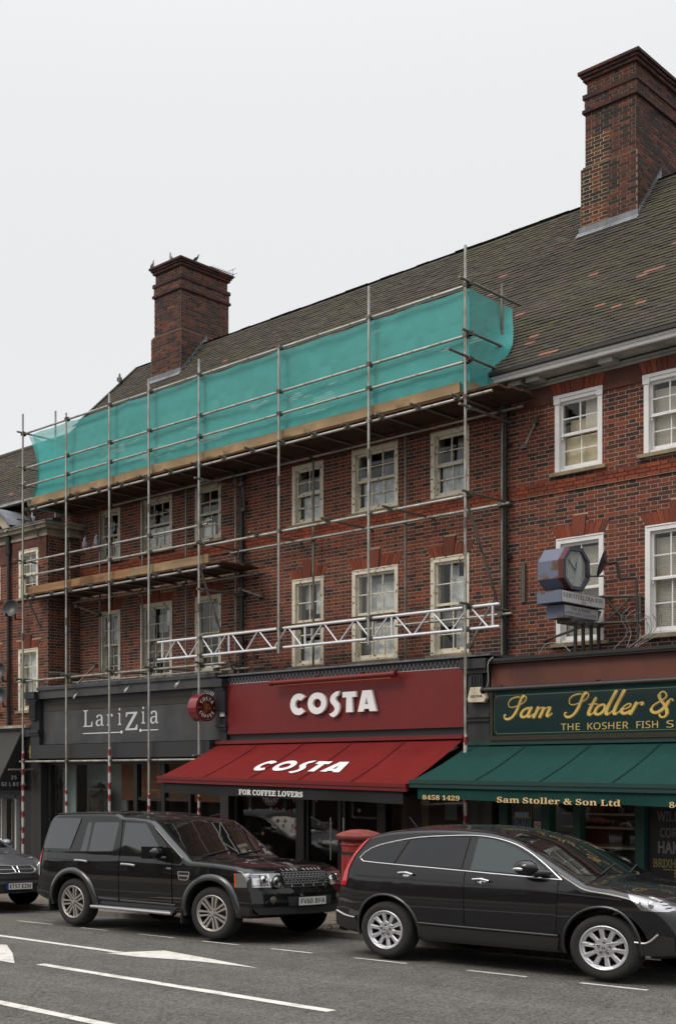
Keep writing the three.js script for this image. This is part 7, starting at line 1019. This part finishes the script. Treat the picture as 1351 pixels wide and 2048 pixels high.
    part(c, 'head_light', [k.sideP([[3.37, 0.965], [3.385, 0.765], [3.66, 0.77], [3.64, 0.965]], 0.008, sg, 0.03), k.frontP([[sg * 0.44, 0.965], [sg * 0.86, 0.965], [sg * 0.86, 0.77], [sg * 0.50, 0.77]], 0.008)], mat.lampInner);
    { const l = c.children[c.children.length - 1]; for (const [z0, z1, y0, y1] of [[0.64, 0.84, 0.775, 0.79], [0.66, 0.84, 0.945, 0.96], [0.76, 0.85, 0.80, 0.90], [0.62, 0.655, 0.78, 0.96]]) part(l, 'reflector', k.frontP([[sg * z0, y0], [sg * z1, y0], [sg * z1, y1], [sg * z0, y1]], 0.016), mat.lampSilver); for (const [z0, z1, y0, y1] of [[0.62, 0.86, 0.792, 0.80], [0.745, 0.755, 0.8, 0.95]]) part(l, 'lamp_divider', k.frontP([[sg * z0, y0], [sg * z1, y0], [sg * z1, y1], [sg * z0, y1]], 0.020), mat.shopBlack); const f = (z, y, r) => new THREE.SphereGeometry(r, 20, 12).scale(0.35, 1, 1).translate(k.bend(k.front(y), z * sg) + 0.012, y, z * sg); part(l, 'round_lamp', f(0.53, 0.845, 0.088), mat.chrome); part(l, 'round_lamp', f(0.70, 0.875, 0.058), mat.chrome); part(l, 'lamp_bezel', new THREE.TorusGeometry(0.088, 0.012, 8, 28).rotateY(Math.PI / 2).translate(k.bend(k.front(0.845), 0.53 * sg) + 0.022, 0.845, 0.53 * sg), mat.shopBlack); }
    part(c, 'side_marker', [k.sideP([[3.335, 0.965], [3.35, 0.765], [3.385, 0.765], [3.37, 0.965]], 0.012, sg, 0.03)], mat.amber);
    { const v = part(c, 'wing_vent', [k.sideP(rounded([[2.25, 0.955], [2.49, 0.955], [2.47, 0.85], [2.43, 0.825], [2.28, 0.83]], 0.02), 0.010, sg)], mat.satin); part(v, 'vent_mesh', [k.sideP([[2.275, 0.945], [2.47, 0.945], [2.465, 0.905], [2.28, 0.905]], 0.014, sg), k.sideP([[2.285, 0.885], [2.455, 0.885], [2.43, 0.84], [2.295, 0.842]], 0.014, sg)], mat.shopBlack); part(c, 'wing_badge', k.sideP([[2.03, 1.005], [2.13, 1.0], [2.13, 0.978], [2.03, 0.982]], 0.009, sg), mat.satin); }
    const [mx, my, mz] = k.sp(1.93, 1.19, 0.0, sg); part(c, 'mirror', [box(-0.09, 0.07, -0.085, 0.095, -0.12, 0.12).translate(mx - 0.02, my + 0.03, mz + sg * 0.17), new THREE.SphereGeometry(0.1, 16, 12).scale(0.9, 0.9, 1.2).translate(mx + 0.03, my + 0.03, mz + sg * 0.17), cyl([mx + 0.05, my - 0.05, mz], [mx, my - 0.05, mz + sg * 0.12], 0.035, 8)], paint);
    part(c, 'roof_rail', [k.rail([[-0.5, 1.80], [0.1, 1.812], [0.8, 1.805]], 0.014, 0.01, sg)], mat.rubber);
    part(c, 'fog_lamp', [new THREE.CylinderGeometry(0.06, 0.06, 0.03, 20).rotateZ(Math.PI / 2).translate(k.bend(k.front(0.59), sg * 0.6) + 0.002, 0.59, sg * 0.6), new THREE.SphereGeometry(0.045, 14, 8).scale(0.4, 1, 1).translate(k.bend(k.front(0.59), sg * 0.6) + 0.012, 0.59, sg * 0.6)], mat.coupler);
    for (const [wx, st] of [[0, 0], [2.885, 0.06]]) wheel(c, wx, 0.375, sg * 0.925, sg, 0.378, 0.262, spokesTwin, st);
  }
  part(c, 'windscreen', k.topP([[1.72, -0.68], [1.72, 0.68], [2.34, 0.77], [2.38, 0.4], [2.385, 0], [2.38, -0.4], [2.34, -0.77]], 0.004), mat.carGlass);
  part(c, 'bonnet', k.topP(rounded([[2.47, -0.80], [2.47, 0.80], [3.50, 0.74], [3.58, 0.5], [3.58, -0.5], [3.50, -0.74]], 0.06), 0.004), paint);
  part(c, 'wiper', [cyl([2.40, k.topAt(2.40, 0.5) + 0.012, 0.62], [2.3, k.topAt(2.3, 0) + 0.02, 0.02], 0.008, 6), cyl([2.40, k.topAt(2.40, 0) + 0.012, -0.02], [2.3, k.topAt(2.3, -0.6) + 0.02, -0.6], 0.008, 6)], mat.rubber);
  const F = (z, y, o = 0.014) => [k.bend(k.front(y), z) + o, y, z];
  const gr = part(c, 'grille', k.frontP(rounded([[-0.43, 0.965], [0.43, 0.965], [0.41, 0.76], [-0.41, 0.76]], 0.02), 0.006), mat.rubber);
  for (const [y, h] of [[0.935, 0.034], [0.845, 0.034]]) { const b = []; for (const d of [-h, h]) b.push(tube([F(-0.42, y + d), F(-0.2, y + d), F(0, y + d), F(0.2, y + d), F(0.42, y + d)], 0.007, 30, 5)); for (let i = 0; i <= 13; i++) { const z = lerp(-0.40, 0.40, i / 13), q = 0.03; b.push(cyl(F(z, y), F(z, y + h), 0.006, 5)); if (i < 13) b.push(cyl(F(z + q, y - h), F(z + q, y), 0.006, 5)); } b.push(tube([F(-0.42, y), F(-0.2, y), F(0, y), F(0.2, y), F(0.42, y)], 0.0055, 30, 5)); part(gr, 'grille_bar', b, mat.grilleGrey); }
  part(gr, 'badge', new THREE.SphereGeometry(0.05, 16, 10).scale(0.2, 0.5, 1).translate(...F(-0.28, 0.845, 0.026)), mat.greenDark);
  part(gr, 'grille_bar', [-0.3, -0.1, 0.1, 0.3].map((z) => cyl(F(z, 0.80), F(z, 0.768), 0.006, 5)), mat.satin);
  const tl = canvasTex(512, 48, (g) => { g.fillStyle = '#b5b5b5'; g.font = 'bold 44px sans-serif'; [...'LAND ROVER'].forEach((ch, i) => g.fillText(ch, 10 + i * 50, 42)); });
  { const g = new THREE.PlaneGeometry(0.80, 0.05, 20, 1), p = g.attributes.position; for (let i = 0; i < p.count; i++) { const z = -p.getX(i), y = 1.012 + p.getY(i) * 0.9; p.setXYZ(i, ...F(z, y, 0.008)); } g.computeVertexNormals(); part(c, 'bonnet_lettering', g, new THREE.MeshStandardMaterial({ map: tl, roughness: 0.3, metalness: 0.4, alphaTest: 0.4, transparent: true }), true); }
  part(c, 'bumper', [k.frontP(rounded([[-0.9, 0.72], [0.9, 0.72], [0.88, 0.5], [-0.88, 0.5]], 0.03), 0.018)], paint);
  part(c, 'lower_bumper', [k.frontP([[-0.88, 0.5], [0.88, 0.5], [0.8, 0.39], [-0.8, 0.39]], 0.012), k.sideP([[3.32, 0.48], [3.7, 0.5], [3.7, 0.38], [3.36, 0.36]], 0.008), k.sideP([[3.32, 0.48], [3.7, 0.5], [3.7, 0.38], [3.36, 0.36]], 0.008, -1)], mat.rubber);
  part(c, 'plate_recess', k.frontP([[-0.42, 0.635], [0.42, 0.635], [0.40, 0.505], [-0.40, 0.505]], 0.024), mat.rubber);
  numberPlate(c, 'FV60 BFA', s.xF + 0.03, 0.565, 0, 0.52, 0.115, 0, false);
  placeCar(lr, 3.735, 1.0076);
}
// ---------- the other side of the street, mirrored by glass and paint ----------
{
  const brick = M([0.09, 0.055, 0.042], 0.9, { map: rep(tPatch, 0.5) }), tile = M([0.06, 0.05, 0.045], 0.9), wh = mat.newPaint;
  [[-34, 'flat roofed brick shop terrace across the road, far left', 0], [-19.5, 'gabled brick house across the road with a wide gable', 1], [-6, 'hipped brick house across the road beside the lamp', 2], [9, 'tall brick house across the road behind the camera', 1], [24, 'brick house across the road at the far right', 2], [40, 'last brick house across the road, farthest right', 1]].forEach(([x, label, kd]) => {
    const h = thing('opposite_house', label, 'house', [x, groundY(x), 30]), g0 = groundY(x), H = kd === 1 ? 4.2 : 4.0;
    part(h, 'wall', box(x - 6, x + 6, g0 - 0.5, g0 + H, 26, 36), brick);
    part(h, 'roof', kd === 0 ? box(x - 6.2, x + 6.2, g0 + H, g0 + H + 0.4, 25.8, 36.2) : kd === 1 ? prismZ([[x - 6.4, g0 + H - 0.1], [x + 6.4, g0 + H - 0.1], [x, g0 + H + 2.3]], 25.7, 36.3) : prismX([[25.6, g0 + H - 0.1], [31, g0 + H + 2.0], [36.4, g0 + H - 0.1]], x - 6.2, x + 6.2), tile);
    for (const wy of [0.8, 2.6]) for (const wx of [-4, 0, 4]) { const w = part(h, 'window', box(x + wx - 0.9, x + wx + 0.9, g0 + wy, g0 + wy + 1.5, 25.95, 26.02), wh); part(w, 'pane', box(x + wx - 0.8, x + wx + 0.8, g0 + wy + 0.1, g0 + wy + 1.4, 25.9, 25.955), mat.carGlass); }
    part(h, 'chimney', box(x - 4.5, x - 3.5, g0 + H, g0 + H + 2.6, 30, 31), brick);
  });
  const lp = thing('street_lamp', 'tall grey street lamp on the opposite pavement', 'street lamp', [-3, groundY(-3), 15.5]); part(lp, 'column', cyl([-3, groundY(-3), 15.5], [-3, 8, 15.5], 0.09, 10, 0.05), mat.satin); part(lp, 'arm', tube([[-3, 7.9, 15.5], [-3, 8.5, 15.0], [-3, 8.7, 13.6]], 0.04), mat.satin); part(lp, 'lantern', new THREE.SphereGeometry(0.2, 14, 8).scale(0.7, 0.5, 1.8).translate(-3, 8.68, 13.3), mat.satin);
}
scene.traverse((o) => { if (o.isMesh) o.castShadow = o.receiveShadow = true; });
renderer.render(scene, camera);
